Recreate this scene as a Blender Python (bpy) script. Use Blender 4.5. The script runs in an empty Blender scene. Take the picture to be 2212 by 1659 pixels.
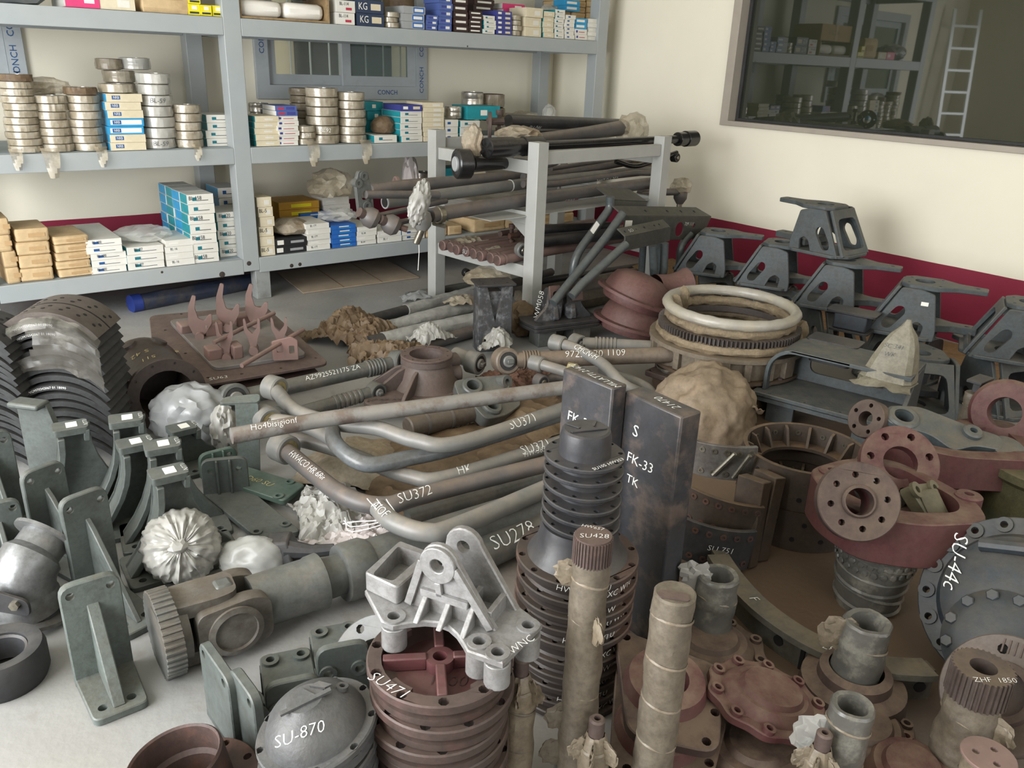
import bpy, math, random
from mathutils import Vector, Matrix, noise
from mathutils.geometry import tessellate_polygon
random.seed(7)
PI = math.pi
scn = bpy.context.scene
COL = scn.collection

# ---------------------------------------------------------------- camera, world, lights, exposure
F_PX, CX, CY, CAM_H = 1768.5, 1106.0, 829.5, 1.55
_yaw, _pitch, _roll = 0.67717, -0.37214, 0.038369
_F = Vector((math.sin(_yaw)*math.cos(_pitch), math.cos(_yaw)*math.cos(_pitch), math.sin(_pitch)))
_r = Vector((math.cos(_yaw), -math.sin(_yaw), 0))
_u = _r.cross(_F)
_R = _r*math.cos(_roll) + _u*math.sin(_roll)
_U = -_r*math.sin(_roll) + _u*math.cos(_roll)
EYE = Vector((0, 0, CAM_H))
cam_data = bpy.data.cameras.new('camera')
cam_data.sensor_width = 36.0
cam_data.lens = F_PX/2212*36.0
cam = bpy.data.objects.new('camera', cam_data)
COL.objects.link(cam)
cam.matrix_world = Matrix(((_R.x, _U.x, -_F.x, EYE.x), (_R.y, _U.y, -_F.y, EYE.y), (_R.z, _U.z, -_F.z, EYE.z), (0, 0, 0, 1)))
scn.camera = cam

world = bpy.data.worlds.new('sky')
scn.world = world
world.use_nodes = True
_bg = world.node_tree.nodes['Background']
_bg.inputs['Color'].default_value = (0.90, 0.95, 1.0, 1)
_bg.inputs['Strength'].default_value = 1.3

def area(name, loc, target, sx, sy, power, col):
    d = bpy.data.lights.new(name, 'AREA'); d.shape = 'RECTANGLE'; d.size = sx; d.size_y = sy
    d.energy = power; d.color = col
    o = bpy.data.objects.new(name, d); COL.objects.link(o)
    o.location = loc
    o.rotation_euler = (Vector(target)-Vector(loc)).to_track_quat('-Z', 'Y').to_euler()
    return o
area('daylight_doorway', (-2.25, 2.15, 1.55), (2.5, 3.1, 0.45), 3.6, 2.3, 190, (0.98, 0.99, 1.0))
area('fill_behind_camera', (1.6, -2.6, 1.9), (2.4, 3.0, 0.7), 4.2, 1.9, 22, (1.0, 0.98, 0.94))  # added soft fill from behind the camera, not a known opening
vs = scn.view_settings
scn.display_settings.display_device = 'sRGB'
vs.view_transform = 'Standard'; vs.look = 'None'; vs.exposure = 0.78; vs.gamma = 1.0
vs.use_curve_mapping = False
scn.cycles.use_denoising = True
scn.cycles.max_bounces = 8

# ---------------------------------------------------------------- where the photograph's points lie in the room
def ray(px, py): return _F + _R*((px-CX)/F_PX) - _U*((py-CY)/F_PX)
def P(px, py, z=0.0):
    d = ray(px, py); return EYE + d*((z-CAM_H)/d.z)
def PY(px, py, y):
    d = ray(px, py); return EYE + d*(y/d.y)
def PX(px, py, x):
    d = ray(px, py); return EYE + d*(x/d.x)
def pix(p):
    v = Vector(p)-EYE; k = v.dot(_F)
    return CX+F_PX*v.dot(_R)/k, CY-F_PX*v.dot(_U)/k
def ZT(b, py):
    """height at which the vertical line over b reaches picture row py"""
    lo, hi = -0.5, 3.0
    for _ in range(40):
        m = (lo+hi)/2
        if pix((b[0], b[1], m))[1] > py: lo = m
        else: hi = m
    return (lo+hi)/2
def SC(p): return F_PX/((Vector(p)-EYE).dot(_F))      # pixels per metre there

# ---------------------------------------------------------------- materials
def lin(c):
    if isinstance(c, str):
        c = c.lstrip('#'); c = tuple(int(c[i:i+2], 16)/255 for i in (0, 2, 4))
    return tuple(x/12.92 if x <= 0.04045 else ((x+0.055)/1.055)**2.4 for x in c)
MATS = {}
CLEAN = 'carton label ink marker shelf rack deck glass window bar_ interior foam film kraft'.split()
BRIGHT = 'carton label ink marker shelf rack deck foam bearing window glass kraft rubber black bar_ film_wrapped clear_film'.split()   # kept at their own value; the rest is darkened in colour to tone down the lit foreground
def mat(name, col, rough=0.6, metal=0.0, var=0.18, scale=9.0, dust=0.0, dustcol='#9a8468', bump=0.0, bscale=60.0,
        patch=None, patchamt=0.5, patchscale=5.0, alpha=1.0, spec=0.5, coat=0.0):
    if name in MATS: return MATS[name]
    m = bpy.data.materials.new(name); m.use_nodes = True
    nt = m.node_tree; n = nt.nodes; L = nt.links
    b = n['Principled BSDF']
    c = lin(col)
    if not any(q in name for q in BRIGHT): c = tuple(x*0.68 for x in c); dustcol = tuple(v*0.88 for v in (int(dustcol[i:i+2], 16)/255 for i in (1, 3, 5)))
    b.inputs['Roughness'].default_value = rough
    b.inputs['Metallic'].default_value = metal
    b.inputs['Specular IOR Level'].default_value = spec
    b.inputs['Alpha'].default_value = alpha
    if coat: b.inputs['Coat Weight'].default_value = coat
    tc = n.new('ShaderNodeTexCoord')
    def nz(sc, det=4.0, r=0.6):
        t = n.new('ShaderNodeTexNoise'); t.inputs['Scale'].default_value = sc; t.inputs['Detail'].default_value = det
        t.inputs['Roughness'].default_value = r
        L.new(tc.outputs['Object'], t.inputs['Vector']); return t
    def mix(a, bb, fac, blend='MIX'):
        x = n.new('ShaderNodeMix'); x.data_type = 'RGBA'; x.blend_type = blend
        for sock, val in ((x.inputs[6], a), (x.inputs[7], bb)):
            if isinstance(val, tuple): sock.default_value = val+(1,) if len(val) == 3 else val
            else: L.new(val, sock)
        if isinstance(fac, float): x.inputs[0].default_value = fac
        else: L.new(fac, x.inputs[0])
        return x.outputs[2]
    def ramp(src, lo, hi, amt=1.0):
        r = n.new('ShaderNodeMapRange'); L.new(src, r.inputs[0])
        r.inputs[1].default_value = lo; r.inputs[2].default_value = hi; r.inputs[3].default_value = 0; r.inputs[4].default_value = amt
        return r.outputs[0]
    cur = c
    if var:
        t = nz(scale)
        lo = tuple(x*(1-var) for x in c); hi = tuple(min(1, x*(1+var)) for x in c)
        cur = mix(lo, hi, ramp(t.outputs[0], 0.3, 0.7))
    if patch:
        t = nz(patchscale, 6.0, 0.7)
        cur = mix(cur, lin(patch), ramp(t.outputs[0], 0.5, 0.62, patchamt))
    if not any(q in name for q in CLEAN):        # grime: fine speckle and broad stains
        t = nz(scale*5.5, 6.0, 0.75); cur = mix(cur, (0.30, 0.27, 0.24), ramp(t.outputs[0], 0.42, 0.75, 0.55), 'MULTIPLY')
        t = nz(scale*0.8, 6.0, 0.7); cur = mix(cur, (0.45, 0.40, 0.35), ramp(t.outputs[0], 0.45, 0.7, 0.6), 'MULTIPLY')
        if not bump: bump = 0.12
    if dust:
        g = n.new('ShaderNodeNewGeometry'); s = n.new('ShaderNodeSeparateXYZ'); L.new(g.outputs['Normal'], s.inputs[0])
        up = ramp(s.outputs['Z'], -0.2, 0.95)
        t = nz(14.0, 5.0, 0.65)
        mm = n.new('ShaderNodeMath'); mm.operation = 'MULTIPLY'; L.new(up, mm.inputs[0]); L.new(ramp(t.outputs[0], 0.28, 0.62, dust), mm.inputs[1])
        cur = mix(cur, lin(dustcol), mm.outputs[0])
    if isinstance(cur, tuple): b.inputs['Base Color'].default_value = cur+(1,)
    else: L.new(cur, b.inputs['Base Color'])
    if bump:
        t = nz(bscale, 3.0); bp = n.new('ShaderNodeBump'); bp.inputs['Strength'].default_value = bump; bp.inputs['Distance'].default_value = 0.004
        L.new(t.outputs[0], bp.inputs['Height']); L.new(bp.outputs[0], b.inputs['Normal'])
    MATS[name] = m
    return m

# ---------------------------------------------------------------- mesh building
def fr(o=(0, 0, 0), x=(1, 0, 0), y=(0, 1, 0)):
    """frame at o with X along x and Y as near y as it goes"""
    x = Vector(x).normalized(); y = Vector(y); y = (y-x*y.dot(x)).normalized(); z = x.cross(y)
    return Matrix(((x.x, y.x, z.x, o[0]), (x.y, y.y, z.y, o[1]), (x.z, y.z, z.z, o[2]), (0, 0, 0, 1)))
def ax(o, z, hint=(0, 0, 1)):
    """frame at o with Z along z"""
    z = Vector(z).normalized(); h = Vector(hint)
    if abs(z.dot(h.normalized())) > 0.98: h = Vector((1, 0, 0))
    x = h.cross(z).normalized(); y = z.cross(x)
    return Matrix(((x.x, y.x, z.x, o[0]), (x.y, y.y, z.y, o[1]), (x.z, y.z, z.z, o[2]), (0, 0, 0, 1)))
def T(x=0, y=0, z=0): return Matrix.Translation((x, y, z))
def RX(a): return Matrix.Rotation(a, 4, 'X')
def RY(a): return Matrix.Rotation(a, 4, 'Y')
def RZ(a): return Matrix.Rotation(a, 4, 'Z')
def circ(r, n=24, cx=0, cy=0, a0=0.0): return [(cx+r*math.cos(a0+2*PI*i/n), cy+r*math.sin(a0+2*PI*i/n)) for i in range(n)]
def arc(r, a0, a1, n, cx=0, cy=0): return [(cx+r*math.cos(a0+(a1-a0)*i/n), cy+r*math.sin(a0+(a1-a0)*i/n)) for i in range(n+1)]
def rrect(w, h, r, n=4, cx=0, cy=0):
    o = []
    for sx, sy, a in ((1, 1, 0), (-1, 1, PI/2), (-1, -1, PI), (1, -1, 1.5*PI)):
        o += arc(r, a, a+PI/2, n, cx+sx*(w/2-r), cy+sy*(h/2-r))
    return o
def rpoly(pts, r, n=4):
    """polygon with rounded corners; r a number or one per corner"""
    out = []; N = len(pts)
    for i in range(N):
        p = Vector(pts[i]); a = Vector(pts[i-1]); b = Vector(pts[(i+1) % N])
        rr = r[i] if isinstance(r, (list, tuple)) else r
        if rr <= 0: out.append(tuple(p)); continue
        da, db = (a-p), (b-p); k = min(rr, da.length*0.48, db.length*0.48)
        s, e = p+da.normalized()*k, p+db.normalized()*k
        for j in range(n+1):
            t = j/n; q = s*(1-t)**2+p*2*t*(1-t)+e*t*t; out.append((q.x, q.y))
    return out
def fillet(pts, r, n=6):
    """3-D path with its inner corners rounded"""
    pts = [Vector(p) for p in pts]; out = [pts[0]]
    for i in range(1, len(pts)-1):
        p = pts[i]; da, db = pts[i-1]-p, pts[i+1]-p; k = min(r, da.length*0.48, db.length*0.48)
        s, e = p+da.normalized()*k, p+db.normalized()*k
        for j in range(n+1):
            t = j/n; out.append(s*(1-t)**2+p*2*t*(1-t)+e*t*t)
    out.append(pts[-1]); return out
class MB:
    def __init__(s): s.v = []; s.f = []; s.soft = False
    def add(s, vs_, fs, M=None):
        o = len(s.v)
        s.v += [tuple(M @ Vector(v)) if M is not None else tuple(v) for v in vs_]
        s.f += [tuple(i+o for i in f) for f in fs]; return s
    def box(s, sx, sy, sz, M=None, z0=None):
        """centred box; with z0 it stands on z0"""
        a, b = sx/2, sy/2; c0, c1 = (-sz/2, sz/2) if z0 is None else (z0, z0+sz)
        return s.add([(-a, -b, c0), (a, -b, c0), (a, b, c0), (-a, b, c0), (-a, -b, c1), (a, -b, c1), (a, b, c1), (-a, b, c1)],
                     [(3, 2, 1, 0), (4, 5, 6, 7), (0, 1, 5, 4), (1, 2, 6, 5), (2, 3, 7, 6), (3, 0, 4, 7)], M)
    def hexa(s, b4, t4, M=None):
        """eight corners: four below, four above, both counter-clockwise"""
        return s.add(list(b4)+list(t4), [(3, 2, 1, 0), (4, 5, 6, 7), (0, 1, 5, 4), (1, 2, 6, 5), (2, 3, 7, 6), (3, 0, 4, 7)], M)
    def lathe(s, prof, n=32, M=None, a0=0.0, a1=None, jit=None):
        full = a1 is None; a1 = a0+2*PI if full else a1
        cnt = n if full else n+1; vs_ = []; fs = []; idx = []
        for k, (r, z) in enumerate(prof):
            if abs(r) < 1e-7: idx.append(('p', len(vs_))); vs_.append((0, 0, z)); continue
            idx.append(('r', len(vs_)))
            for i in range(cnt):
                a = a0+(a1-a0)*i/n; rr = r+(jit(a, z, k) if jit else 0)
                vs_.append((rr*math.cos(a), rr*math.sin(a), z))
        for (ta, a), (tb, b) in zip(idx, idx[1:]):
            for i in range(n):
                j = (i+1) % cnt
                if ta == 'r' and tb == 'r': fs.append((a+i, a+j, b+j, b+i))
                elif ta == 'p' and tb == 'r': fs.append((a, b+j, b+i))
                elif ta == 'r': fs.append((a+i, a+j, b))
        return s.add(vs_, fs, M)
    def ring(s, ro, ri, z0, z1, n=32, M=None, bv=0.0):
        pr = [(ri, z0), (ro-bv, z0), (ro, z0+bv), (ro, z1-bv), (ro-bv, z1), (ri, z1), (ri, z0)] if bv else [(ri, z0), (ro, z0), (ro, z1), (ri, z1), (ri, z0)]
        return s.lathe(pr, n, M)
    def cyl(s, r, z0, z1, n=24, M=None, bv=0.0):
        pr = [(0, z0), (r-bv, z0), (r, z0+bv), (r, z1-bv), (r-bv, z1), (0, z1)] if bv else [(0, z0), (r, z0), (r, z1), (0, z1)]
        return s.lathe(pr, n, M)
    def tube(s, path, r, n=12, M=None, cap=True, jit=None):
        path = [Vector(p) for p in path]; m = len(path); vs_ = []; fs = []
        t0 = (path[1]-path[0]).normalized(); up = Vector((0, 0, 1)) if abs(t0.z) < 0.9 else Vector((1, 0, 0))
        u = (up-t0*up.dot(t0)).normalized()
        for i, p in enumerate(path):
            t = (path[min(i+1, m-1)]-path[max(i-1, 0)]).normalized()
            u = (u-t*u.dot(t)).normalized(); w = t.cross(u); rr = r[i] if isinstance(r, (list, tuple)) else r
            for k in range(n):
                a = 2*PI*k/n; q = rr+(jit(a, i) if jit else 0); vs_.append(p+(u*math.cos(a)+w*math.sin(a))*q)
        for i in range(m-1):
            for k in range(n):
                l = (k+1) % n; fs.append((i*n+k, i*n+l, (i+1)*n+l, (i+1)*n+k))
        if cap: fs += [tuple(range(n-1, -1, -1)), tuple(range((m-1)*n, m*n))]
        return s.add(vs_, fs, M)
    def prism(s, outline, z0, z1, holes=(), M=None):
        loops = [list(outline)]+[list(h) for h in holes]
        def area2(l): return sum(l[i-1][0]*l[i][1]-l[i][0]*l[i-1][1] for i in range(len(l)))
        if area2(loops[0]) < 0: loops[0].reverse()
        for h in loops[1:]:
            if area2(h) > 0: h.reverse()
        flat = [p for l in loops for p in l]; n = len(flat)
        tri = tessellate_polygon([[Vector((p[0], p[1], 0)) for p in l] for l in loops])
        fs = []
        for t in tri:
            a, b, c = (flat[i] for i in t)
            if (b[0]-a[0])*(c[1]-a[1])-(c[0]-a[0])*(b[1]-a[1]) < 0: t = (t[0], t[2], t[1])
            fs.append((t[2], t[1], t[0])); fs.append((t[0]+n, t[1]+n, t[2]+n))
        bv = min(.003, (z1-z0)*.22) if holes and len(loops[0]) < 100 else 0
        vv = [(p[0], p[1], z0) for p in flat]+[(p[0], p[1], z1) for p in flat]; k = len(loops[0]); o = k
        if bv:                                   # chamfered rim: the caps are drawn in a little
            s.soft = True; L = [Vector(p) for p in loops[0]]; m = len(vv)
            for i in range(k):
                a, p, b = L[i-1], L[i], L[(i+1) % k]; da, db = (p-a).normalized(), (b-p).normalized()
                nn = Vector((-da.y-db.y, da.x+db.x)); nn = nn.normalized() if nn.length > 1e-6 else Vector((-da.y, da.x)); c_ = max(.6, nn.dot(Vector((-da.y, da.x)))); q = p+nn*(bv/c_)
                vv[i] = (q.x, q.y, z0); vv[i+n] = (q.x, q.y, z1)
            vv += [(p.x, p.y, z0+bv) for p in L]+[(p.x, p.y, z1-bv) for p in L]
            for i in range(k):
                j = (i+1) % k; fs += [(i, j, m+j, m+i), (m+i, m+j, m+k+j, m+k+i), (m+k+i, m+k+j, n+j, n+i)]
        else:
            for i in range(k): j = (i+1) % k; fs.append((i, j, j+n, i+n))
        for l in loops[1:]:
            k = len(l)
            for i in range(k): j = (i+1) % k; fs.append((o+i, o+j, o+j+n, o+i+n))
            o += k
        return s.add(vv, fs, M)
    def plate(s, r, ri, z0, z1, nh, rh, rb, n=40, M=None, a0=0.0):
        """round flange with a bore and a circle of bolt holes"""
        hs = ([circ(ri, max(16, n//2))] if ri else [])+[circ(rb, 8, rh*math.cos(a0+2*PI*i/nh), rh*math.sin(a0+2*PI*i/nh)) for i in range(nh)]
        return s.prism(circ(r, n), z0, z1, hs, M)
    def mesh(s, name, sharp=35):
        me = bpy.data.meshes.new(name); me.from_pydata(s.v, [], s.f); me.validate(); 
        me.shade_smooth(); me.set_sharp_from_angle(angle=math.radians(sharp)); return me
    def build(s, name, material, parent=None, M=None, bevel=0.0, sharp=35, recalc=False):
        me = s.mesh(name, sharp); me.materials.append(material)
        return link(name, me, parent, M, 0 if s.soft else bevel)
def link(name, me, parent=None, M=None, bevel=0.0):
    o = bpy.data.objects.new(name, me); COL.objects.link(o)
    if parent is not None: o.parent = parent
    if M is not None: o.matrix_local = M
    if bevel:
        b = o.modifiers.new('bevel', 'BEVEL'); b.width = bevel; b.segments = 2; b.limit_method = 'ANGLE'; b.angle_limit = math.radians(40)
    return o
def tag(o, label, cat, group=None):
    o['label'] = label; o['category'] = cat
    if group: o['group'] = group
    return o
def thing(name, label, cat, M=None, group=None):
    o = bpy.data.objects.new(name, None); COL.objects.link(o); o.empty_display_size = 0.05
    if M is not None: o.matrix_world = M if isinstance(M, Matrix) else Matrix.Translation(M)
    return tag(o, label, cat, group)
def dup(root, M, label, group=None):
    r = root.copy(); COL.objects.link(r); r.matrix_world = M; r['label'] = label
    if group: r['group'] = group
    for ch in list(root.children):
        c = ch.copy(); COL.objects.link(c); c.parent = r
        for g in list(ch.children):
            d = g.copy(); COL.objects.link(d); d.parent = c
    return r
def structure(o): o['kind'] = 'structure'; return o

# writing: letters as thin raised paint, laid flat or wrapped on a round surface
_TX = {}
def text_geo(s, offs=-0.006, shear=0.0, fine=False):
    key = (s, offs, shear, fine)
    if key in _TX: return _TX[key]
    c = bpy.data.curves.new('t', 'FONT'); c.body = s; c.size = 1.0; c.resolution_u = 2; c.offset = offs; c.shear = shear
    c.align_x = 'CENTER'; c.align_y = 'CENTER'
    o = bpy.data.objects.new('t', c); COL.objects.link(o)
    me = bpy.data.meshes.new_from_object(o.evaluated_get(bpy.context.evaluated_depsgraph_get()))
    if fine:                                  # enough corners to follow a round surface
        import bmesh
        bm = bmesh.new(); bm.from_mesh(me); bmesh.ops.triangulate(bm, faces=bm.faces[:])
        for _ in range(3):
            e = [x for x in bm.edges if x.calc_length() > .16]
            if e: bmesh.ops.subdivide_edges(bm, edges=e, cuts=1); bmesh.ops.triangulate(bm, faces=bm.faces[:])
        bm.to_mesh(me); bm.free()
    vs_ = [(v.co.x, v.co.y) for v in me.vertices]; fs = [tuple(p.vertices) for p in me.polygons]
    bpy.data.objects.remove(o); bpy.data.curves.remove(c); bpy.data.meshes.remove(me)
    _TX[key] = (vs_, fs); return vs_, fs
def write(parent, s, size, M=None, material=None, wrap=None, wob=0.03, shear=0.15, offs=-0.016, name='marking', path=None):
    """M: flat frame (X along the line, Y up the letters). wrap=(frame with Z the cylinder axis, radius, z, angle, flip)"""
    vs_, fs = text_geo(s, offs, shear, wrap is not None); rnd = random.Random(sum(map(ord, s)))
    ph = rnd.random()*6
    out = []
    for x, y in vs_:
        y2 = y+wob*math.sin(x*3.1+ph); X, Y = x*size, y2*size
        if wrap is None: out.append((X, Y, 0.0012))
        else:
            W, r, z0, a0, mode = wrap
            if mode == 'round': a = a0+X/r; out.append(((r+0.0012)*math.cos(a), (r+0.0012)*math.sin(a), z0+Y))
            elif mode == 'along': a = a0-Y/r; out.append(((r+0.003)*math.cos(a), (r+0.003)*math.sin(a), z0+X))
            else: a = a0+Y/r; out.append(((r+0.0012)*math.cos(a), (r+0.0012)*math.sin(a), z0-X))
    b = MB(); b.add(out, fs, M if wrap is None else wrap[0])
    o = b.build(name, material or PAINT, parent)
    return o
def nzv(p, s=1.0): return noise.noise(Vector(p)*s)
def blob(sx, sy, sz, amp=0.25, fr_=3.0, seed=0, flat=None, sub=3, ridge=True):
    """crumpled heap of film or paper, centred on the origin"""
    import bmesh
    bm = bmesh.new(); bmesh.ops.create_icosphere(bm, subdivisions=sub, radius=1.0)
    off = Vector((seed*3.7, seed*1.3, seed*7.1)); vs_ = []
    bm.verts.ensure_lookup_table()
    for v in bm.verts:
        d = v.co.normalized(); k = noise.noise(d*fr_+off); k2 = noise.noise(d*fr_*2.7+off)
        q = 1+amp*((1-2*abs(k)) if ridge else k*1.5)+amp*0.45*(1-2*abs(k2))-amp*0.3
        x, y, z = d.x*sx*q, d.y*sy*q, d.z*sz*q
        if flat is not None and z < flat: z = flat
        vs_.append((x, y, z))
    fs = [tuple(v.index for v in f.verts) for f in bm.faces]; bm.free()
    b = MB(); b.add(vs_, fs); return b
def sheet(w, d, h, amp=0.03, fr_=9.0, seed=0, n=26, edge=0.25, th=0.0015):
    """crumpled sheet lying over a low heap, ragged edges, standing on z = 0"""
    off = Vector((seed*5.1, seed*2.3, seed)); vs_ = []; fs = []
    for j in range(n+1):
        for i in range(n+1):
            u, v = i/n*2-1, j/n*2-1
            e = 1+edge*noise.noise(Vector((u*1.5+seed, v*1.5, seed*2.0)))
            x, y = u*w/2*e, v*d/2*e
            q = Vector((x, y, 0))*fr_+off
            r = max(0, 1-(u*u+v*v)*0.85)
            z = h*r*(0.75+0.5*noise.noise(q*0.35))+amp*(1-2*abs(noise.noise(q)))+amp*0.5*(1-2*abs(noise.noise(q*2.3)))
            vs_.append((x+amp*0.6*noise.noise(q*1.7), y+amp*0.6*noise.noise(q*1.9+off), max(z, 0.004)))
    for j in range(n):
        for i in range(n):
            a = j*(n+1)+i; fs.append((a, a+1, a+n+2, a+n+1))
    b = MB(); b.add(vs_, fs); return b

# ---------------------------------------------------------------- palette
PAINT = mat('white_marker_paint', '#e9e9e4', 0.7, var=0)
PAINT_Y = mat('yellow_marker_paint', '#d8c88a', 0.7, var=0)
SHELF_BLUE = mat('blue_grey_shelf_paint', '#9ea3a3', 0.45, var=0.05, scale=3, patch='#8d9aa0', patchamt=0.25, patchscale=2)
RACK_GREY = mat('light_grey_rack_paint', '#a9aaa6', 0.5, var=0.06, dust=0.35, dustcol='#a39a8b')
CAST = mat('dark_blue_grey_cast_iron', '#565f63', 0.55, var=0.12, dust=0.5, dustcol='#8d8574', bump=0.25)
CAST_G = mat('grey_green_casting_paint', '#5d6562', 0.5, var=0.1, dust=0.3, dustcol='#99968a', bump=0.15, patch='#586160', patchamt=0.4)
CAST_GL = mat('pale_grey_green_casting_paint', '#717b77', 0.5, var=0.08, dust=0.15, bump=0.3)
GREEN = mat('dull_green_bracket_paint', '#475a51', 0.5, var=0.12, dust=0.35, dustcol='#8d9488')
STEEL_G = mat('dusty_grey_bar_steel', '#6e6f6d', 0.42, var=0.12, dust=0.45, dustcol='#a39684', patch='#7b746c', patchamt=0.4)
STEEL_D = mat('dark_grey_bar_steel', '#555454', 0.45, var=0.15, dust=0.5, dustcol='#8d7a68', patch='#5d5048', patchamt=0.5)
GREY_PAINT = mat('grey_green_shaft_paint', '#696d6b', 0.4, var=0.08, dust=0.25, dustcol='#9a917f', patch='#7f6f61', patchamt=0.3)
RUST = mat('brown_primer_iron', '#62514d', 0.6, var=0.15, dust=0.35, dustcol='#94806f', bump=0.25, patch='#5f4c46', patchamt=0.5)
RUSTY = mat('brown_rusty_iron', '#5f4a44', 0.65, var=0.2, bump=0.25, patch='#6f4c3a', patchamt=0.6)
PRIMER = mat('pinkish_brown_primer', '#76605a', 0.6, var=0.1, dust=0.25, dustcol='#a08c7c', patch='#87635c', patchamt=0.4)
REDOX = mat('dusty_oxide_red_primer', '#55433e', 0.65, var=0.15, dust=0.75, dustcol='#8a7562', bump=0.2)
REDP = mat('dusty_crimson_primer', '#68373a', 0.65, var=0.15, dust=0.8, dustcol='#8d7664', bump=0.2)
BLACK = mat('black_painted_iron', '#2f3033', 0.4, var=0.2, dust=0.3, dustcol='#6b6258', patch='#45403c', patchamt=0.4)
BLACK_D = mat('dull_black_steel', '#343639', 0.5, var=0.2, patch='#5a5450', patchamt=0.5, patchscale=4, dust=0.25, dustcol='#75685a')
BLACK_G = mat('glossy_black_paint', '#1d1d1f', 0.25, var=0.1, dust=0.2, dustcol='#6b6258')
RUBBER = mat('black_rubber', '#2a2b2d', 0.7, var=0.1, dust=0.3, dustcol='#6b6760')
LINING = mat('dark_brake_lining', '#3c3e3f', 0.75, var=0.2, scale=30, bump=0.2, bscale=120, dust=0.2, dustcol='#6f6a62')
LINING_T = mat('brown_lining_face', '#6b625b', 0.7, var=0.12, scale=5, dust=0.2, dustcol='#7d7268')
ALU = mat('bare_cast_aluminium', '#b4b3b2', 0.45, metal=0.35, var=0.06, bump=0.15, bscale=150)
SILVER = mat('silver_painted_pipe', '#919393', 0.35, metal=0.5, var=0.1, patch='#7a7264', patchamt=0.4)
CHROME = mat('bright_bearing_steel', '#d2cec4', 0.26, metal=0.75, var=0.12)
ZINC = mat('zinc_plated_steel', '#b9b3a2', 0.3, metal=0.8, var=0.1)
BRASS = mat('yellowed_plastic_cap', '#b7a878', 0.5, var=0.1)
HOLE = mat('dark_interior', '#1c1a19', 0.8, var=0.1)
KRAFT = mat('kraft_carton', '#b4946a', 0.75, var=0.12, scale=6, patch='#a0845e', patchamt=0.3)
KRAFT_L = mat('kraft_wrapping_paper', '#c4aa82', 0.7, var=0.15, scale=12, patch='#9f8560', patchamt=0.4)
KRAFT_D = mat('dusty_brown_paper', '#94795c', 0.8, var=0.2, scale=7, patch='#7a6149', patchamt=0.5)
WHITE = mat('white_carton', '#dcdad2', 0.6, var=0.05, scale=10, patch='#c8c2b2', patchamt=0.35)
CREAM = mat('cream_carton', '#d6cbb0', 0.65, var=0.08, patch='#bdb08f', patchamt=0.4)
TEAL = mat('teal_carton_end', '#1f8a94', 0.5, var=0.15, scale=20)
BLUE = mat('bright_blue_carton', '#2463b4', 0.5, var=0.12)
SKYB = mat('cyan_blue_carton', '#2b93c4', 0.5, var=0.12)
NAVY = mat('navy_carton', '#27364f', 0.5, var=0.12)
PURPLE = mat('blue_violet_carton', '#3a3f86', 0.5, var=0.12)
VIOLET = mat('soft_violet_blue_carton', '#4b5f9c', 0.5, var=0.12)
MAROON = mat('dark_maroon_carton', '#33211f', 0.5, var=0.12)
PINK = mat('magenta_pink_carton', '#d23a72', 0.5, var=0.06)
YELLOW = mat('yellow_carton', '#e2d416', 0.5, var=0.06)
AMBER = mat('amber_carton', '#b98a2c', 0.6, var=0.15)
PALEY = mat('pale_yellow_carton', '#ddd9a8', 0.55, var=0.05)
CARBON = mat('black_carton', '#232426', 0.45, var=0.1)
GREYC = mat('grey_carton', '#9a9c9c', 0.55, var=0.08)
FOAM = mat('white_foam', '#e6e3da', 0.8, var=0.04, bump=0.3, bscale=200)
LBL = mat('printed_label_white', '#e3e1d8', 0.6, var=0)
INK = mat('dark_print_ink', '#2a3138', 0.6, var=0)
INKB = mat('blue_print_ink', '#20518a', 0.6, var=0)
INKT = mat('teal_print_ink', '#16707c', 0.6, var=0)
INKR = mat('red_print_ink', '#b03048', 0.6, var=0)
FILM = mat('dusty_clear_film', '#b3a68c', 0.28, var=0.25, alpha=0.5, patch='#d6cfbf', patchamt=0.7, patchscale=9)
FILM_C = mat('clear_film', '#d6d6d0', 0.22, var=0.1, alpha=0.42)
FILM_W = mat('white_plastic_film', '#b8b6af', 0.38, var=0.08, scale=20)
FILM_G = mat('grey_plastic_film', '#a6a8a8', 0.28, var=0.1)
FILM_P = mat('pinkish_plastic_film', '#cdc3c0', 0.35, var=0.08, alpha=0.75)
PAPER_W = mat('off_white_crumpled_paper', '#bfb29c', 0.75, var=0.12, patch='#b19a7c', patchamt=0.5, patchscale=6)
BROWNP = mat('brown_oiled_paper', '#8b7458', 0.6, var=0.25, scale=8, patch='#6c5844', patchamt=0.6)
WRAP = mat('dusty_tan_tape_wrap', '#807667', 0.5, var=0.18, scale=14, patch='#746a5a', patchamt=0.5, patchscale=12, bump=0.4, bscale=35)
WRAP_L = mat('pale_tan_tape_wrap', '#9a8d79', 0.45, var=0.15, scale=14, patch='#8d7f68', patchamt=0.5, patchscale=12, bump=0.4, bscale=35)
WRAP_G = mat('grey_film_wrap', '#6e6c66', 0.35, var=0.2, scale=18, patch='#8f8c80', patchamt=0.6, patchscale=10, bump=0.5, bscale=30)
RH = Vector((_R.x, _R.y, 0)).normalized()             # along the floor, to the picture's right
AW = Vector((-RH.y, RH.x, 0))                          # along the floor, away from the camera
UP = Vector((0, 0, 1))

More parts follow.
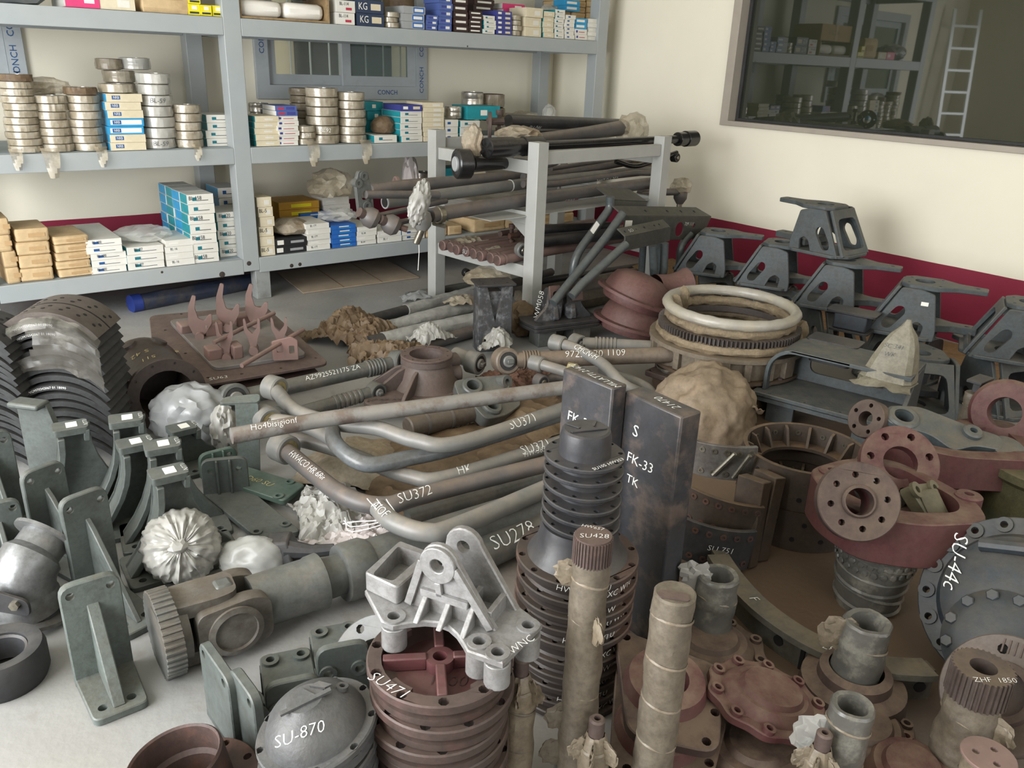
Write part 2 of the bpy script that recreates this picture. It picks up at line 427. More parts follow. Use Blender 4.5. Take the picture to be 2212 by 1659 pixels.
# ================================================================ the room
XR, YB, XL, YF, ZC = 5.33, 6.2, -2.4, -3.0, 3.3
def wall_mat(name, cream, band=None):
    m = bpy.data.materials.new(name); m.use_nodes = True; nt = m.node_tree; n = nt.nodes; L = nt.links; b = n['Principled BSDF']
    g = n.new('ShaderNodeNewGeometry'); s = n.new('ShaderNodeSeparateXYZ'); L.new(g.outputs['Position'], s.inputs[0])
    t = n.new('ShaderNodeTexNoise'); t.inputs['Scale'].default_value = 2.2; t.inputs['Detail'].default_value = 5; L.new(g.outputs['Position'], t.inputs['Vector'])
    x = n.new('ShaderNodeMix'); x.data_type = 'RGBA'; L.new(t.outputs[0], x.inputs[0])
    c = lin(cream); x.inputs[6].default_value = tuple(k*0.93 for k in c)+(1,); x.inputs[7].default_value = tuple(min(1, k*1.05) for k in c)+(1,)
    out = x.outputs[2]
    if band:
        a = n.new('ShaderNodeMath'); a.operation = 'MULTIPLY_ADD'; L.new(t.outputs[0], a.inputs[0]); a.inputs[1].default_value = 0.012; L.new(s.outputs['Z'], a.inputs[2])
        q = n.new('ShaderNodeMath'); q.operation = 'LESS_THAN'; L.new(a.outputs[0], q.inputs[0]); q.inputs[1].default_value = 0.472
        y = n.new('ShaderNodeMix'); y.data_type = 'RGBA'; L.new(q.outputs[0], y.inputs[0]); L.new(out, y.inputs[6]); y.inputs[7].default_value = lin(band)+(1,)
        out = y.outputs[2]
    L.new(out, b.inputs['Base Color']); b.inputs['Roughness'].default_value = 0.75
    return m
WALLM = wall_mat('cream_wall_paint_over_red_dado', '#ece6d3', '#86203a')
CEILM = wall_mat('off_white_ceiling', '#e4e0d2')
def floor_mat():
    m = bpy.data.materials.new('dusty_concrete_floor'); m.use_nodes = True; nt = m.node_tree; n = nt.nodes; L = nt.links; b = n['Principled BSDF']
    g = n.new('ShaderNodeNewGeometry')
    def nz(sc, det=6, dist=0.0):
        t = n.new('ShaderNodeTexNoise'); t.inputs['Scale'].default_value = sc; t.inputs['Detail'].default_value = det; t.inputs['Distortion'].default_value = dist
        L.new(g.outputs['Position'], t.inputs['Vector']); return t.outputs[0]
    def mr(src, a, c, lo=0.0, hi=1.0):
        r = n.new('ShaderNodeMapRange'); L.new(src, r.inputs[0]); r.inputs[1].default_value = a; r.inputs[2].default_value = c; r.inputs[3].default_value = lo; r.inputs[4].default_value = hi; return r.outputs[0]
    def mix(a, c, f):
        x = n.new('ShaderNodeMix'); x.data_type = 'RGBA'
        for s, v in ((x.inputs[6], a), (x.inputs[7], c)):
            if isinstance(v, str): s.default_value = lin(v)+(1,)
            else: L.new(v, s)
        L.new(f, x.inputs[0]); return x.outputs[2]
    base = mix('#7d7e7c', '#a09f9c', mr(nz(1.7, 7, 0.6), 0.3, 0.7))
    base = mix(base, '#8f8678', mr(nz(0.9, 5, 0.3), 0.48, 0.75, 0, 0.6))
    # brown dust that has gathered between the castings, away from the swept strip
    d = n.new('ShaderNodeVectorMath'); d.operation = 'DISTANCE'; L.new(g.outputs['Position'], d.inputs[0]); d.inputs[1].default_value = (2.7, 1.35, 0)
    a = n.new('ShaderNodeMath'); a.operation = 'MULTIPLY_ADD'; L.new(nz(3.0, 5), a.inputs[0]); a.inputs[1].default_value = 0.7; L.new(d.outputs['Value'], a.inputs[2])
    base = mix(base, '#66523f', mr(a.outputs[0], 2.3, 1.25, 0, 0.95))
    base = mix(base, '#6f6558', mr(nz(7, 6, 0.8), 0.6, 0.75, 0, 0.4))
    L.new(base, b.inputs['Base Color']); b.inputs['Roughness'].default_value = 0.55
    bp = n.new('ShaderNodeBump'); bp.inputs['Strength'].default_value = 0.15; bp.inputs['Distance'].default_value = 0.01; L.new(nz(40, 4), bp.inputs['Height']); L.new(bp.outputs[0], b.inputs['Normal'])
    return m
structure(MB().box(XR-XL+0.4, YB-YF+0.4, 0.12, T((XR+XL)/2, (YB+YF)/2, -0.06)).build('floor', floor_mat()))
structure(MB().box(XR-XL+0.4, YB-YF+0.4, 0.12, T((XR+XL)/2, (YB+YF)/2, ZC+0.06)).build('ceiling', CEILM))
def rect(x0, x1, z0, z1): return [(x0, z0), (x1, z0), (x1, z1), (x0, z1)]
WB = [(2.46, 3.93, 1.245, 2.35), (-0.75, 0.99, 1.245, 2.35)]
MBK = fr((0, YB+0.16, 0), (1, 0, 0), (0, 0, 1))       # outline x,z ; extrudes towards -y
structure(MB().prism(rect(XL-0.2, XR+0.2, 0, ZC), 0, 0.16, [rect(*w) for w in WB], MBK).build('wall_back', WALLM))
WR = (0.75, 4.185, 1.175, 2.45)
MRT = fr((XR, 0, 0), (0, 1, 0), (0, 0, 1))             # outline y,z ; extrudes towards +x
structure(MB().prism(rect(YF-0.2, YB, 0, ZC), 0, 0.18, [rect(*WR)], MRT).build('wall_right', WALLM))
MLT = fr((XL-0.18, 0, 0), (0, 1, 0), (0, 0, 1))
structure(MB().prism(rect(YF-0.2, YB, 0, ZC), 0, 0.18, [rect(0.2, 4.2, 0.02, 2.75)], MLT).build('wall_left', WALLM))
MFT = fr((0, YF, 0), (1, 0, 0), (0, 0, 1))
structure(MB().prism(rect(XL, XR, 0, ZC), 0, 0.16, [rect(-0.6, 3.9, 0.8, 2.9)], MFT).build('wall_front', WALLM))
# the lane behind the back windows: a neighbouring wall close by
structure(MB().box(9, 0.1, 4.2, T(1.5, YB+1.1, 2.1)).build('trim_5', wall_mat('outside_wall', '#d9d2b6')))
NBW = bpy.data.objects['trim_5']
def dark_glass(name, col, rough=0.03, alpha=0.8, spec=0.8):
    return mat(name, col, rough, var=0, alpha=alpha, spec=spec)
GLASS_B = dark_glass('greenish_window_glass', '#5c6f69', 0.03, 0.55)
GLASS_R = dark_glass('dark_room_glass', '#2a2e24', 0.02, 1.0, 1.0)  # opaque dark colour stands in for the unlit room behind the pane
GLASS_L = dark_glass('clear_window_glass', '#9aa39a', 0.03, 0.22)
PVC = mat('pale_blue_filmed_window_profile', '#aeb4b7', 0.45, var=0.06, scale=4, patch='#9aa1a4', patchamt=0.4)
ALUF = mat('beige_aluminium_window_frame', '#a59c90', 0.5, var=0.05)
# back window 1 (behind the right bay), sliding sashes under printed protective film
def back_window(k, x0, x1, z0, z1, mull):
    w = structure(MB().prism(rect(x0, x1, z0, z1), 0, 0.10, [rect(x0+0.10, x1-0.10, z0+0.10, z1-0.1)], fr((0, YB+0.07, 0), (1, 0, 0), (0, 0, 1))).build('window_%d' % k, PVC, bevel=0.006))
    a0, a1, b0, b1 = x0+0.10, x1-0.10, z0+0.10, z1-0.1
    for (u, v, yy) in ((a0, mull+0.04, YB+0.055), (mull-0.04, a1, YB+0.02)):
        MB().prism(rect(u, v, b0, b1), 0, 0.035, [rect(u+0.075, v-0.075, b0+0.075, b1-0.075)], fr((0, yy, 0), (1, 0, 0), (0, 0, 1))).build('sash', PVC, w, bevel=0.004)
        MB().box(v-u-0.15, 0.006, b1-b0-0.15, T((u+v)/2, yy-0.018, (b0+b1)/2)).build('pane', GLASS_L if (k == 1 and yy > YB+.05) else GLASS_B, w)
    return w
W1 = back_window(1, *WB[0], 3.20)
W2 = back_window(2, *WB[1], 0.1)
BARM = mat('white_window_bar', '#cfd6d6', 0.5, var=0)
for i in range(9):
    x = 2.55+i*0.165
    MB().tube([(x, YB+0.30, 1.2), (x, YB+0.30, 2.4)], 0.008, 6).build('bar', BARM, W1)
MB().box(0.95, 0.05, 1.15, T(3.72, YB+1.03, 1.75)).build('dark_opening', HOLE, NBW)
for px, s_, z, x in ((0, 'CONCH', 1.66, 2.515), (0, 'CONCH', 1.40, 3.875), (0, 'CONCH', 1.68, 3.875), (0, 'CONCH', 1.9, 2.515)):
    write(W1, s_, 0.055, fr((x, YB-0.031, z), (0, 0, 1), (-1, 0, 0)), INKB, wob=0, shear=0, offs=0.0)
write(W1, 'CONCH', 0.05, fr((3.55, YB-0.031, 1.30), (1, 0, 0), (0, 0, 1)), INKB, wob=0, shear=0, offs=0.0)
for z, x in ((1.45, 0.93), (1.7, 0.93), (1.95, 0.93), (1.62, 0.80), (1.3, 0.93)):
    write(W2, 'CONCH', 0.055, fr((x, YB-0.031, z), (0, 0, 1), (-1, 0, 0)), INKB, wob=0, shear=0, offs=0.0)
# the big fixed window in the right wall: beige frame, deep dark glass
W3 = structure(MB().prism(rect(*WR), -0.03, 0.10, [rect(WR[0]+0.07, WR[1]-0.075, WR[2]+0.035, WR[3]-0.07)], MRT).build('window_3', ALUF, bevel=0.004))
MB().prism(rect(WR[0]+0.07, WR[1]-0.075, WR[2]+0.035, WR[3]-0.07), 0.055, 0.075, [rect(WR[0]+0.1, WR[1]-0.105, WR[2]+0.055, WR[3]-0.1)], MRT).build('gasket', RUBBER, W3)
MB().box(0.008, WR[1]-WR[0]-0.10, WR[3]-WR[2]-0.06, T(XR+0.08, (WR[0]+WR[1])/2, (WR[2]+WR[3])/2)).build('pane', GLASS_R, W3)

# ================================================================ the long shelf along the back wall
YS0, YS1 = 5.273, 6.10            # front face, rear face
ZS = (0.287, 0.998, 1.752)
sh = thing('storage_shelf', 'blue grey steel shelving unit along the back wall', 'shelf', (2.8, 5.69, 0))
def at_sh(x, y, z): return T(x-2.8, y-5.69, z)
for x in (0.46, 1.976, 5.05):
    for y, h in ((YS0+0.055, 2.7), (YS1-0.055, 2.7)):
        MB().box(0.11, 0.11, h-0.2, at_sh(x, y, 0.2), z0=0).build('post', SHELF_BLUE, sh, bevel=0.004)
        MB().box(0.10, 0.09, 0.2, at_sh(x+(0.075 if 1 < x < 3 else 0), y, 0), z0=0).build('foot', mat('worn_shelf_foot', '#8b8e8c', 0.55, var=0.15, patch='#5f564c', patchamt=0.5), sh, bevel=0.003)
for z in ZS+(2.5,):
    for y in (YS0+0.03, YS1-0.03):
        for x0, x1 in ((0.515, 1.921), (2.031, 4.995)):
            MB().box(x1-x0, 0.06, 0.10, at_sh((x0+x1)/2, y, z-0.052)).build('beam', SHELF_BLUE, sh, bevel=0.003)
    for x in (0.46, 1.976, 5.05):
        MB().box(0.05, YS1-YS0-0.22, 0.08, at_sh(x, (YS0+YS1)/2, z-0.06)).build('cross_beam', SHELF_BLUE, sh)
    MB().box(4.62, YS1-YS0-0.1, 0.006, at_sh(2.755, (YS0+YS1)/2, z-0.003)).build('deck', mat('deck_sheet_steel', '#87949b', 0.5), sh)
for px, py, r in ((538, 569, .016), (630, 574, .014), (648, 571, .013), (480, 593, .02), (1010, 100, .006), (350, 588, .008)):
    p = PY(px, py, YS0-.001); MB().lathe([(r, 0), (r*.7, .0015), (0, .002)], 9, at_sh(p.x, YS0-.0005, p.z) @ RX(PI/2)).build('rust_spot', mat('burnt_weld_spot', '#4a4039', .8, var=.3), sh)
# aluminium ladder leaning on the wall by the doorway (shows in the dark glass)
slit_frame = thing('slit_stand_in', 'tall aluminium ladder leaning in the far corner, seen reflected in the dark window', 'slit_stand_in', T(-1.75, 5.75, 0) @ RZ(.5) @ RX(-.10))
SLITM = mat('bright_bar_stand_in', '#e8ecec', .3, metal=.3, var=0)
for x in (-.2, .2): MB().box(.05, .03, 2.5, T(x, 0, 0), z0=0).build('rail', SLITM, slit_frame, bevel=.003)
for i in range(8): MB().box(.36, .03, .035, T(0, 0, .25+i*.29)).build('cross_bar', SLITM, slit_frame, bevel=.003)

# ================================================================ goods on the shelf
ORD = ['bottom one', 'second up', 'third up', 'fourth up', 'fifth up', 'sixth up', 'seventh up', 'eighth up', 'ninth up', 'tenth up', 'eleventh up', 'twelfth up', 'thirteenth up', 'fourteenth up', 'fifteenth up', 'sixteenth up', 'seventeenth up']
def ordn(i, n): return 'the only one' if n == 1 else ('top one' if i == n-1 else ORD[i])
def lab(ds, i, n, where): return '%s, %s' % (ds, where) if n == 1 else '%s, %s in the %s' % (ds, ordn(i, n), where)
# style: body, left end, front patches (u0,u1,v0,v1,material), writings (text,u,v,size as share of height,material)
ST = {
 'koyo': (WHITE, TEAL, [(.20, .36, .35, .72, INKT), (.36, .80, .34, .40, INK)], []),
 'koyob': (WHITE, SKYB, [(.20, .36, .35, .72, INKB), (.36, .80, .34, .40, INK)], []),
 'plainw': (WHITE, WHITE, [(.12, .45, .35, .6, LBL)], []),
 'smallblue': (WHITE, WHITE, [(.18, .42, .35, .7, INKB)], []),
 'nrb': (CREAM, SKYB, [(.15, .38, .3, .78, INKB)], [('NRB', .265, .54, .42, LBL)]),
 'nrbb': (SKYB, SKYB, [(.06, .94, .2, .8, LBL), (.12, .36, .25, .75, INKB)], [('NRB', .24, .5, .4, LBL)]),
 'kraft': (KRAFT_L, KRAFT_L, [(.25, .62, .3, .7, KRAFT)], []),
 'crumpled': (CREAM, TEAL, [(.4, .75, .3, .6, WHITE)], []),
 'bluetop': (VIOLET, WHITE, [(.1, .4, .25, .7, INKR), (.5, .9, .2, .8, PURPLE)], []),
 'pinkdot': (WHITE, WHITE, [(.06, .2, .3, .75, PURPLE), (.3, .8, .38, .5, INKR)], []),
 'blue': (BLUE, BLUE, [(.32, .72, .5, .72, LBL), (.3, .8, .2, .36, SKYB)], []),
 'carbon': (CARBON, CARBON, [(.08, .28, .2, .8, LBL), (.5, .92, .3, .62, GREYC)], []),
 'white114': (WHITE, WHITE, [(.5, .82, .2, .42, INKR)], [('BL-114', .4, .72, .36, INK)]),
 'navyx': (NAVY, NAVY, [(.55, .9, .25, .75, CREAM)], [('KG', .27, .5, .7, LBL)]),
 'greyb': (GREYC, GREYC, [(.45, .95, .12, .9, BLUE), (.5, .9, .3, .7, LBL)], []),
 'violet': (VIOLET, VIOLET, [(.15, .5, .35, .65, PURPLE), (.55, .85, .3, .7, LBL)], []),
 'purple': (PURPLE, PURPLE, [(.12, .34, .3, .75, LBL), (.58, .9, .3, .75, CREAM)], []),
 'maroon': (MAROON, MAROON, [(.15, .85, .35, .68, LBL)], []),
 'oem': (CREAM, CREAM, [(.5, .85, .2, .7, WHITE)], []),
 'cyan': (SKYB, SKYB, [(.1, .8, .3, .75, LBL)], []),
 'pink': (PINK, WHITE, [(.55, .85, .3, .7, LBL)], []),
 'yellow': (YELLOW, YELLOW, [(.3, .75, .5, .85, LBL), (.1, .9, .12, .3, INK)], []),
 'teal': (TEAL, TEAL, [(.4, .6, .3, .7, LBL)], []),
 'amber': (AMBER, AMBER, [(.3, .8, .25, .7, YELLOW)], []),
}
_bc = {}
def box_meshes(w, d, h, style, hand=None):
    key = (round(w, 3), round(d, 3), round(h, 3), style, hand)
    if key in _bc: return _bc[key]
    body, end, pats, texts = ST[style]
    b = MB(); b.box(w, d, h, z0=0)
    me = b.mesh('carton'); me.materials.append(body); out = [('carton', me)]
    if end is not body:
        e = MB().box(0.001, d*0.96, h*0.94, T(-w/2-0.0004, 0, h/2)).mesh('printed_end'); e.materials.append(end); out.append(('printed_end', e))
    by = {}
    for k, (u0, u1, v0, v1, m) in enumerate(pats):
        by.setdefault(m.name, (m, MB()))[1].box((u1-u0)*w, 0.0008, (v1-v0)*h, T(((u0+u1)/2-.5)*w, -d/2-0.0004-0.0004*k, (v0+v1)/2*h))
    names = ['printed_label', 'printed_logo', 'printed_band']
    for k, (m, q) in enumerate(by.values()):
        e = q.mesh(names[min(k, 2)]); e.materials.append(m); out.append((names[min(k, 2)], e))
    tx = list(texts)+([(hand, .30, .62, .5, INK)] if hand else [])
    for (s, u, v, sz, m) in tx:
        vs_, fs = text_geo(s, 0.0); q = MB(); k = sz*h*1.15
        q.add([((u-.5)*w+x*k*.8, -d/2-0.0022, v*h+y*k) for x, y in vs_], fs)
        e = q.mesh('handwriting'); e.materials.append(m); out.append(('handwriting', e))
    _bc[key] = out; return out
_rc = {}
def ring_meshes(r, h, film):
    key = (round(r, 3), round(h, 3), film)
    if key in _rc: return _rc[key]
    b = MB().lathe([(r*.62, 0), (r*.93, 0), (r, h*.08), (r, h*.42), (r*.985, h*.45), (r*.985, h*.55), (r, h*.58), (r, h*.92), (r*.93, h), (r*.62, h), (r*.62, 0)], 32)
    me = b.mesh('bearing_ring'); me.materials.append({'b': RUSTY}.get(film, CHROME)); out = [('outer_ring', me)]
    if film:
        sd = random.random()*50
        def jit(a, z, k): return 0.004+0.010*abs(noise.noise(Vector((math.cos(a)*2.5+sd, math.sin(a)*2.5, z*22))))
        f = MB().lathe([(r*.55, h*.97), (r*.8, h*1.0), (r*.99, h*.97), (r, h*.8), (r, h*.55), (r, h*.3), (r*.985, h*.05), (r*.8, h*.015), (r*.55, h*.02)], 40, jit=jit)
        fm = f.mesh('film_wrap', 12); fm.materials.append({'c': BROWNP, 'w': FILM_C, 'b': FILM, 'k': BROWNP}.get(film, FILM)); out.append(('film_wrap', fm))
    _rc[key] = out; return out
def place(name, ms, M, label, cat, group):
    t = thing(name, label, cat, M, group)
    for n_, me in ms: link(n_, me, t)
    return t
def stack(lv, l, r, top, n, kind, style, desc, where, yf=5.30, dep=0.22, bot=None, hand=None, jit=0.006, cat=None, film='f', grp=None, special=None, mark=None):
    zd = ZS[lv]
    pm = top+10
    x0, x1 = PY(l, pm, yf).x, PY(r, pm, yf).x
    xc = (x0+x1)/2
    zb = zd+0.001 if bot is None else PY((l+r)/2, bot, yf).z
    zt = PY((l+r)/2, top, yf+0.02).z
    h = (zt-zb)/n; w = x1-x0
    name = {'box': 'bearing_carton', 'ring': 'wheel_bearing', 'parcel': 'kraft_parcel'}[kind]
    for i in range(n):
        a = random.uniform(-1, 1)*(0.05 if kind == 'box' else 1.5); j = lambda: random.uniform(-jit, jit)
        st, ds, fm = style, desc, film
        if special and i in special: st, ds, fm = special[i]
        if kind == 'ring':
            M = T(xc+j(), yf+w/2+j(), zb+i*h) @ RZ(a*2)
            ms = ring_meshes(w/2-0.006, h*0.97, fm)
            if mark and i in mark:
                t_ = place(name, ms, M, lab(ds, i, n, where), 'bearing', grp or where)
                write(t_, mark[i], h*.62, wrap=(RZ(-a*2), w/2+.004, h*.5, math.atan2(-(yf+w/2), -xc)+.12, 'round'), material=INK if film == 'w' else PAINT, offs=-.01); continue
        elif kind == 'box':
            M = T(xc+j(), yf+dep/2+j(), zb+i*h) @ RZ(a*.6)
            ms = box_meshes(w*.97, dep, h*.97, st, hand if hand and i % 2 == 0 else None)
        else:
            M = T(xc+j(), yf+dep/2+j(), zb+i*h) @ RZ(a*.04)
            ms = parcel_meshes(w*.97, dep, h*.97, i % 3)
        place(name, ms, M, lab(ds, i, n, where), cat or {'box': 'box', 'ring': 'bearing', 'parcel': 'parcel'}[kind], grp or where)
_pc = {}
def parcel_meshes(w, d, h, v):
    key = (round(w, 3), round(d, 3), round(h, 3), v)
    if key in _pc: return _pc[key]
    rn = random.Random(v*7+int(w*999)); b = MB()
    o = rpoly([(-w/2, -d/2), (w/2, -d/2), (w/2, d/2), (-w/2, d/2)], 0.014, 3); n = len(o); vs_ = []; fs = []
    zz = [0, .12, .35, .65, .88, 1]; kk = [.95, 1, .985, 1.0, .995, .94]
    for z, k in zip(zz, kk):
        for (x, y) in o: q = k+rn.uniform(-.012, .012); vs_.append((x*q, y*q, z*h))
    for a in range(len(zz)-1):
        for i in range(n): j = (i+1) % n; fs.append((a*n+i, a*n+j, a*n+n+j, a*n+n+i))
    fs += [tuple(range(n-1, -1, -1)), tuple(range(len(vs_)-n, len(vs_)))]
    b.add(vs_, fs); me = b.mesh('parcel', 25); me.materials.append(KRAFT_L)
    t = MB().box(w*.5, .001, h*.3, T(0.02, -d/2*1.0-0.001, h*.5)).mesh('tape'); t.materials.append(KRAFT)
    _pc[key] = [('wrapping', me), ('tape', t)]; return _pc[key]
B, R, K = 'box', 'ring', 'parcel'
# ---- middle shelf, bay nearer the doorway
stack(1, -2, 76, 160, 11, R, '', 'film wrapped steel bearing', 'tallest bearing stack at the shelf end', special={10: ('', 'brown paper wrapped bearing', 'k')})
stack(1, 77, 150, 206, 7, R, '', 'film wrapped steel bearing', 'second bearing stack from shelf end')
stack(1, 66, 122, 178, 5, R, '', 'dusty film wrapped bearing', 'rear stack behind second bearing stack', yf=5.62, film='b')
stack(1, 145, 218, 188, 8, R, '', 'film wrapped steel bearing', 'third bearing stack, copper topped', special={7: ('', 'copper coloured wrapped bearing', 'k')})
stack(1, 226, 306, 202, 7, B, 'nrb', 'torn cream and cyan NRB carton', 'cyan sided stack', dep=0.24, special={3: ('nrbb', 'bright cyan banded NRB carton', 'f'), 2: ('nrbb', 'bright cyan banded NRB carton', 'f')})
stack(1, 222, 296, 181, 1, R, '', 'bare bearing lying on cyan NRB cartons', 'NRB stack', bot=201)
stack(1, 232, 302, 152, 6, R, '', 'grey wrapped wide bearing', 'rear stack behind NRB cartons', yf=5.66)
stack(1, 212, 270, 126, 1, R, '', 'large wrapped bearing bundle on top', 'rear stacks, leaning towards wall', yf=5.66, bot=151, film='b')
stack(1, 266, 332, 124, 1, R, '', 'bare wide bearing ring on top', 'rear stacks, beside the bundle', yf=5.66, bot=151, film='w')
stack(1, 302, 376, 158, 7, R, '', 'tall film wrapped bearing', 'BL-59 marked bearing stack', film='w', mark={0: 'BL-59', 4: 'BL-59'})
stack(1, 380, 440, 226, 5, R, '', 'small film wrapped bearing', 'short stack beside white KOYO cartons')
stack(1, 443, 502, 247, 4, B, 'koyo', 'clean white carton with teal logo', 'four high stack touching middle post', dep=0.24, yf=5.392)
# ---- middle shelf, bay nearer the corner
stack(1, 548, 601, 250, 5, B, 'crumpled', 'crumpled cream carton with teal end', 'crushed stack beside the middle post')
stack(1, 596, 643, 228, 8, B, 'pinkdot', 'thin white carton with small purple mark', 'thin carton stack near window', special={6: ('bluetop', 'violet blue carton with red mark', ''), 7: ('bluetop', 'violet blue carton with red mark', '')})
stack(1, 545, 590, 222, 4, R, '', 'bare bearing ring', 'rear stack behind crushed cartons', yf=5.6, film='')
stack(1, 646, 686, 272, 3, R, '', 'small dark bearing marked BL', 'lowest bearing stack on this bay', mark={1: 'BL-91'})
stack(1, 636, 680, 190, 7, R, '', 'dusty wrapped bearing', 'rear stack under the window', yf=5.6, film='b')
stack(1, 677, 741, 190, 6, R, '', 'wide film wrapped bearing', 'BL92 bearing stack under window', mark={1: 'BL92'})
stack(1, 742, 799, 199, 6, R, '', 'film wrapped bearing with visible rollers', 'bearing stack with hanging film')
stack(1, 790, 830, 219, 4, B, 'teal', 'dark teal carton', 'rear stack behind brown bag', yf=5.62, dep=0.2)
stack(1, 810, 859, 291, 1, B, 'koyo', 'single white carton under a brown bag', 'bay nearest corner')
stack(1, 864, 911, 226, 6, B, 'koyo', 'white carton with teal logo and end', 'stack beside brown bag', special={5: ('purple', 'violet topped white carton', '')}, dep=0.26)
stack(1, 914, 960, 221, 8, B, 'oem', 'plain cream carton without logo', 'plain carton stack')
stack(1, 962, 991, 258, 3, B, 'smallblue', 'white carton with small blue mark', 'short stack beside the rack')
stack(1, 994, 1036, 260, 3, B, 'koyo', 'white carton behind the shaft rack', 'stack partly behind rack post')
stack(1, 974, 1008, 230, 1, R, '', 'bare bearing ring lying on white cartons', 'short stack', bot=256, film='', yf=5.33)
stack(1, 1009, 1080, 228, 1, B, 'teal', 'torn dark teal carton full of brackets', 'on the cartons behind rack', bot=258, yf=5.33)
stack(1, 1013, 1056, 198, 2, R, '', 'tall bare steel drum ring', 'rear pair near the corner', yf=5.75, film='', bot=262)
stack(1, 1059, 1103, 203, 2, R, '', 'tall brown drum ring', 'rear pair nearest the corner', yf=5.75, film='b', bot=262)
# ---- bottom shelf, first bay
stack(0, -12, 20, 470, 4, K, '', 'dusty tan parcel', 'stack cut by the picture edge', dep=0.25, jit=.003)
stack(0, 30, 106, 492, 4, K, '', 'kraft wrapped carton', 'first kraft stack, white label', dep=0.3, jit=.003)
stack(0, 111, 190, 508, 5, K, '', 'kraft wrapped carton', 'second kraft stack, beside white cartons', dep=0.36, jit=.003)
stack(0, 187, 267, 515, 5, B, 'koyob', 'long white carton marked BL-100', 'BL-100 stack', dep=0.55, hand='BL-100')
stack(0, 270, 352, 530, 3, B, 'koyo', 'white carton marked BL-77', 'low BL-77 stack under film', dep=0.5, hand='BL-77')
stack(0, 354, 416, 516, 4, B, 'plainw', 'crumpled white carton marked BL-16', 'BL-16 stack', dep=0.32, hand='BL-16')
for k in range(4):
    y = 5.30+k*0.15; q0 = PY(404, 430, 5.30); q1 = PY(463, 430, 5.30); h_ = PY(430, 418, 5.30).z; l_, r_ = pix((q0.x, y, h_)), pix((q1.x, y, h_))
    stack(0, l_[0], r_[0], (l_[1]+r_[1])/2, 7, B, 'koyo' if k % 2 == 0 else 'koyob', 'teal ended white carton', 'BL-158 block, %s row' % ['first', 'second', 'third', 'fourth'][k], yf=y, dep=0.145, hand='BL-158' if k == 0 else None, jit=.004, grp='teal ended cartons of the BL-158 block')
stack(0, 466, 523, 456, 5, B, 'koyo', 'white carton marked BL-120', 'BL-120 stack touching middle post', dep=0.27, yf=5.392, hand='BL-120')
stack(0, 470, 520, 404, 6, B, 'koyob', 'blue ended carton', 'rear stack behind BL-120 cartons', yf=5.68, dep=0.25)
# ---- bottom shelf, second bay
stack(0, 556, 588, 424, 6, B, 'oem', 'cream carton marked BL-5', 'BL-5 stack against middle post', dep=0.3, hand='BL-5')
stack(0, 590, 661, 512, 2, B, 'carbon', 'black carton with white round emblem', 'black pair under a wrapped parcel', dep=0.3)
stack(0, 662, 713, 481, 5, B, 'plainw', 'white carton marked BL-177', 'white stack beside blue cartons', dep=0.3, hand='BL-177')
stack(0, 714, 769, 484, 5, B, 'blue', 'bright blue carton with white label', 'bright blue stack', dep=0.3)
stack(0, 648, 716, 458, 6, B, 'blue', 'blue carton behind white ones', 'rear blue stack', yf=5.66, dep=0.22)
stack(0, 600, 690, 434, 5, B, 'amber', 'amber yellow carton', 'rear amber stack', yf=5.70, dep=0.28)
stack(0, 771, 813, 488, 4, B, 'plainw', 'white carton marked BL-84', 'stack next to blue cartons', dep=0.3, hand='BL-84')
stack(0, 815, 867, 496, 2, B, 'plainw', 'flat white carton marked BL-1', 'pair below the tie rod end', dep=0.3, hand='BL-1')
stack(0, 869, 919, 494, 2, B, 'koyob', 'white carton with blue corner', 'pair beside the kraft carton', dep=0.3)
stack(0, 921, 968, 486, 1, K, '', 'kraft carton marked BL', 'bottom deck beside rack post', dep=0.3)
stack(0, 970, 1000, 486, 1, K, '', 'narrow kraft carton', 'bottom deck behind rack post', dep=0.3)
stack(0, 1020, 1092, 470, 1, K, '', 'wide kraft carton', 'bottom deck behind the red tubes', dep=0.35)
stack(0, 1094, 1140, 468, 1, K, '', 'kraft carton with white label', 'bottom deck behind rack', dep=0.35)
stack(0, 1166, 1195, 440, 2, K, '', 'small kraft carton', 'bottom deck pair seen through rack', dep=0.3)
stack(0, 1198, 1240, 438, 2, K, '', 'orange kraft carton', 'bottom deck pair near corner post', dep=0.3)
stack(0, 698, 756, 424, 5, B, 'plainw', 'white carton beside clear bag', 'rear white stack', yf=5.72, dep=0.2)
stack(0, 905, 946, 372, 8, R, '', 'silver roller bearing', 'rear bearing stack behind rack', yf=5.75, film='')
stack(0, 962, 1004, 362, 7, B, 'teal', 'teal carton in shade', 'rear teal stack behind rack', yf=5.75, dep=0.2)
stack(0, 1020, 1050, 368, 6, B, 'oem', 'cream carton in shade', 'rear cream stack behind rack', yf=5.75, dep=0.2)
# ---- top shelf
stack(2, 137, 213, -18, 1, B, 'pink', 'magenta pink carton with white characters', 'top shelf', dep=0.35)
stack(2, 215, 293, -10, 1, B, 'oem', 'pale yellow carton with pink print', 'top shelf', dep=0.35)
stack(2, 295, 404, -60, 1, K, '', 'large brown carton marked AC', 'top shelf', dep=0.5)
stack(2, 406, 432, -16, 2, B, 'yellow', 'small yellow carton', 'yellow pile, first beside brown carton', dep=0.12)
stack(2, 434, 458, 11, 1, B, 'yellow', 'small yellow carton with pink sticker', 'middle of yellow row', dep=0.12)
stack(2, 461, 484, 12, 1, B, 'yellow', 'small yellow carton touching the post', 'yellow row', dep=0.12)
stack(2, 724, 766, 1, 2, B, 'white114', 'white carton marked BL-114', 'pair next to foam tray', dep=0.25)
stack(2, 768, 830, 1, 2, B, 'navyx', 'navy carton with white letters', 'navy pair', dep=0.25)
stack(2, 835, 867, 26, 3, R, '', 'silver film wrapped bearing', 'small silver stack on top shelf')
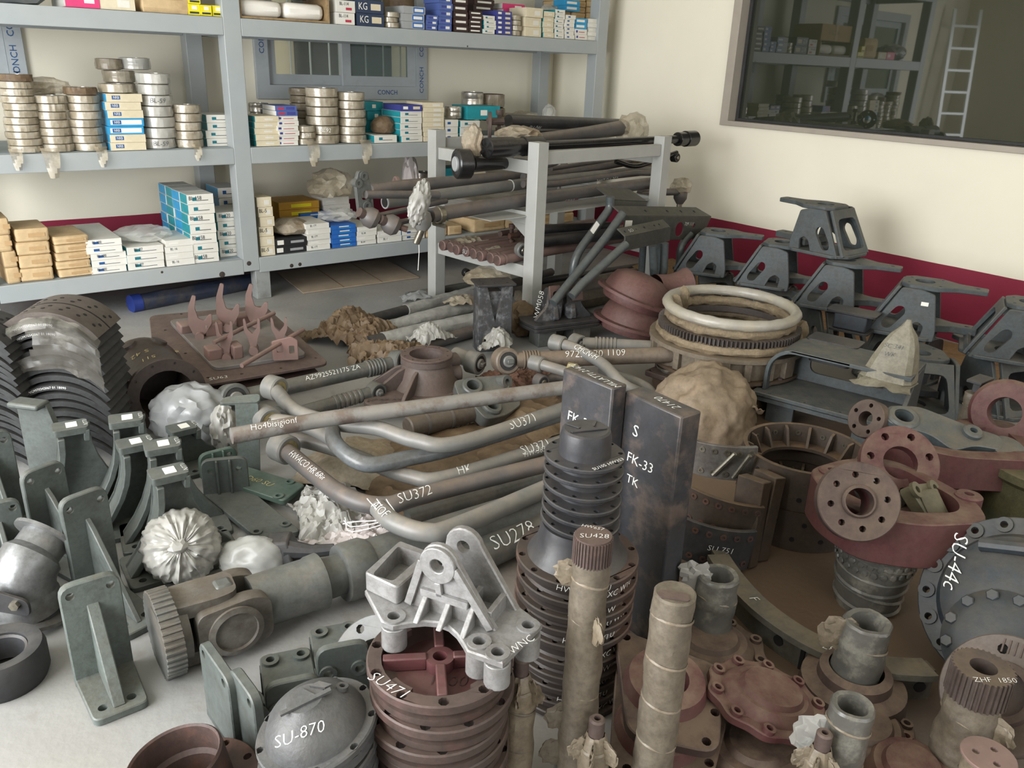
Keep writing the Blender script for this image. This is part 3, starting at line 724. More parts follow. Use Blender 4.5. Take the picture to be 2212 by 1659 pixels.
stack(2, 850, 910, -6, 2, R, '', 'brown wide ring', 'rear pair above grey cartons', yf=5.62, film='c')
stack(2, 870, 918, 14, 3, B, 'greyb', 'grey carton with blue label panel', 'grey and blue stack', dep=0.25)
stack(2, 921, 946, 33, 3, B, 'violet', 'soft violet carton', 'lower violet stack', dep=0.2)
stack(2, 948, 977, -8, 5, B, 'violet', 'violet carton', 'taller violet stack', dep=0.2)
stack(2, 979, 1011, -4, 5, B, 'maroon', 'dark maroon carton with white label', 'first maroon stack', dep=0.2)
stack(2, 1013, 1042, 24, 5, B, 'maroon', 'dark maroon carton', 'second maroon stack', dep=0.2)
stack(2, 1022, 1067, -14, 7, B, 'maroon', 'dark maroon carton', 'rear maroon stack', yf=5.56, dep=0.2)
stack(2, 1044, 1070, 34, 4, B, 'koyo', 'white carton with teal top', 'stack between maroon and purple', dep=0.2)
stack(2, 1072, 1106, 24, 5, B, 'purple', 'blue violet carton with white labels', 'purple stack', dep=0.2)
stack(2, 1086, 1134, 9, 6, B, 'pink', 'white and pink carton', 'rear pink stack', yf=5.56, dep=0.2)
stack(2, 1108, 1134, 33, 4, R, '', 'silver bearing in film', 'stack next to purple cartons')
stack(2, 1136, 1172, 17, 3, B, 'oem', 'thick cream carton', 'thick cream stack', dep=0.22)
stack(2, 1174, 1197, 25, 5, B, 'crumpled', 'small crumpled cream carton', 'narrow cream stack', dep=0.2)
stack(2, 1199, 1220, 21, 6, B, 'koyo', 'small white carton', 'first narrow white stack', dep=0.2)
stack(2, 1222, 1242, 33, 6, B, 'smallblue', 'small white carton', 'second narrow white stack', dep=0.2)
stack(2, 1244, 1269, 40, 4, B, 'pinkdot', 'white and purple carton', 'stack below the cyan carton', dep=0.2, special={3: ('cyan', 'plain cyan blue carton', ''), 2: ('cyan', 'plain cyan blue carton', '')})
stack(2, 1271, 1291, 41, 5, B, 'plainw', 'white carton touching corner post', 'last white stack', dep=0.2)
stack(2, 1222, 1254, 1, 2, B, 'cyan', 'cyan carton with white label', 'pair lying above white cartons', yf=5.52, bot=24, dep=0.15)
for r_, (a, b_) in enumerate(((1206, 1236), (1238, 1268), (1270, 1299))):
    stack(2, a, b_, -22, 9, K, '', 'brown kraft block', 'rear kraft wall, column %s' % ['near cyan carton', 'in the middle', 'at the post'][r_], yf=5.62, dep=0.2, jit=.002, grp='kraft blocks at the rear of the top shelf')
# cases and odd things that are not stacks
def span(l, r, py, y): return PY(l, py, y).x, PY(r, py, y).x
x0, x1 = span(519, 712, 40, 5.29)
t = thing('foam_crate', 'open wooden crate holding two white foam rolls on top shelf', 'crate', T((x0+x1)/2, 5.47, ZS[2]+0.001))
w = x1-x0; WOOD = mat('pale_crate_wood', '#b89c72', 0.7, var=0.15)
MB().box(w, .36, .012, z0=0).build('floor_board', WOOD, t); MB().box(.012, .36, .13, T(-w/2+.006, 0, .012), z0=0).build('side_board', WOOD, t); MB().box(.012, .36, .13, T(w/2-.006, 0, .012), z0=0).build('side_board', WOOD, t)
for s in (-1, 1): MB().box(w*.46, .30, .095, T(s*w*.238, 0, .014), z0=0).build('foam_roll', FOAM, t, bevel=.035)
x0, x1 = span(523, 708, 10, 5.3)
t = thing('cardboard_box', 'flat brown cardboard box lying on the foam crate', 'box', T((x0+x1)/2, 5.47, ZS[2]+0.145))
MB().box(x1-x0, .34, .16, z0=0).build('carton', KRAFT, t, bevel=.004); MB().box(.05, .002, .16, T(.0, -.171, 0), z0=0).build('tape', KRAFT_L, t)
write(t, 'AC 21 E', .06, fr((.05, -.172, .08), (1, 0, 0), (0, 0, 1)), INK)
x0, x1 = span(0, 132, 10, 5.3)
tag(blob(.21, .14, .09, .18, 3.5, 3, -.08).build('plastic_parcel', FILM_G, None, T(.82, 5.5, ZS[2]+.082), sharp=20), 'film wrapped bundle beside the pink carton on top shelf', 'parcel')
# loose film, bags and parcels among the stacks
def bagthing(name, label, cat, px, py, y, z, s, m, seed, amp=.25, flat=-.6):
    p = PY(px, py, y)
    return tag(blob(*s, amp, 3.0, seed, flat*s[2]).build(name, m, None, T(p.x, p.y, z+(-flat)*s[2]+.001), sharp=18), label, cat)
bagthing('brown_bag', 'round brown bag sitting on single white carton', 'bag', 828, 275, 5.42, PY(828, 291, 5.3).z+.002, (.085, .075, .07), BROWNP, 5, .12)
bagthing('clear_bag', 'clear film bag crumpled on the BL-77 cartons', 'bag', 308, 525, 5.5, PY(308, 530, 5.3).z+.004, (.16, .13, .045), FILM_C, 8)
bagthing('wrapped_parcel', 'white film wrapped parcel lying on the black cartons', 'parcel', 626, 505, 5.44, PY(626, 512, 5.3).z+.003, (.13, .12, .06), PAPER_W, 9, .14)
bagthing('clear_bag', 'big clear bag of dark parts behind the tie rods', 'bag', 716, 425, 5.62, ZS[0]+.32, (.14, .12, .10), FILM, 11, .4)
bagthing('clear_bag', 'clear bag with bearing lying on the bright blue cartons', 'bag', 730, 478, 5.45, PY(730, 484, 5.3).z+.004, (.13, .11, .045), FILM_C, 12)
bagthing('film_bag', 'pinkish plastic bag standing near the silver bearings', 'bag', 886, 372, 5.6, ZS[0]+.3, (.055, .06, .17), FILM_P, 13, .3)
bagthing('clear_cup', 'dusty film bundle behind the torn teal carton', 'bag', 1125, 250, 5.7, ZS[1]+.09, (.16, .1, .05), FILM, 14, .4)
bagthing('clear_bag', 'upright clear film pouch near the corner post', 'bag', 1186, 240, 5.6, ZS[1]+.09, (.06, .05, .09), FILM_C, 15, .2)
bagthing('kraft_parcel', 'flat kraft parcel beside the upright film pouch', 'parcel', 1236, 252, 5.5, ZS[1]+.07, (.13, .09, .035), KRAFT_L, 16, .12)
bagthing('clear_bag', 'small clear film wad on top shelf cream cartons', 'bag', 1184, 17, 5.66, ZS[2]+.14, (.08, .06, .07), FILM_C, 17, .3)
bagthing('brown_bag', 'brown paper wad behind second bearing stack', 'bag', 95, 190, 5.5, PY(95, 206, 5.3).z+.0, (.12, .05, .05), FILM, 18, .3)
# film that has torn loose and hangs over the shelf edge
for k, (px, py, s_) in enumerate(((34, 330, .07), (110, 336, .10), (218, 322, .07), (676, 318, .10), (790, 325, .10), (425, 318, .06))):
    p = PY(px, py, 5.262); b = MB(); vs_ = []; fs = []
    for j in range(7):
        for i in range(5):
            vs_.append(((i/4-.5)*s_*(1-.09*j), -.012*math.sin(j*1.1+i)-.004-(.01 if j > 1 else 0), .03-j*s_*.27))
    for j in range(6):
        for i in range(4): a = j*5+i; fs.append((a, a+1, a+6, a+5))
    b.add(vs_, fs)
    tag(b.build('film_scrap', FILM, None, T(p.x, p.y-.002, ZS[1])), 'torn film scrap over the middle shelf edge, ' + ['near the picture edge', 'under the second bearing stack', 'under the third bearing stack', 'under the small dark bearings', 'long strip below the rollers stack', 'under the small wrapped bearings'][k], 'film')
# writing on single stacks
def label_at(px, py, y, s, size, m, name='shelf_writing'):
    pass
# under the shelf
a, b_ = P(292, 655, 0.05), P(560, 605, 0.05)
rl = thing('plastic_roll', 'dark blue plastic wrapped roll lying under the shelf', 'roll', T(*a))
path = [(b_-a)*k/10 for k in range(11)]
MB().tube(path, .055, 16, jit=lambda a_, i: .008*noise.noise(Vector((math.cos(a_)*2, math.sin(a_)*2, i*1.3)))).build('roll', mat('blue_black_film', '#2c3242', 0.3, var=0.3, scale=14, patch='#5d5546', patchamt=.4), rl, sharp=25)
MB().cyl(.058, -.03, .03, 16, ax((0, 0, 0), b_-a)).build('blue_end', mat('deep_blue_film', '#2b3f8c', 0.35, var=.2), rl)
c0, c1, c2, c3 = P(655, 634, .004), P(905, 600, .004), P(830, 560, .004), P(600, 590, .004)
cb = MB(); cb.hexa([(*p.xy, .003) for p in (c0, c1, c2, c3)], [(*p.xy, .010) for p in (c0, c1, c2, c3)])
cs = tag(cb.build('cardboard_sheet', mat('grey_brown_kraft_cardboard', '#9c8d7a', .8, var=.1)), 'flat cardboard sheet lying on the floor under the shelf', 'cardboard')
for k in (1, 2):
    u = c0.lerp(c1, k/3); v = c3.lerp(c2, k/3)
    MB().hexa([(u.x-.004, u.y, .0101), (u.x+.004, u.y, .0101), (v.x+.004, v.y, .0101), (v.x-.004, v.y, .0101)], [(u.x-.004, u.y, .0112), (u.x+.004, u.y, .0112), (v.x+.004, v.y, .0112), (v.x-.004, v.y, .0112)]).build('fold_line', KRAFT_D, cs)

# ================================================================ the light grey rack full of shafts
RA = Vector((3.134, 3.738, 0)); RXD = Vector((1.191, .129, 0)).normalized(); RYD = Vector((-RXD.y, RXD.x, 0))
def RP(px, py, d):
    """point of the picture on the upright plane d behind the rack's front"""
    r_ = ray(px, py); q = RA+RYD*d; return EYE+r_*((q-EYE).dot(RYD)/r_.dot(RYD))
MRK = fr(RA, RXD, RYD); MRKI = MRK.inverted()
RL, RD = 1.20, .92
rk = thing('shaft_rack', 'light grey steel rack of square posts, full of long shafts', 'rack', MRK)
for x in (0, RL):
    for y in (0, RD):
        MB().box(.085, .085, 1.14, T(x, y, 0), z0=0).build('post', RACK_GREY, rk, bevel=.003)
for z, nm in ((1.05, 't'), (.70, 'm'), (.375, 'l')):
    for x in (0, RL): MB().box(.05, RD-.09, .075, T(x, RD/2, z-(.055 if nm == 't' else 0))).build('cross_beam', RACK_GREY, rk, bevel=.003)
    for y in ((0, RD) if nm == 't' else (RD,)): MB().box(RL-.09, .05, .075, T(RL/2, y, z)).build('rail', RACK_GREY, rk, bevel=.003)
MB().prism([(0, 0), (.16, 0), (0, -.10)], -.004, .004, (), T(0, .05, .665) @ RX(PI/2) @ RY(PI/2)).build('gusset', RACK_GREY, rk)
def rod(name, label, cat, pts, r, m, group=None, n=14, fil=0, parts=None, jit=None):
    """a bar or shaft through world points; its parts are given in world space too"""
    o = Vector(pts[0]); t = thing(name, label, cat, T(*o), group)
    path = [Vector(p)-o for p in pts]
    if fil: path = fillet(path, fil, 8)
    MB().tube(path, r, n, jit=jit).build('bar' if 'bar' in name else 'shaft', m, t)
    return t, o
def eye(t, o, c, axis, R_, w, m, bush=RUBBER, pin=ZINC, pinr=.4):
    """rubber bushed eye: ring, bush and pin"""
    M = ax(Vector(c)-o, axis)
    MB().ring(R_, R_*.72, -w/2, w/2, 28, M, w*.08).build('eye', m, t)
    MB().ring(R_*.73, R_*pinr, -w*.46, w*.46, 24, M).build('bush', bush, t)
    MB().cyl(R_*pinr, -w*.62, w*.62, 16, M, R_*.05).build('pin', pin, t)
    return M
def flangeon(t, o, c, axis, R_, th, m, nh=4, bore=.0, name='flange'):
    MB().plate(R_, bore, -th/2, th/2, nh, R_*.74, R_*.1, 28, ax(Vector(c)-o, axis)).build(name, m, t)
# upper tier
a, b = RP(1050, 320, .12), RP(1500, 299, .12)
t, o = rod('propeller_shaft', 'black telescopic shaft lying along the top front rail of the rack', 'shaft', [a, b], .028, BLACK_G)
u = (b-a); L_ = u.length
def sleeve(t, o, p0, p1, r, m, name='sleeve', n=20, bv=.004):
    d = (Vector(p1)-Vector(p0)); MB().cyl(r, 0, d.length, n, ax(Vector(p0)-o, d), bv).build(name, m, t)
sleeve(t, o, a, a+u*.10, .057, BLACK_G); sleeve(t, o, a+u*.09, a+u*.145, .050, BLACK_G); sleeve(t, o, a+u*.14, a+u*.215, .056, BLACK_G)
MB().cyl(.049, -.004, 0, 20, ax((0, 0, 0), -u)).build('end_cap', RUBBER, t)
sleeve(t, o, a+u*.895, a+u*.95, .048, BLACK_G); sleeve(t, o, a+u*.94, a+u*1.0, .055, BLACK_G)
c = RP(1000, 354, .16); e = RP(1135, 352, .30)
t, o = rod('torque_link', 'black arm with round bushed eye poking out below the telescopic shaft', 'arm', [c+(e-c)*.10, e], [.05, .024], BLACK_G)
eye(t, o, c, RYD*.35-RXD, .082, .085, BLACK_G, pin=GREYC, pinr=.5)
a, b = RP(1098, 262, .62), RP(1345, 270, .62)
t, o = rod('propeller_shaft', 'dark shaft with brown double yoke highest on the rack', 'shaft', [a, b], .043, BLACK, 'propeller shafts on the rack')
def ujoint(t, o, c, axis, s, m, hint=(0, 0, 1)):
    """two forked yokes on a cross"""
    M = ax(Vector(c)-o, axis, hint)
    b = MB(); b.box(s*.28, s*1.5, s*.28); b.build('cross', m, t, M @ T(0, 0, 0))
    for sx in (1, -1): MB().tube([(sx*s*.62, 0, -s*.9), (sx*s*.72, 0, -s*.3), (sx*s*.62, 0, s*.25)], [s*.28, s*.26, s*.3], 8).build('yoke_arm', m, t, M)
    for sy in (1, -1): MB().cyl(s*.3, -.2*s, .2*s, 12, RX(PI/2)).build('bearing_cap', m, t, M @ T(0, sy*s*.72, 0))
ujoint(t, o, RP(1078, 262, .60), RXD*.8-RYD*.5, .075, RUST)
flangeon(t, o, RP(1058, 272, .55), RXD*.7-RYD*.6, .085, .02, RUST, 4, .035)
write(t, 'SU-046', .04, material=PAINT, wrap=(ax((0, 0, 0), b-a), .043, .22, -2.3, 'along'))
a, b = RP(1150, 303, .42), RP(1348, 276, .45)
t, o = rod('propeller_shaft', 'dark grey shaft wearing a film bag at its far end', 'shaft', [a, a.lerp(b, .55), b], [.04, .042, .055], STEEL_D, 'propeller shafts on the rack')
w_ = MB(); blob(.11, .09, .105, .28, 2.6, 21, None).build('film_bag', FILM, t, T(*(RP(1366, 280, .42)-o)), sharp=20)
tag(blob(.13, .10, .045, .3, 3, 22, -.03).build('paper_wad', PAPER_W, None, T(*RP(1120, 292, .25)), sharp=20), 'crumpled beige paper strip lying behind the black telescopic shaft', 'paper')
tag(blob(.05, .06, .09, .3, 3, 23, None).build('paper_wad', PAPER_W, None, T(*RP(1022, 310, .22)), sharp=20), 'crumpled tan paper hanging at the rack top beside the shaft cap', 'paper')
a, b = RP(1190, 283, .75), RP(1320, 285, .75)
rod('propeller_shaft', 'thin black shaft glimpsed between the two upper shafts', 'shaft', [RP(1120, 287, .78), RP(1330, 280, .78)], .022, BLACK, 'propeller shafts on the rack')
# middle tier
def ends(*l): return [RP(px, py, d) for px, py, d in l]
t, o = rod('tie_rod', 'grey hollow tube with open end and white ring mark on the middle tier', 'tube', ends((832, 437, .40), (1140, 396, .40), (1415, 366, .40)), .036, STEEL_G)
MB().ring(.0365, .028, -.003, .004, 20, ax((0, 0, 0), RXD)).build('rim', GREYC, t); MB().cyl(.028, .0, .003, 20, ax(-RXD*.0035, RXD)).build('bore', HOLE, t)
MB().ring(.0372, .03, -.004, .004, 20, ax(RP(1102, 401, .40)-o, RXD)).build('paint_ring', PAINT, t)
t, o = rod('tie_rod', 'thick brownish tie rod with brass coloured clamp, nearest on the middle tier', 'tube', ends((930, 465, .14), (1140, 431, .14), (1430, 392, .14)), .040, STEEL_D)
c = RP(949, 464, .14); MB().ring(.047, .038, -.02, .02, 22, ax(c-o, RXD), .004).build('clamp', ZINC, t); MB().cyl(.012, -.05, .05, 10, ax(c-o-Vector((0, 0, .055)), RYD)).build('clamp_bolt', ZINC, t)
c = RP(912, 478, .14); MB().lathe([(0, -.05), (.03, -.05), (.05, -.02), (.052, .02), (.04, .05), (.02, .06), (0, .06)], 20, ax(c-o, (0.1, 0, 1))).build('ball_joint', STEEL_G, t)
c2 = RP(906, 508, .14); MB().cyl(.02, -.05, .05, 12, ax(c2-o, (.3, -.3, 1)), .003).build('threaded_stud', ZINC, t)
write(t, '1 15', .045, wrap=(ax((0, 0, 0), RXD), .041, .26, -1.6, 'round'))
write(t, '1000', .05, wrap=(ax(RP(1200, 422, .14)-o, RXD), .041, .10, -2.0, 'along'))
tag(blob(.045, .035, .10, .35, 3.2, 24, None, 4).build('film_bag', FILM_W, None, T(*RP(905, 440, .05)) @ RY(.3), sharp=70), 'white plastic bag tied over the ball joint end', 'bag')
for k, (px, py, d) in enumerate(((800, 470, .24), (845, 485, .2))):
    c = RP(px, py, d); t = thing('tie_rod_end', ['brown tie rod end with threaded neck under the holed lever', 'brown tie rod end lying next to the white plastic bag'][k], 'joint', T(*c))
    MB().lathe([(0, -.045), (.035, -.045), (.055, -.015), (.055, .02), (.035, .045), (0, .045)], 20, ax((0, 0, 0), RXD*.8-RYD*.5+Vector((0, 0, -.5)))).build('housing', STEEL_D, t)
    MB().tube([(0, 0, 0), RXD*-.07+Vector((0, 0, .035))], .026, 12).build('neck', RUST, t); MB().tube([(0, 0, 0), RXD*.62+RYD*.12+Vector((0, 0, .02))], .016, 10).build('link_rod', STEEL_D, t); MB().cyl(.017, .03, .09, 10, ax((0, 0, 0), RXD*.8-RYD*.6+Vector((0, 0, -.3)))).build('stud', RUSTY, t)
# holed lever standing up behind the tie rod ends
c0, c1 = RP(762, 387, .33), RP(788, 452, .33); u = (c0-c1); h = u.length
t = thing('steering_lever', 'flat grey lever plate with holes standing up on the rack end', 'lever', fr(c1, RXD, u))
MB().tube([(0, h*.45, .012), (.50, h*.45-.04, .012)], .022, 12).build('cross_rod', STEEL_D, t); MB().prism(rpoly([(-.045, -.02), (.055, -.02), (.045, h*.5), (.02, h+.02), (-.04, h+.03), (-.06, h*.8)], .02), -.012, .012, [circ(.028, 16, .0, h*.42), circ(.01, 10, .03, h*.25)]).build('plate', GREY_PAINT, t, bevel=.004)
for p in ((-.01, h-.0), (-.045, h*.8), (.005, .02)): MB().ring(.024, .010, -.02, .02, 16, T(*p, 0)).build('boss', GREY_PAINT, t)
# flanged black shaft at the rear
a, b = RP(872, 408, .72), RP(1062, 386, .72)
t, o = rod('propeller_shaft', 'glossy black shaft with pinkish flange sticking out at the rear', 'shaft', [a, b], .034, BLACK_G)
flangeon(t, o, RP(857, 409, .72), RXD-RYD*.4, .078, .022, PRIMER, 4, .03); ujoint(t, o, RP(990, 392, .70), RXD, .062, BLACK_G)
MB().cyl(.03, -.12, .03, 14, ax(b-o, RXD)).build('sleeve', BLACK_G, t)
rod('propeller_shaft', 'grey dusty shaft beside the pinkish flange', 'shaft', ends((800, 412, .6), (872, 402, .6), (1130, 380, .6)), .038, STEEL_D, 'shafts at the rear of the rack')
for k, (pts, r, m, lb) in enumerate((
    (((1130, 398, .3), (1195, 398, .3), (1290, 385, .3), (1370, 373, .3), (1432, 374, .3)), .022, STEEL_D, 'wavy grey bar with white stamped numbers across the rack'),
    (((1130, 383, .48), (1190, 378, .5), (1290, 362, .5), (1372, 348, .5)), .026, STEEL_D, 'brownish straight bar above the wavy bar'),
    (((1190, 365, .66), (1285, 353, .66), (1380, 342, .66)), .02, STEEL_D, 'thin brown bar highest of the middle tier'),
    (((1100, 352, .3), (1140, 365, .33), (1200, 352, .45), (1225, 333, .5)), .022, STEEL_D, 'short bent dark bar under the top rail'),
    (((1330, 348, .4), (1370, 362, .35), (1462, 330, .3)), .018, BLACK_G, 'black rod end poking out past the far post'))):
    t, o = rod('stabiliser_bar', lb, 'bar', ends(*pts), r, m, fil=.1)
    if k == 0: write(t, '2097 SU-353', .045, wrap=(ax(RP(1290, 385, .3)-o, RP(1370, 373, .3)-RP(1290, 385, .3)), .023, .08, -2.2, 'along'))
    if k == 4: eye(t, o, RP(1458, 340, .3), RYD, .035, .05, BLACK_G)
t = thing('drag_link_end', 'ball joint end with torn film hanging past the far rack post', 'joint', T(*RP(1470, 420, .2)))
MB().lathe([(0, -.07), (.025, -.07), (.05, -.03), (.052, .01), (.03, .05), (0, .05)], 18).build('housing', STEEL_D, t); MB().cyl(.02, -.11, -.065, 8).build('nut', ZINC, t)
blob(.075, .06, .055, .35, 3, 26).build('film_scrap', FILM, t, T(.0, 0, .06), sharp=18)
MB().tube([(-.50, -.05, .05), (0, 0, .02)], .026, 12).build('neck', STEEL_D, t)
tag(blob(.07, .06, .06, .3, 3, 27).build('paper_wad', BROWNP, None, T(*RP(1385, 350, .45)), sharp=20), 'brown paper bundle around a bar end inside the rack', 'paper')
tag(sheet(.95, .42, .02, .012, 8, 5, 18).build('film_strip', FILM, None, MRK @ T(.08, .55, .74) @ RY(.03), sharp=20), 'dusty bubble film strip lying between the middle tier tubes', 'film')
tag(MB().box(1.5, .26, .004).build('steel_strip', RACK_GREY, None, MRK @ T(.42, .16, .716)), 'flat grey sheet strip under the thick tie rod', 'strip')
# lower tier: eight capped red tubes side by side
GRP = 'red axle tubes on the lower tier'
ex = [(972, 537), (990, 543), (1007, 549), (1023, 555), (1040, 560), (1055, 565), (1072, 570), (1090, 575)]
for k, (px, py) in enumerate(ex):
    d = .66-.52*k/7; s = -.17+.01*math.sin(k*2.3)
    t = thing('steering_tube', 'red brown capped tube on the lower tier, %s' % ['farthest from the front', 'second from the wall side', 'third from the wall side', 'marked with white paint', 'fifth from the wall side', 'sixth from the wall side', 'seventh from the wall side', 'nearest to the front'][k], 'tube', MRK @ T(s, d, .4475), GRP)
    MB().cyl(.029, .0, 1.5, 16, RY(PI/2)).build('tube', PRIMER, t); MB().cyl(.0335, 0, .045, 18, RY(PI/2), .004).build('end_cap', PRIMER, t)
    MB().ring(.0335, .02, .055, .065, 18, RY(PI/2)).build('collar', PRIMER, t)
    if k == 3: write(t, 'SU', .04, fr((-.003, 0, 0), (0, -1, 0), (0, 0, 1)))
for k, (a, b, r, m, lb) in enumerate((((1150, 497, .5), (1330, 490, .5), .035, BLACK, 'black shaft lying on the red tubes'), ((1140, 522, .3), (1390, 500, .3), .04, BLACK, 'black shaft marked SU-221 lying on the red tubes'))):
    t, o = rod('propeller_shaft', lb, 'shaft', [P(a[0], a[1], .525), P(b[0], b[1], .525)], r, m, 'propeller shafts on the lower tier')
    if k: write(t, 'SU-221', .05, wrap=(ax((0, 0, 0), RP(*b)-RP(*a)), r, .32, -2.2, 'along'))
t = thing('universal_joint', 'rusty brown universal joint lying on the red tubes', 'joint', T(*(RP(1105, 512, .42)+Vector((0, 0, .02)))))
ujoint(t, Vector((0, 0, 0)), (0, 0, 0), RXD, .07, RUSTY); ujoint(t, Vector((0, 0, 0)), RXD*.12, RYD, .06, RUSTY)
t = thing('universal_joint', 'silver grey joint ring beside the nearest red tube', 'joint', T(*RP(1128, 540, .1)))
eye(t, Vector((0, 0, 0)), (0, 0, 0), RYD+RXD*.3, .045, .05, STEEL_G)
tag(sheet(.2, .12, .03, .02, 14, 7, 14).build('paper_scrap', PAPER_W, None, T(*(RP(1072, 552, .32)+Vector((0, 0, .01)))), sharp=20), 'torn tan paper scrap on the front red tubes', 'paper')
tag(sheet(.24, .14, .03, .02, 14, 8, 14).build('paper_scrap', FILM, None, T(*(RP(1010, 530, .6)+Vector((0, 0, .01)))), sharp=20), 'dusty film scrap on the rear red tubes', 'film')
tag(blob(.14, .1, .06, .3, 3, 28).build('paper_wad', FILM, None, T(*RP(1055, 598, .35)), sharp=20), 'film wrapped bundle hanging under the red tubes', 'bag')
# bottom of the rack: tubes on the floor
for k, (a, b, r, m, lb) in enumerate((((1020, 640, .7), (1395, 590, .7), .05, STEEL_D, 'dark tube at the back of the rack bottom'), ((1120, 640, .45), (1400, 585, .45), .045, WRAP, 'paper wrapped tube in the rack bottom, upper layer'), ((1150, 650, .25), (1410, 600, .25), .055, STEEL_D, 'grey brown tube in the rack bottom, middle'), ((1180, 662, .13), (1420, 617, .13), .055, WRAP, 'paper wrapped tube along the front of the rack bottom'), ((1150, 610, .5), (1400, 572, .5), .025, BLACK, 'thin black tube on top of the rack bottom pile'), ((1080, 620, .3), (1190, 588, .6), .03, GREY_PAINT, 'short grey tube lying crosswise in the rack bottom'))):
    rod('axle_tube', lb, 'tube', [RP(*a), RP(*b)], r, m, jit=(lambda a_, i: .004*math.sin(a_*5+i)) if m is WRAP else None)
# ---- bent tube step frames leaning in front of the rack
FRAME = mat('dark_grey_frame_paint', '#5c6466', .32, var=.08, dust=.3, dustcol='#8a8478')
PLATE = mat('dark_olive_frame_plate', '#4f4f4a', .5, var=.1, dust=.35, dustcol='#77725f')
def channel(t, o, p0, p1, w, h, m, holes=(), skew=0.0, wd=None):
    """folded plate from p0 to p1: a sloping top face and a front face hanging from it, holes cut in both"""
    p0, p1 = Vector(p0)-o, Vector(p1)-o; L = (p1-p0).length; back = (wd or RYD*.6+Vector((0, 0, .35))).normalized()
    top = [c for c in holes if c[3] == 't']; fro = [c for c in holes if c[3] == 'f']
    M = fr(p0, p1-p0, back)
    MB().prism([(0, 0), (L, 0), (L-skew, w), (-skew*.2, w)], -.004, .004, [circ(r, 12, u*L, v*w) for u, v, r, _ in top], M).build('top_plate', m, t)
    M2 = fr(p0, p1-p0, (0, 0, -1))
    MB().prism([(0, 0), (L, 0), (L-skew, h), (skew*.6, h)], -.004, .004, [circ(r, 16, u*L, v*h) for u, v, r, _ in fro], M2).build('front_plate', m, t)
    return M, M2, L
D_ = -.24
# frame marked with a sticker, rearmost
t = thing('step_bracket', 'bent tube bracket with plain dark top plate and white sticker', 'bracket', T(*RP(1240, 640, -.12)))
o = RP(1240, 640, -.12)
channel(t, o, RP(1322, 432, -.12), RP(1398, 436, -.12), .15, .05, PLATE, skew=.03, wd=RYD*.8+Vector((0, 0, .35)))
MB().tube(fillet([p-o for p in ends((1318, 425, -.12), (1318, 450, -.12), (1236, 562, -.13), (1240, 640, -.12))], .12, 8), .027, 14).build('tube', FRAME, t)
MB().tube([p-o for p in ends((1390, 440, -.1), (1390, 520, -.1), (1385, 600, -.1))], .024, 12).build('leg', FRAME, t)
u = RP(1262, 520, -.13)-RP(1292, 478, -.13)
write(t, 'AZ1664', .035, wrap=(ax(RP(1262, 524, -.13)-o, u), .027, .06, -1.2, 'along'))
MB().prism(rrect(.075, .034, .004), 0, .0012, (), fr(RP(1278, 490, -.153)-o-RYD*.026, RP(1270, 502, -.153)-RP(1286, 478, -.153), (1, 0, .3))).build('sticker', LBL, t)
# long frame
o = RP(1200, 640, D_); t = thing('step_bracket', 'long channel bracket with round cutouts and straight grey tube', 'bracket', T(*o))
hol = [(.28, .5, .012, 't'), (.52, .5, .012, 't'), (.68, .5, .012, 't'), (.84, .5, .012, 't'), (.22, .45, .018, 'f'), (.40, .6, .035, 'f'), (.50, .5, .022, 'f'), (.63, .55, .048, 'f'), (.80, .4, .016, 'f'), (.30, .75, .012, 'f')]
M, M2, L = channel(t, o, RP(1346, 467, D_), RP(1536, 468, D_), .10, .155, PLATE, hol, .08)
write(t, '709 111', .035, M2 @ T(L*.73, .05, -.005) @ RX(PI), shear=.3)
MB().prism(rrect(.07, .05, .003), 0, .001, (), M2 @ T(.06, .05, -.0055)).build('barcode_label', LBL, t)
MB().tube([p-o for p in ends((1345, 462, D_-.02), (1310, 512, D_-.03), (1195, 655, D_-.06))], .027, 14).build('tube', FRAME, t)
MB().tube(fillet([p-o for p in ends((1492, 506, D_), (1470, 530, D_), (1468, 580, D_), (1440, 640, D_))], .08), .026, 12).build('leg', FRAME, t)
MB().tube([p-o for p in ends((1410, 500, D_), (1425, 560, D_), (1428, 640, D_))], .03, 12).build('leg', FRAME, t)
# short frame
D2 = -.42
o = RP(1256, 615, D2); t = thing('step_bracket', 'short channel bracket with a row of holes, nearest of the three', 'bracket', T(*o))
hol = [(.08, .5, .009, 't'), (.32, .5, .006, 't'), (.5, .5, .009, 't'), (.72, .5, .009, 't'), (.83, .5, .009, 't')]
M, M2, L = channel(t, o, RP(1350, 512, D2), RP(1448, 491, D2), .075, .085, PLATE, hol, .0)
write(t, 'SO', .035, M @ T(L*.2, .035, .004))
MB().tube([p-o for p in ends((1352, 528, D2), (1256, 615, D2), (1235, 640, D2))], .026, 14).build('tube', FRAME, t)
MB().tube([p-o for p in ends((1410, 530, D2), (1412, 580, D2), (1416, 640, D2))], .026, 12).build('leg', FRAME, t)
MB().tube([p-o for p in ends((1436, 525, D2), (1434, 580, D2), (1420, 650, D2))], .026, 12).build('leg', FRAME, t)
# loose white thread hanging from the tie rod end
a, b = RP(904, 505, .14), RP(903, 584, .14)
tag(MB().tube([a, a.lerp(b, .5)+RXD*.006, b], .002, 6).build('thread', PAINT), 'thin white thread hanging from the tie rod joint in front of the shelf', 'thread')

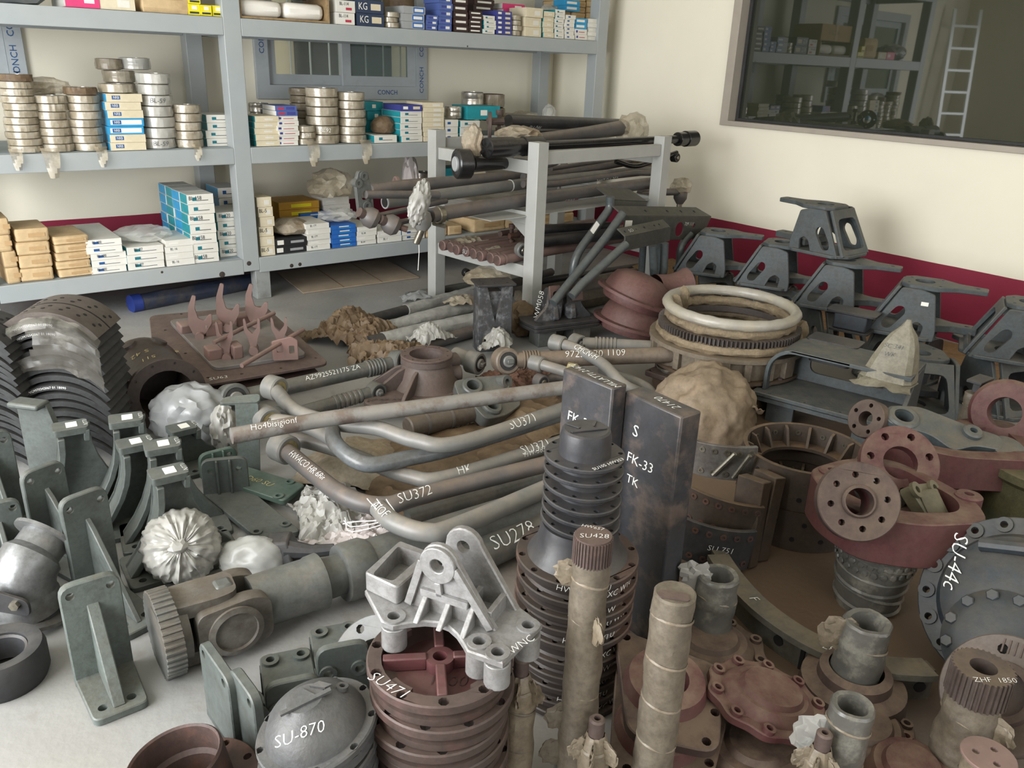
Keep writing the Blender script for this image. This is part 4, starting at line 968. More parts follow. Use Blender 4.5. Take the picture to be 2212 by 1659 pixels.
# ================================================================ castings along the red dado
def bracket_parts():
    """chassis bracket: base plate, pierced walls, top plate with a round hole and two arms"""
    o = []
    b = MB(); b.prism(rpoly([(-.23, -.10), (-.16, -.19), (.10, -.19), (.14, -.15), (.14, .15), (.10, .18), (-.16, .18), (-.23, .10)], .01, 2), 0, .02, [circ(.009, 8, -.2, -.07), circ(.009, 8, -.2, .07), circ(.009, 8, -.15, -.16), circ(.009, 8, -.15, .15), circ(.07, 16, 0, 0)])
    o.append(('base_plate', b))
    win = rpoly([(-.125, .04), (-.085, .035), (-.02, .13), (-.03, .165), (-.065, .165), (-.125, .075)], .02, 3)
    wal = rpoly([(-.19, .0), (-.015, .0), (.015, .075), (.045, .095), (.075, .075), (.065, .0), (.135, .0), (.135, .06), (.10, .245), (.04, .262), (-.06, .262)], .012, 2)
    for y, s in ((-.165, -.165), (.15, .15)):
        b = MB(); b.prism(wal, -.011, .011, [win], fr((0, y, .0), (1, 0, 0), (0, -y*.25, 1)))
        o.append(('side_wall', b))
    L = Vector((-.205, 0, .01)); d = Vector((.13, 0, .25)); b = MB()
    b.prism([(-.155, 0), (.14, 0), (.115, d.length), (-.13, d.length)], -.01, .01, [rpoly([(-.125, .035), (.11, .035), (.085, .225), (-.10, .225)], .04, 3)], fr(L, (0, 1, 0), d)); o.append(('end_wall', b))
    b = MB(); b.prism(rpoly([(-.075, -.08), (-.03, -.125), (.10, -.125), (.20, -.06), (.33, -.05), (.33, .03), (.20, .05), (.11, .115), (-.03, .115), (-.075, .07)], .01, 2), .252, .277, [circ(.05, 18, .03, 0), circ(.011, 8, .28, -.01), circ(.008, 8, -.04, -.07), circ(.008, 8, -.04, .06), circ(.008, 8, .11, -.08), circ(.008, 8, .11, .08)]); o.append(('top_plate', b))
    b = MB(); b.prism(rpoly([(.05, -.14), (.20, -.05), (.32, -.045), (.32, .035), (.20, .04), (.05, .13)], .01, 2), .035, .072, [circ(.011, 8, .27, -.005)]); o.append(('lower_arm', b))
    return o
_bp = [(n_, b.mesh(n_)) for n_, b in bracket_parts()]
for n_, me in _bp: me.materials.append(CAST)
BG = 'dark grey chassis brackets along the red dado'
def cast_bracket(x, y, z, yaw, label, sticker=False, tilt=0):
    t = thing('chassis_bracket', label, 'bracket', T(x, y, z) @ RZ(yaw) @ RX(tilt), BG)
    for n_, me in _bp: link(n_, me, t, None, .003)
    if sticker: MB().prism(rrect(.035, .04, .002), 0, .001, (), fr((.06, -.155, .20), (1, 0, 0), (0, .25, 1)) @ T(0, 0, .012)).build('sticker', LBL, t)
    return t
ua = P(2110, 640, .54)-P(2000, 598, .54); YW = -1.20
HB = .279
up = [(4.50, 3.49), (4.58, 3.04), (4.47, 2.52), (4.36, 2.00), (4.41, 1.50)]
nm = ['farthest from camera', 'second from the rack', 'under the topmost bracket', 'with a white square sticker', 'cut by the picture edge']
for k, (x, y) in enumerate(up):
    cast_bracket(x, y, HB+.001, YW+[.12, .05, 0, 0, .05][k], 'dark grey cast bracket in the upper row, '+nm[k], k == 3)
nl = ['farthest, behind the ring gear', 'behind the wrapped ring gear, partly dark', 'behind the rubber mounts', 'behind the paper wrapped bundle', 'at the picture edge']
for k, (x, y) in enumerate(up):
    cast_bracket(x+.02, y+.02, 0, YW+[2.4, 2.3, 2.5, 1.2, 2.4][k], 'dark grey cast bracket standing on the floor, '+nl[k])
cast_bracket(4.55, 2.70, 2*HB+.004, YW+PI-.35, 'topmost dark grey cast bracket standing on two others')
cast_bracket(4.02, 1.75, 0, YW+1.9, 'dark grey cast bracket on the floor between the big channel bracket and wrapped post')
# brown cardboard on the floor along the dado
tag(MB().box(.55, 3.2, .006, T(0, 0, .004)).build('cardboard_sheet', mat('tan_cardboard', '#a98a63', .8, var=.12), None, T(5.0, 2.3, 0) @ RZ(.03)), 'tan cardboard strip on the floor along the red dado', 'cardboard')
tag(MB().box(.5, .55, .006, T(0, 0, .004)).build('cardboard_sheet', mat('tan_cardboard', '#a98a63'), None, T(4.95, 4.15, 0) @ RX(.16) @ T(0, 0, .055)), 'crumpled brown cardboard leaning in the corner beyond the rack', 'cardboard')
# ---- big channel bracket with the rounded end, and what lies on it
o = P(1800, 905, 0); xa = (P(1925, 855, .3)-P(1700, 800, .3)).normalized(); Mx = fr(P(1800, 860, .15), xa, (-xa.y, xa.x, 0))
t = thing('channel_bracket', 'large grey channel bracket with rounded end and oval slot, on its feet', 'bracket', Mx)
rim = [(-.30, .0)]+arc(.13, PI, PI/2, 8, -.17, .09)+[(.33, .22)]; rin = [(.33, .20)]+arc(.112, PI/2, PI, 8, -.17, .09)+[(-.282, .0)]
FXZ = fr((0, .15, 0), (1, 0, 0), (0, 0, 1))
MB().prism(rim+rin, 0, .27, (), FXZ).build('curved_rim', CAST, t, bevel=.003)
MB().prism([(-.29, 0), (.33, 0), (.33, .21)]+arc(.12, PI/2, PI, 8, -.17, .09), 0, .016, [rpoly([(-.17, .05), (.20, .05), (.20, .15), (-.17, .15)], .045, 4)], FXZ).build('slotted_web', CAST, t, bevel=.003)
MB().prism(rpoly([(-.33, -.17), (.33, -.17), (.33, .15), (-.33, .15)], .02), -.02, .0, [circ(.008, 8, x_, -.15) for x_ in (-.25, -.08, .08, .25)]).build('base_plate', CAST, t, bevel=.003)
MB().prism(rpoly([(-.31, -.16), (.31, -.16), (.31, -.06), (-.31, -.06)], .01), -.045, -.025).build('lower_flange', CAST, t, bevel=.003)
MB().prism([(-.16, 0), (.14, 0), (.14, .20), (.02, .20)], -.01, .01, (), fr((.32, 0, 0), (0, 1, 0), (0, 0, 1))).build('end_web', CAST, t, bevel=.003)
for sx in (-1, 1):
    MB().box(.13, .02, .12, T(sx*.2, -.11, -.10)).build('foot', CAST, t, bevel=.003)
    MB().box(.02, .2, .13, T(sx*.22, 0, -.085)).build('foot', CAST, t, bevel=.003)
for k, (px, py, z, w) in enumerate(((1842, 692, .345, .17), (1802, 757, .32, .16))):
    t = thing('rubber_mount', ['black rubber mount with dusty steel plate, upper of two', 'black rubber mount with dusty steel plate, resting on the channel bracket'][k], 'mount', fr(P(px, py, z), xa, (-xa.y, xa.x, 0)))
    MB().box(w, .12, .085).build('rubber_block', mat('blue_black_rubber', '#2e343b', .6, var=.1), t, bevel=.008); MB().prism(rpoly([(-w*.75, -.07), (w*.75, -.07), (w*.75, .07), (-w*.75, .07)], .02), .043, .055).build('steel_plate', BLACK, t, bevel=.002)
    MB().prism(rpoly([(-w*.6, -.07), (w*.6, -.07), (w*.6, .07), (-w*.6, .07)], .02), -.055, -.043).build('steel_plate', BLACK, t, bevel=.002)
# paper wrapped bundle
c = P(1925, 800, .42); t = thing('paper_bundle', 'part in tan translucent paper with twisted peak and faint pencil writing', 'parcel', fr(P(1920, 812, .33), xa, (-xa.y, xa.x, 0)) @ Matrix.Scale(.78, 4))
b = MB(); pro = [(.155, 0), (.14, .04), (.12, .12), (.095, .20), (.07, .25), (.03, .30), (.012, .34)]
vs_ = []; fs = []; n = 20
for k, (r, z) in enumerate(pro):
    for i in range(n):
        a = 2*PI*i/n; sq = 1/max(abs(math.cos(a)), abs(math.sin(a)))**.75; rr = r*sq*(1+.05*noise.noise(Vector((math.cos(a)*2, math.sin(a)*2, z*9)))); vs_.append((rr*math.cos(a)*.95+z*.12, rr*math.sin(a)*.75, z))
for k in range(len(pro)-1):
    for i in range(n): j = (i+1) % n; fs.append((k*n+i, k*n+j, k*n+n+j, k*n+n+i))
fs.append(tuple(range((len(pro)-1)*n, len(pro)*n))); b.add(vs_, fs); WAXP = mat('tan_waxed_paper', '#a09a86', .55, var=.15, patch='#787160', patchamt=.5)
b.build('paper', WAXP, t, sharp=28)
write(t, 'SC 341', .035, fr((.01, -.093, .20), (1, 0, .03), (0, .3, 1)), INK, shear=.3, offs=-.015); write(t, 'WK', .035, fr((.0, -.104, .155), (1, 0, .03), (0, .25, 1)), INK, shear=.2, offs=-.015)
tag(sheet(.24, .2, .04, .015, 8, 11, 18, .3).build('paper_skirt', WAXP, None, fr(P(1905, 828, .30), xa, (-xa.y, xa.x, 0)), sharp=25), 'loose tan paper skirt under the twisted bundle', 'paper')
# ---- flywheel housing with ring gears lying on it
c = P(1555, 838, 0); HC = Vector((c.x, c.y, 0))
t = thing('flywheel_housing', 'brown grey ribbed flywheel housing standing under the ring gears', 'housing', T(*HC))
HOUS = mat('dusty_cast_housing', '#857a6a', .65, var=.15, dust=.5, dustcol='#9c8668', bump=.25, patch='#6f6455', patchamt=.4)
HOUSD = mat('brown_dusty_cast_housing', '#6b594a', .7, var=.15, dust=.4, dustcol='#8e7150', bump=.25)
zt = ZT(HC, 724)
MB().lathe([(.33, 0), (.355, .01), (.345, zt*.5), (.385, zt*.55), (.385, zt*.60), (.30, zt*.60), (.30, 0), (.33, 0)], 40).build('lower_shell', HOUSD, t)
MB().lathe([(.31, zt*.605), (.36, zt*.61), (.365, zt*.9), (.395, zt*.93), (.395, zt), (.31, zt), (.31, zt*.605)], 40).build('upper_shell', HOUS, t)
for i in range(20):
    a = 2*PI*i/20; MB().box(.03, .035 if i % 3 else .07, zt*.30, RZ(a) @ T(.372, 0, zt*.77)).build('rib', HOUS, t, bevel=.004)
for i in range(10): MB().cyl(.012, zt*.60, zt*.63, 8, RZ(2*PI*i/10+.2) @ T(.372, 0, 0)).build('bolt', RUST, t)
g0 = zt+.012
def toothed(r, dr, n):
    o_ = []
    for i in range(n):
        a = 2*PI*i/n; s = 2*PI/n
        o_ += [(r*math.cos(a), r*math.sin(a)), ((r+dr)*math.cos(a+s*.12), (r+dr)*math.sin(a+s*.12)), ((r+dr)*math.cos(a+s*.42), (r+dr)*math.sin(a+s*.42)), (r*math.cos(a+s*.54), r*math.sin(a+s*.54))]
    return o_
TOR = lambda R_, r, jit=0: None
def torus(b, R_, r, n=64, m=14, amp=0.0, sd=0.0, M=None, k=1.0):
    vs_ = []; fs = []
    for i in range(n):
        a = 2*PI*i/n
        for j in range(m):
            q = 2*PI*j/m; rr = r*(1+amp*noise.noise(Vector((math.cos(a)*9+sd, math.sin(a)*9, math.cos(q)*1.5+j*.2)))); vs_.append(((R_+rr*math.cos(q))*math.cos(a), (R_+rr*math.cos(q))*math.sin(a), rr*math.sin(q)*k))
    for i in range(n):
        for j in range(m): fs.append((i*m+j, ((i+1) % n)*m+j, ((i+1) % n)*m+(j+1) % m, i*m+(j+1) % m))
    return b.add(vs_, fs, M)
JUTE = mat('torn_tan_wrapping_strip', '#9c8b70', .75, var=.2, scale=18, patch='#7d6d56', patchamt=.5, patchscale=9, bump=.4, bscale=40)
t = thing('ring_gear', 'torn paper wrapped ring gear, lowest, lying on the flywheel housing', 'gear', T(HC.x, HC.y, zt+.022))
torus(MB(), .345, .022, 72, 12, .45, 2).build('paper_wrap', JUTE, t, sharp=28)
t = thing('ring_gear', 'dark toothed ring gear laid bare between two wrapped rings', 'gear', T(HC.x, HC.y, zt+.045))
MB().prism(toothed(.338, .018, 110), 0, .032, [circ(.29, 60)]).build('toothed_ring', mat('dark_gear_steel', '#5a5350', .5, var=.15, dust=.25), t)
t = thing('ring_gear', 'paper wrapped ring gear with shreds hanging inside, under the white one', 'gear', T(HC.x, HC.y, zt+.101))
torus(MB(), .305, .024, 72, 12, .4, 8).build('paper_wrap', JUTE, t, sharp=28)
t = thing('ring_gear', 'topmost ring gear wrapped in whitish film', 'gear', T(HC.x, HC.y, zt+.152) @ RX(.02))
torus(MB(), .318, .027, 80, 14, .12, 5).build('film_wrap', mat('whitish_film_wrap', '#b9b3a6', .35, var=.12, scale=14, patch='#a89c80', patchamt=.5, patchscale=3, bump=.4, bscale=40), t, sharp=30)
for k, (a, r, z) in enumerate(((-.55, .335, .06), (-.75, .36, .04), (-.4, .35, .1), (2.2, .28, .12), (1.7, .29, .13))):
    tag(blob(.035, .02, .05, .5, 3, 30+k, None, 2).build('paper_shred', JUTE, None, T(HC.x+r*math.cos(a), HC.y+r*math.sin(a), zt+z) @ RZ(a), sharp=20), 'torn paper shred hanging from the ring gear wrap, ' + ['beside the dark teeth', 'lowest of the hanging ones', 'below the white ring', 'inside the ring, nearest the wall', 'inside the ring, nearest the rack'][k], 'paper')
tag(blob(.1, .09, .05, .35, 3, 36).build('film_bag', FILM_G, None, T(HC.x+.05, HC.y-.05, .27), sharp=20), 'silver film bag lying inside the ring gears', 'bag')
# ---- oxide red axle bell housings
BELLM = mat('smooth_oxide_red_primer', '#7d5753', .6, var=.1, dust=.35, dustcol='#8f7668', patch='#6d4746', patchamt=.4)
bell = [(.14, 0), (.185, .0), (.195, .02), (.195, .04), (.24, .045), (.24, .062), (.20, .066), (.19, .11), (.165, .16), (.12, .185), (.06, .195), (0, .195)]
c = P(1362, 745, 0)+AW*.10
def bellat(z, tilt, pit, label):
    t = thing('axle_bell', label, 'casting', fr(c+UP*z, RH, AW) @ RY(tilt) @ RX(pit)); MB().lathe(bell, 40).build('bell', BELLM, t)
    for i in range(10): MB().cyl(.009, .060, .064, 8, RZ(2*PI*i/10) @ T(.22, 0, 0)).build('bolt_hole', HOLE, t)
    return t
bellat(.055, .22, -.05, 'lower oxide red bell casting lying behind the torque rods')
t = bellat(.225, .34, -.05, 'upper oxide red bell casting with pipe neck, tilted on another')
MB().lathe([(.09, 0), (.075, .1), (.085, .18), (.10, .22), (.088, .22), (.07, .16), (.0, .14)], 24, ax((.12, .08, .13), (.95, .45, .45))).build('neck', BELLM, t)
# ---- black block bracket and black saddle bracket
c = P(1062, 752, 0); zt2 = ZT(c, 612); t = thing('block_bracket', 'tall scuffed black block bracket with V groove and bushed hole', 'bracket', fr(c, (.93, -.36, 0), (.36, .93, 0)))
SCUFF = mat('scuffed_black_paint', '#3a3d41', .55, var=.2, patch='#7f8286', patchamt=.65, patchscale=16, dust=.3)
MB().prism([(-.10, 0), (.10, 0), (.10, zt2), (.05, zt2), (0, zt2*.45), (-.05, zt2), (-.10, zt2)], -.06, .06, [circ(.04, 20, -.035, .07)], fr((0, 0, 0), (1, 0, 0), (0, 0, 1))).build('block', SCUFF, t, bevel=.004)
MB().ring(.04, .03, -.065, .065, 20, T(-.035, 0, .07) @ RX(PI/2)).build('bushing', ZINC, t)
MB().box(.17, .10, zt2*.9, T(0, .02, zt2*.45)).build('rear_web', SCUFF, t)
MB().prism(rrect(.23, .17, .01), zt2, zt2+.012, [circ(.009, 8, x_, y_) for x_ in (-.07, 0, .07) for y_ in (-.04, .04)]).build('top_plate', BLACK, t, bevel=.002)
c = P(1205, 735, 0); t = thing('saddle_bracket', 'black saddle bracket with two horns and white number, resting on grey feet', 'bracket', fr(c+Vector((0, 0, 0)), (.98, -.19, 0), (.19, .98, 0)))
z0 = .105; hs_ = (ZT(c, 612)-z0-.045)/.24
for k in range(2): MB().prism(rpoly([(-.23, -.13), (.22, -.13), (.25, .08), (.20, .16), (-.20, .16), (-.25, .02)], .03), z0+k*.022, z0+k*.022+.020, [circ(.012, 8, x_, y_) for x_, y_ in ((-.16, -.09), (.17, -.09), (.18, .09), (-.17, .1))]).build('base_plate', BLACK, t, bevel=.003)
for s in (-1, 1):
    h = rpoly([(-.16, 0), (.02, 0), (.03, .22), (-.03, .24), (-.06, .22), (-.075, .10)], .03, 4)
    MB().prism([(s*x_*-1, y_*hs_) for x_, y_ in h], -.012, .012, (), fr((s*.02+.0, -.0, z0+.042), (1, 0, 0), (0, 0, 1)) @ T(s*.02, 0, .04)).build('horn', SCUFF, t, bevel=.003)
    MB().prism(rpoly([(-.10, 0), (.10, 0), (.05, .20*hs_), (-.04, .23*hs_)], .03), -.014, .014, (), fr((s*.06, .02, z0+.042), (0, 1, 0), (0, 0, 1))).build('horn_web', SCUFF, t, bevel=.003)
    MB().prism(rrect(.075, .10, .006), 0, .014, [circ(.018, 14)], fr((s*.075, -.055, z0+.042+.19*hs_), (1, 0, 0), (0, .25, 1))).build('rust_pad', RUSTY, t, bevel=.002)
    MB().box(.12, .12, z0, T(s*.12, -.02, 0), z0=0).build('grey_foot', GREY_PAINT, t, bevel=.004)
write(t, '72118', .06, fr((-.10, -.028, z0+.1), (.2, 0, 1), (-1, 0, .2)), PAINT)
write(t, 'WM058', .05, fr((-.16, -.028, z0+.14), (.2, 0, 1), (-1, 0, .2)), PAINT)
# ---- shafts wrapped in grey film lying towards the rack
DK = mat('matt_black_shaft', '#34373b', .5, var=.1, dust=.15)
for k, (a, b, r, m, wr, lb) in enumerate((((705, 716, .05), (1030, 628, .05), .034, DK, .48, 'black shaft marked SU-220, rearmost of the film wrapped ones'), ((758, 730, .06), (1032, 655, .06), .038, DK, .2, 'black ended shaft in grey film, second of the bundle'), ((795, 742, .05), (1036, 690, .05), .044, DK, .12, 'black ended shaft in grey film with torn patches, nearest one'), ((920, 745, .04), (1036, 712, .04), .035, STEEL_D, 0, 'short brown shaft beside the black block'), ((880, 640, .04), (1090, 604, .04), .03, GREY_PAINT, 0, 'grey tube lying behind the film wrapped shafts'))):
    a, b = P(*a), P(*b); t, o = rod('half_shaft', lb, 'shaft', [a, b], r, m)
    if wr:
        u = b-a; sd = k*9.1
        MB().tube([u*(wr+(1-wr)*i/24) for i in range(25)], r+.006, 16, None, True, lambda a_, i: .006*noise.noise(Vector((math.cos(a_)*1.5+sd, math.sin(a_)*1.5, i*.7)))).build('film_wrap', mat('pale_grey_label_film_wrap', '#a3a29c', .35, var=.2, scale=18, patch='#7f7e78', patchamt=.5, patchscale=10, bump=.5, bscale=30), t, sharp=25)
    if k == 0: write(t, 'SU-220', .04, wrap=(ax((0, 0, 0), b-a), r, .12, -1.9, 'along'))
t, o = rod('lever_rod', 'short black rod with flat foot lying on the film wrapped shafts behind the block', 'rod', [P(1005, 588, .20), P(1085, 630, .16)], .018, BLACK_G)
MB().cyl(.03, -.01, .03, 12, ax((0, 0, 0), P(1085, 630, .16)-P(1005, 588, .20)), .006).build('round_end', BLACK_G, t)
tag(sheet(.20, .14, .03, .025, 10, 12, 16).build('film_scrap', FILM_G, None, T(*P(900, 648, .07)), sharp=20), 'white film scrap on the rear shaft of the wrapped bundle', 'film')
tag(sheet(.20, .16, .05, .03, 10, 13, 16).build('paper_scrap', PAPER_W, None, T(*P(1000, 660, .08)), sharp=20), 'beige paper scrap hanging on the wrapped shafts', 'paper')
tag(blob(.09, .07, .10, .3, 3, 38, None).build('paper_bundle', BROWNP, None, T(*(P(1125, 690, .1))), sharp=20), 'brown paper bundle tied behind the black block', 'parcel')

# ================================================================ the heap in the middle: bars, torque rods, castings
Z0 = Vector((0, 0, 0)); UP = Vector((0, 0, 1))
def pl(zs, *pts):
    return [P(px, py, zs[i] if isinstance(zs, (list, tuple)) else zs) for i, (px, py) in enumerate(pts)]
def smooth(pts, n=6):
    """Catmull-Rom through world points"""
    p = [Vector(q) for q in pts]; p = [p[0]*2-p[1]]+p+[p[-1]*2-p[-2]]; out = []
    for i in range(1, len(p)-2):
        for k in range(n):
            t = k/n; out.append(.5*((2*p[i])+(p[i+1]-p[i-1])*t+(2*p[i-1]-5*p[i]+4*p[i+1]-p[i+2])*t*t+(-p[i-1]+3*p[i]-3*p[i+1]+p[i+2])*t**3))
    out.append(p[-2]); return out
def bar(label, pts, r, m, name='stabiliser_bar', n=16, group=None):
    t, o = rod(name, label, 'bar', smooth(pts), r*.93, m, group, n); return t, o
def wr(t, o, a, b, r, s, size, ang, z=None, m=None):
    """handwriting along a straight length from a to b"""
    write(t, s, size, material=m, wrap=(ax(Vector(a)-o, Vector(b)-Vector(a), (0, 0, 1)), r, (Vector(b)-Vector(a)).length*.5 if z is None else z, ang, 'along'))
# brown oiled paper under everything
for k, (px, py, w, d, h) in enumerate(((985, 985, .62, .5, .07), (1130, 900, .6, .5, .10), (760, 1010, .45, .4, .06), (880, 1080, .5, .32, .05), (1120, 1010, .5, .4, .08))):
    tag(sheet(w, d, h, .022, 6, 40+k, 26).build('oiled_paper', BROWNP if k != 2 else PAPER_W, None, T(*P(px, py, .0)) @ RZ(.4*k), sharp=25), 'crumpled brown oiled paper on the floor, ' + ['in the middle of the bent bars', 'behind the long bent bars', 'paler sheet beside the green brackets', 'under the lowest bent bar', 'beside the scuffed black plates'][k], 'paper')
# bent stabiliser bars, seen end first
# uppermost: eye, light grey bend, then the long bar with white writing
zt_ = .30
pts = pl((.25, .25, .26, .27, .26, .25, .24), (592, 838), (640, 888), (730, 915), (815, 925), (900, 952), (1000, 955), (1250, 872))
t, o = bar('bent bar with raised eye, marked SU371, upper of two with that mark', pts, .031, STEEL_G)
eye(t, o, pts[0], RH*.9-AW*.5, .052, .07, STEEL_G, BRASS, ZINC, .35)
wr(t, o, P(1075, 936, .24), P(1165, 905, .24), .031, 'SU371', .055, 2.2)
pts = pl((.33, .33, .34, .34), (500, 942), (700, 906), (900, 880), (1260, 832))
t, o = bar('straight long bar with flaked paint crossing over the bent bars', pts, .031, mat('flaked_grey_bar_paint', '#7b7975', .45, var=.12, dust=.3, dustcol='#a08f7a', patch='#4f3f38', patchamt=.8, patchscale=7))
wr(t, o, pts[0], pts[1], .031, 'Ho4bisigionf', .032, 2.2, .14)
pts = pl((.25, .23, .20, .19, .19, .20), (716, 925), (728, 962), (790, 1003), (880, 990), (1000, 962), (1250, 884))
t, o = bar('smooth blue grey bent bar with barcode sticker', pts, .032, mat('smooth_blue_grey_paint', '#7d8386', .3, var=.06, dust=.2, patch='#6d655d', patchamt=.3))
W_ = ax(P(955, 974, .19)-o, P(1010, 960, .19)-P(955, 974, .19), (0, 0, 1))
def wrap_patch(t, W, r, z0, z1, a0, a1, m, name='barcode_sticker'):
    vs_ = []; fs = []
    for i in range(7):
        a = a0+(a1-a0)*i/6; vs_ += [((r+.001)*math.cos(a), (r+.001)*math.sin(a), z0), ((r+.001)*math.cos(a), (r+.001)*math.sin(a), z1)]
    for i in range(6): fs.append((2*i, 2*i+1, 2*i+3, 2*i+2))
    MB().add(vs_, fs, W).build(name, m, t)
wrap_patch(t, W_, .032, .0, .07, 1.9, 2.6, LBL)
for k in range(9): wrap_patch(t, W_, .0326, .022+k*.0045, .022+k*.0045+.0022*(1+k % 2*.4), 2.05, 2.4, INK, 'bar_code')
pts = pl((.15, .14, .13, .13, .13), (628, 945), (740, 975), (880, 1028), (980, 1028), (1250, 942))
t, o = bar('bent bar marked HK and SU371, lower of two with that mark', pts, .031, STEEL_G)
wr(t, o, P(985, 1025, .13), P(1170, 968, .13), .031, 'SU371', .055, 2.2, .36)
wr(t, o, P(985, 1025, .13), P(1170, 968, .13), .031, 'HK', .045, 2.3, .02)
wr(t, o, P(985, 1025, .13), P(1170, 968, .13), .031, 'HW-363 K  TAU', .03, 2.75, .40)
pts = pl((.17, .17, .17, .16, .16, .16), (612, 968), (668, 1015), (745, 1072), (830, 1092), (930, 1065), (1250, 985))
t, o = bar('thick dark bent bar marked SU372 with bushed eye', pts, .034, STEEL_D)
eye(t, o, pts[0], RH*.8-AW*.6, .056, .075, STEEL_G, BRASS, ZINC, .35)
wr(t, o, P(860, 1085, .16), P(960, 1055, .16), .034, 'SU372', .05, 2.3, .05)
wr(t, o, pts[0], pts[2], .034, 'HWACO HR 6Bit', .034, 2.2)
pts = pl((.22, .22, .215, .21, .19), (818, 1098), (850, 1128), (920, 1150), (990, 1136), (1215, 1040))
t, o = bar('lowest bent bar tied with white string above the big propeller shaft', pts, .033, STEEL_G)
wr(t, o, pts[0], pts[1], .033, 'AIOF', .04, 2.2)
st = []
c = P(828, 1105, .22)-o
for k in range(3): MB().tube(smooth([c+RH*(-.05+.03*k)+UP*.045, c+AW*-.04+UP*.0+RH*.02*k, c-RH*.09-AW*.03*k-UP*.04, c-RH*.13+AW*.02*k-UP*.05], 5), .0016, 5).build('string', PAINT, t)
pts = pl(.06, (975, 1145), (1080, 1118), (1225, 1068)); bar('plain grey bar lying behind the lowest bent bar', [P(880, 1120, .05), P(1040, 1075, .05), P(1225, 1015, .05)], .034, GREY_PAINT)
pts = pl((.24, .24, .23), (575, 905), (660, 920), (720, 950)); t, o = bar('short grey bar end with large bushed eye behind the straight bar', pts, .03, STEEL_G); eye(t, o, pts[0], RH*.7-AW*.7, .052, .07, STEEL_G, BRASS, ZINC, .35)
# torque rods with rubber bushed eyes
def torque_rod(label, a, b, r, m, Ra, ax_a, Rb=None, ax_b=None, bel=(.72, .86), text=None, tang=-1.7, tz=None, tsz=.045):
    a, b = Vector(a), Vector(b); u = b-a; t, o = rod('torque_rod', label, 'rod', [a+u*.06, b-u*(.06 if Rb else 0)], r, m, None, 18)
    o = a+u*.06
    eye(t, o, a, ax_a, Ra, Ra*1.25, m, RUBBER, STEEL_G, .45)
    M = ax(a-o, ax_a); MB().box(Ra*.5, Ra*.35, Ra*2.2, M).build('pin_block', GREY_PAINT, t, bevel=.004)
    if Rb:
        eye(t, o, b, ax_b, Rb, Rb*1.25, m, RUBBER, STEEL_G, .45); MB().box(Rb*.5, Rb*.35, Rb*2.2, ax(b-o, ax_b)).build('pin_block', GREY_PAINT, t, bevel=.004)
    if bel:
        L = u.length; n = 6
        for k in range(n):
            z = L*(bel[0]+(bel[1]-bel[0])*k/n); MB().ring(r*1.16, r*.9, z, z+L*(bel[1]-bel[0])/n*.6, 20, ax(a-o, u), .002).build('clamp_ring', m, t)
    if text: write(t, text, tsz, wrap=(ax(a-o, u), r, u.length*(tz or .45), tang, 'along'))
    return t, o
torque_rod('grey green torque rod with clamp rings, nearest the shift fork cover', P(503, 862, .16), P(862, 782, .17), .036, GREY_PAINT, .068, RH*.55-AW*.6+UP*.3, .058, RH*.75-AW*.5+UP*.2, (.78, .90), 'AZ9925521175 ZA', 2.2, .56, .035)
torque_rod('short grey torque rod lying under the cast axle nose', P(600, 905, .08), P(812, 845, .10), .03, GREY_PAINT, .05, RH*.5-AW*.7, .045, RH*.6-AW*.6, (.55, .85))
t, o = torque_rod('dusty brown torque rod stamped 1109 with square footed ball block', P(1092, 779, .22), P(1450, 766, .23), .040, mat('dusty_brown_rod', '#85786b', .5, var=.12, dust=.5, dustcol='#a08a72'), .064, RH*.35-AW*.8+UP*.2, None, None, (.10, .20), '9725   20 1109', 2.3, .52, .05)
c = P(1452, 770, .20)-o
MB().lathe([(0, -.05), (.05, -.05), (.078, -.035), (.082, 0), (.082, .06), (.06, .075), (0, .075)], 26, T(*c)).build('ball_block', mat('dusty_brown_rod', '#85786b'), t); MB().ring(.072, .06, -.062, -.052, 24, T(*c)).build('steel_band', ZINC, t)
MB().prism(rrect(.19, .19, .012), -.105, -.078, [circ(.013, 10, sx*.07, sy*.07) for sx in (-1, 1) for sy in (-1, 1)], T(*c) @ RZ(.15)).build('square_foot', RUST, t, bevel=.003); MB().cyl(.05, -.08, -.05, 20, T(*c)).build('neck', STEEL_D, t)
torque_rod('pale dusty torque rod behind the stamped one', P(1246, 742, .20), P(1440, 752, .20), .036, STEEL_G, .05, RH*.6-AW*.6, None, None, (.2, .45))
torque_rod('grey rod eye with square lug, just behind the cast axle nose', P(1025, 783, .14), P(985, 765, .14), .04, STEEL_G, .058, RH*.8-AW*.5, None, None, None)
pts = pl((.26, .26, .24, .20, .15), (1205, 742), (1240, 752), (1300, 785), (1345, 830), (1385, 850)); t, o = bar('light grey curved arm with eye and white writing over the torque rods', pts, .03, STEEL_G)
eye(t, o, pts[0], RH*.8-AW*.55, .043, .075, STEEL_G, BRASS, ZINC, .4); wr(t, o, pts[1], pts[2], .03, 'CHCN-H', .04, 2.2, .1)
pts = pl((.22, .22, .2, .18), (1160, 785), (1185, 792), (1240, 810), (1330, 850)); t, o = bar('short grey arm with small eye beside the square pin eye', pts, .028, STEEL_G); eye(t, o, pts[0], RH*.8-AW*.55, .038, .07, STEEL_G, BRASS, ZINC, .4)
pts = pl((.12, .14, .14, .10, .06), (1300, 800), (1345, 815), (1392, 835), (1412, 858), (1408, 885)); bar('pale curved bar end between the black plates and the square foot', pts, .028, STEEL_G)
MB().ring(.034, .02, -.02, .02, 18, ax(P(1236, 800, .27), (RH*.8-AW*.3))).build('yellow_cap', BRASS); tag(bpy.data.objects['yellow_cap'], 'small yellowed plastic cap on the short grey arm', 'cap')
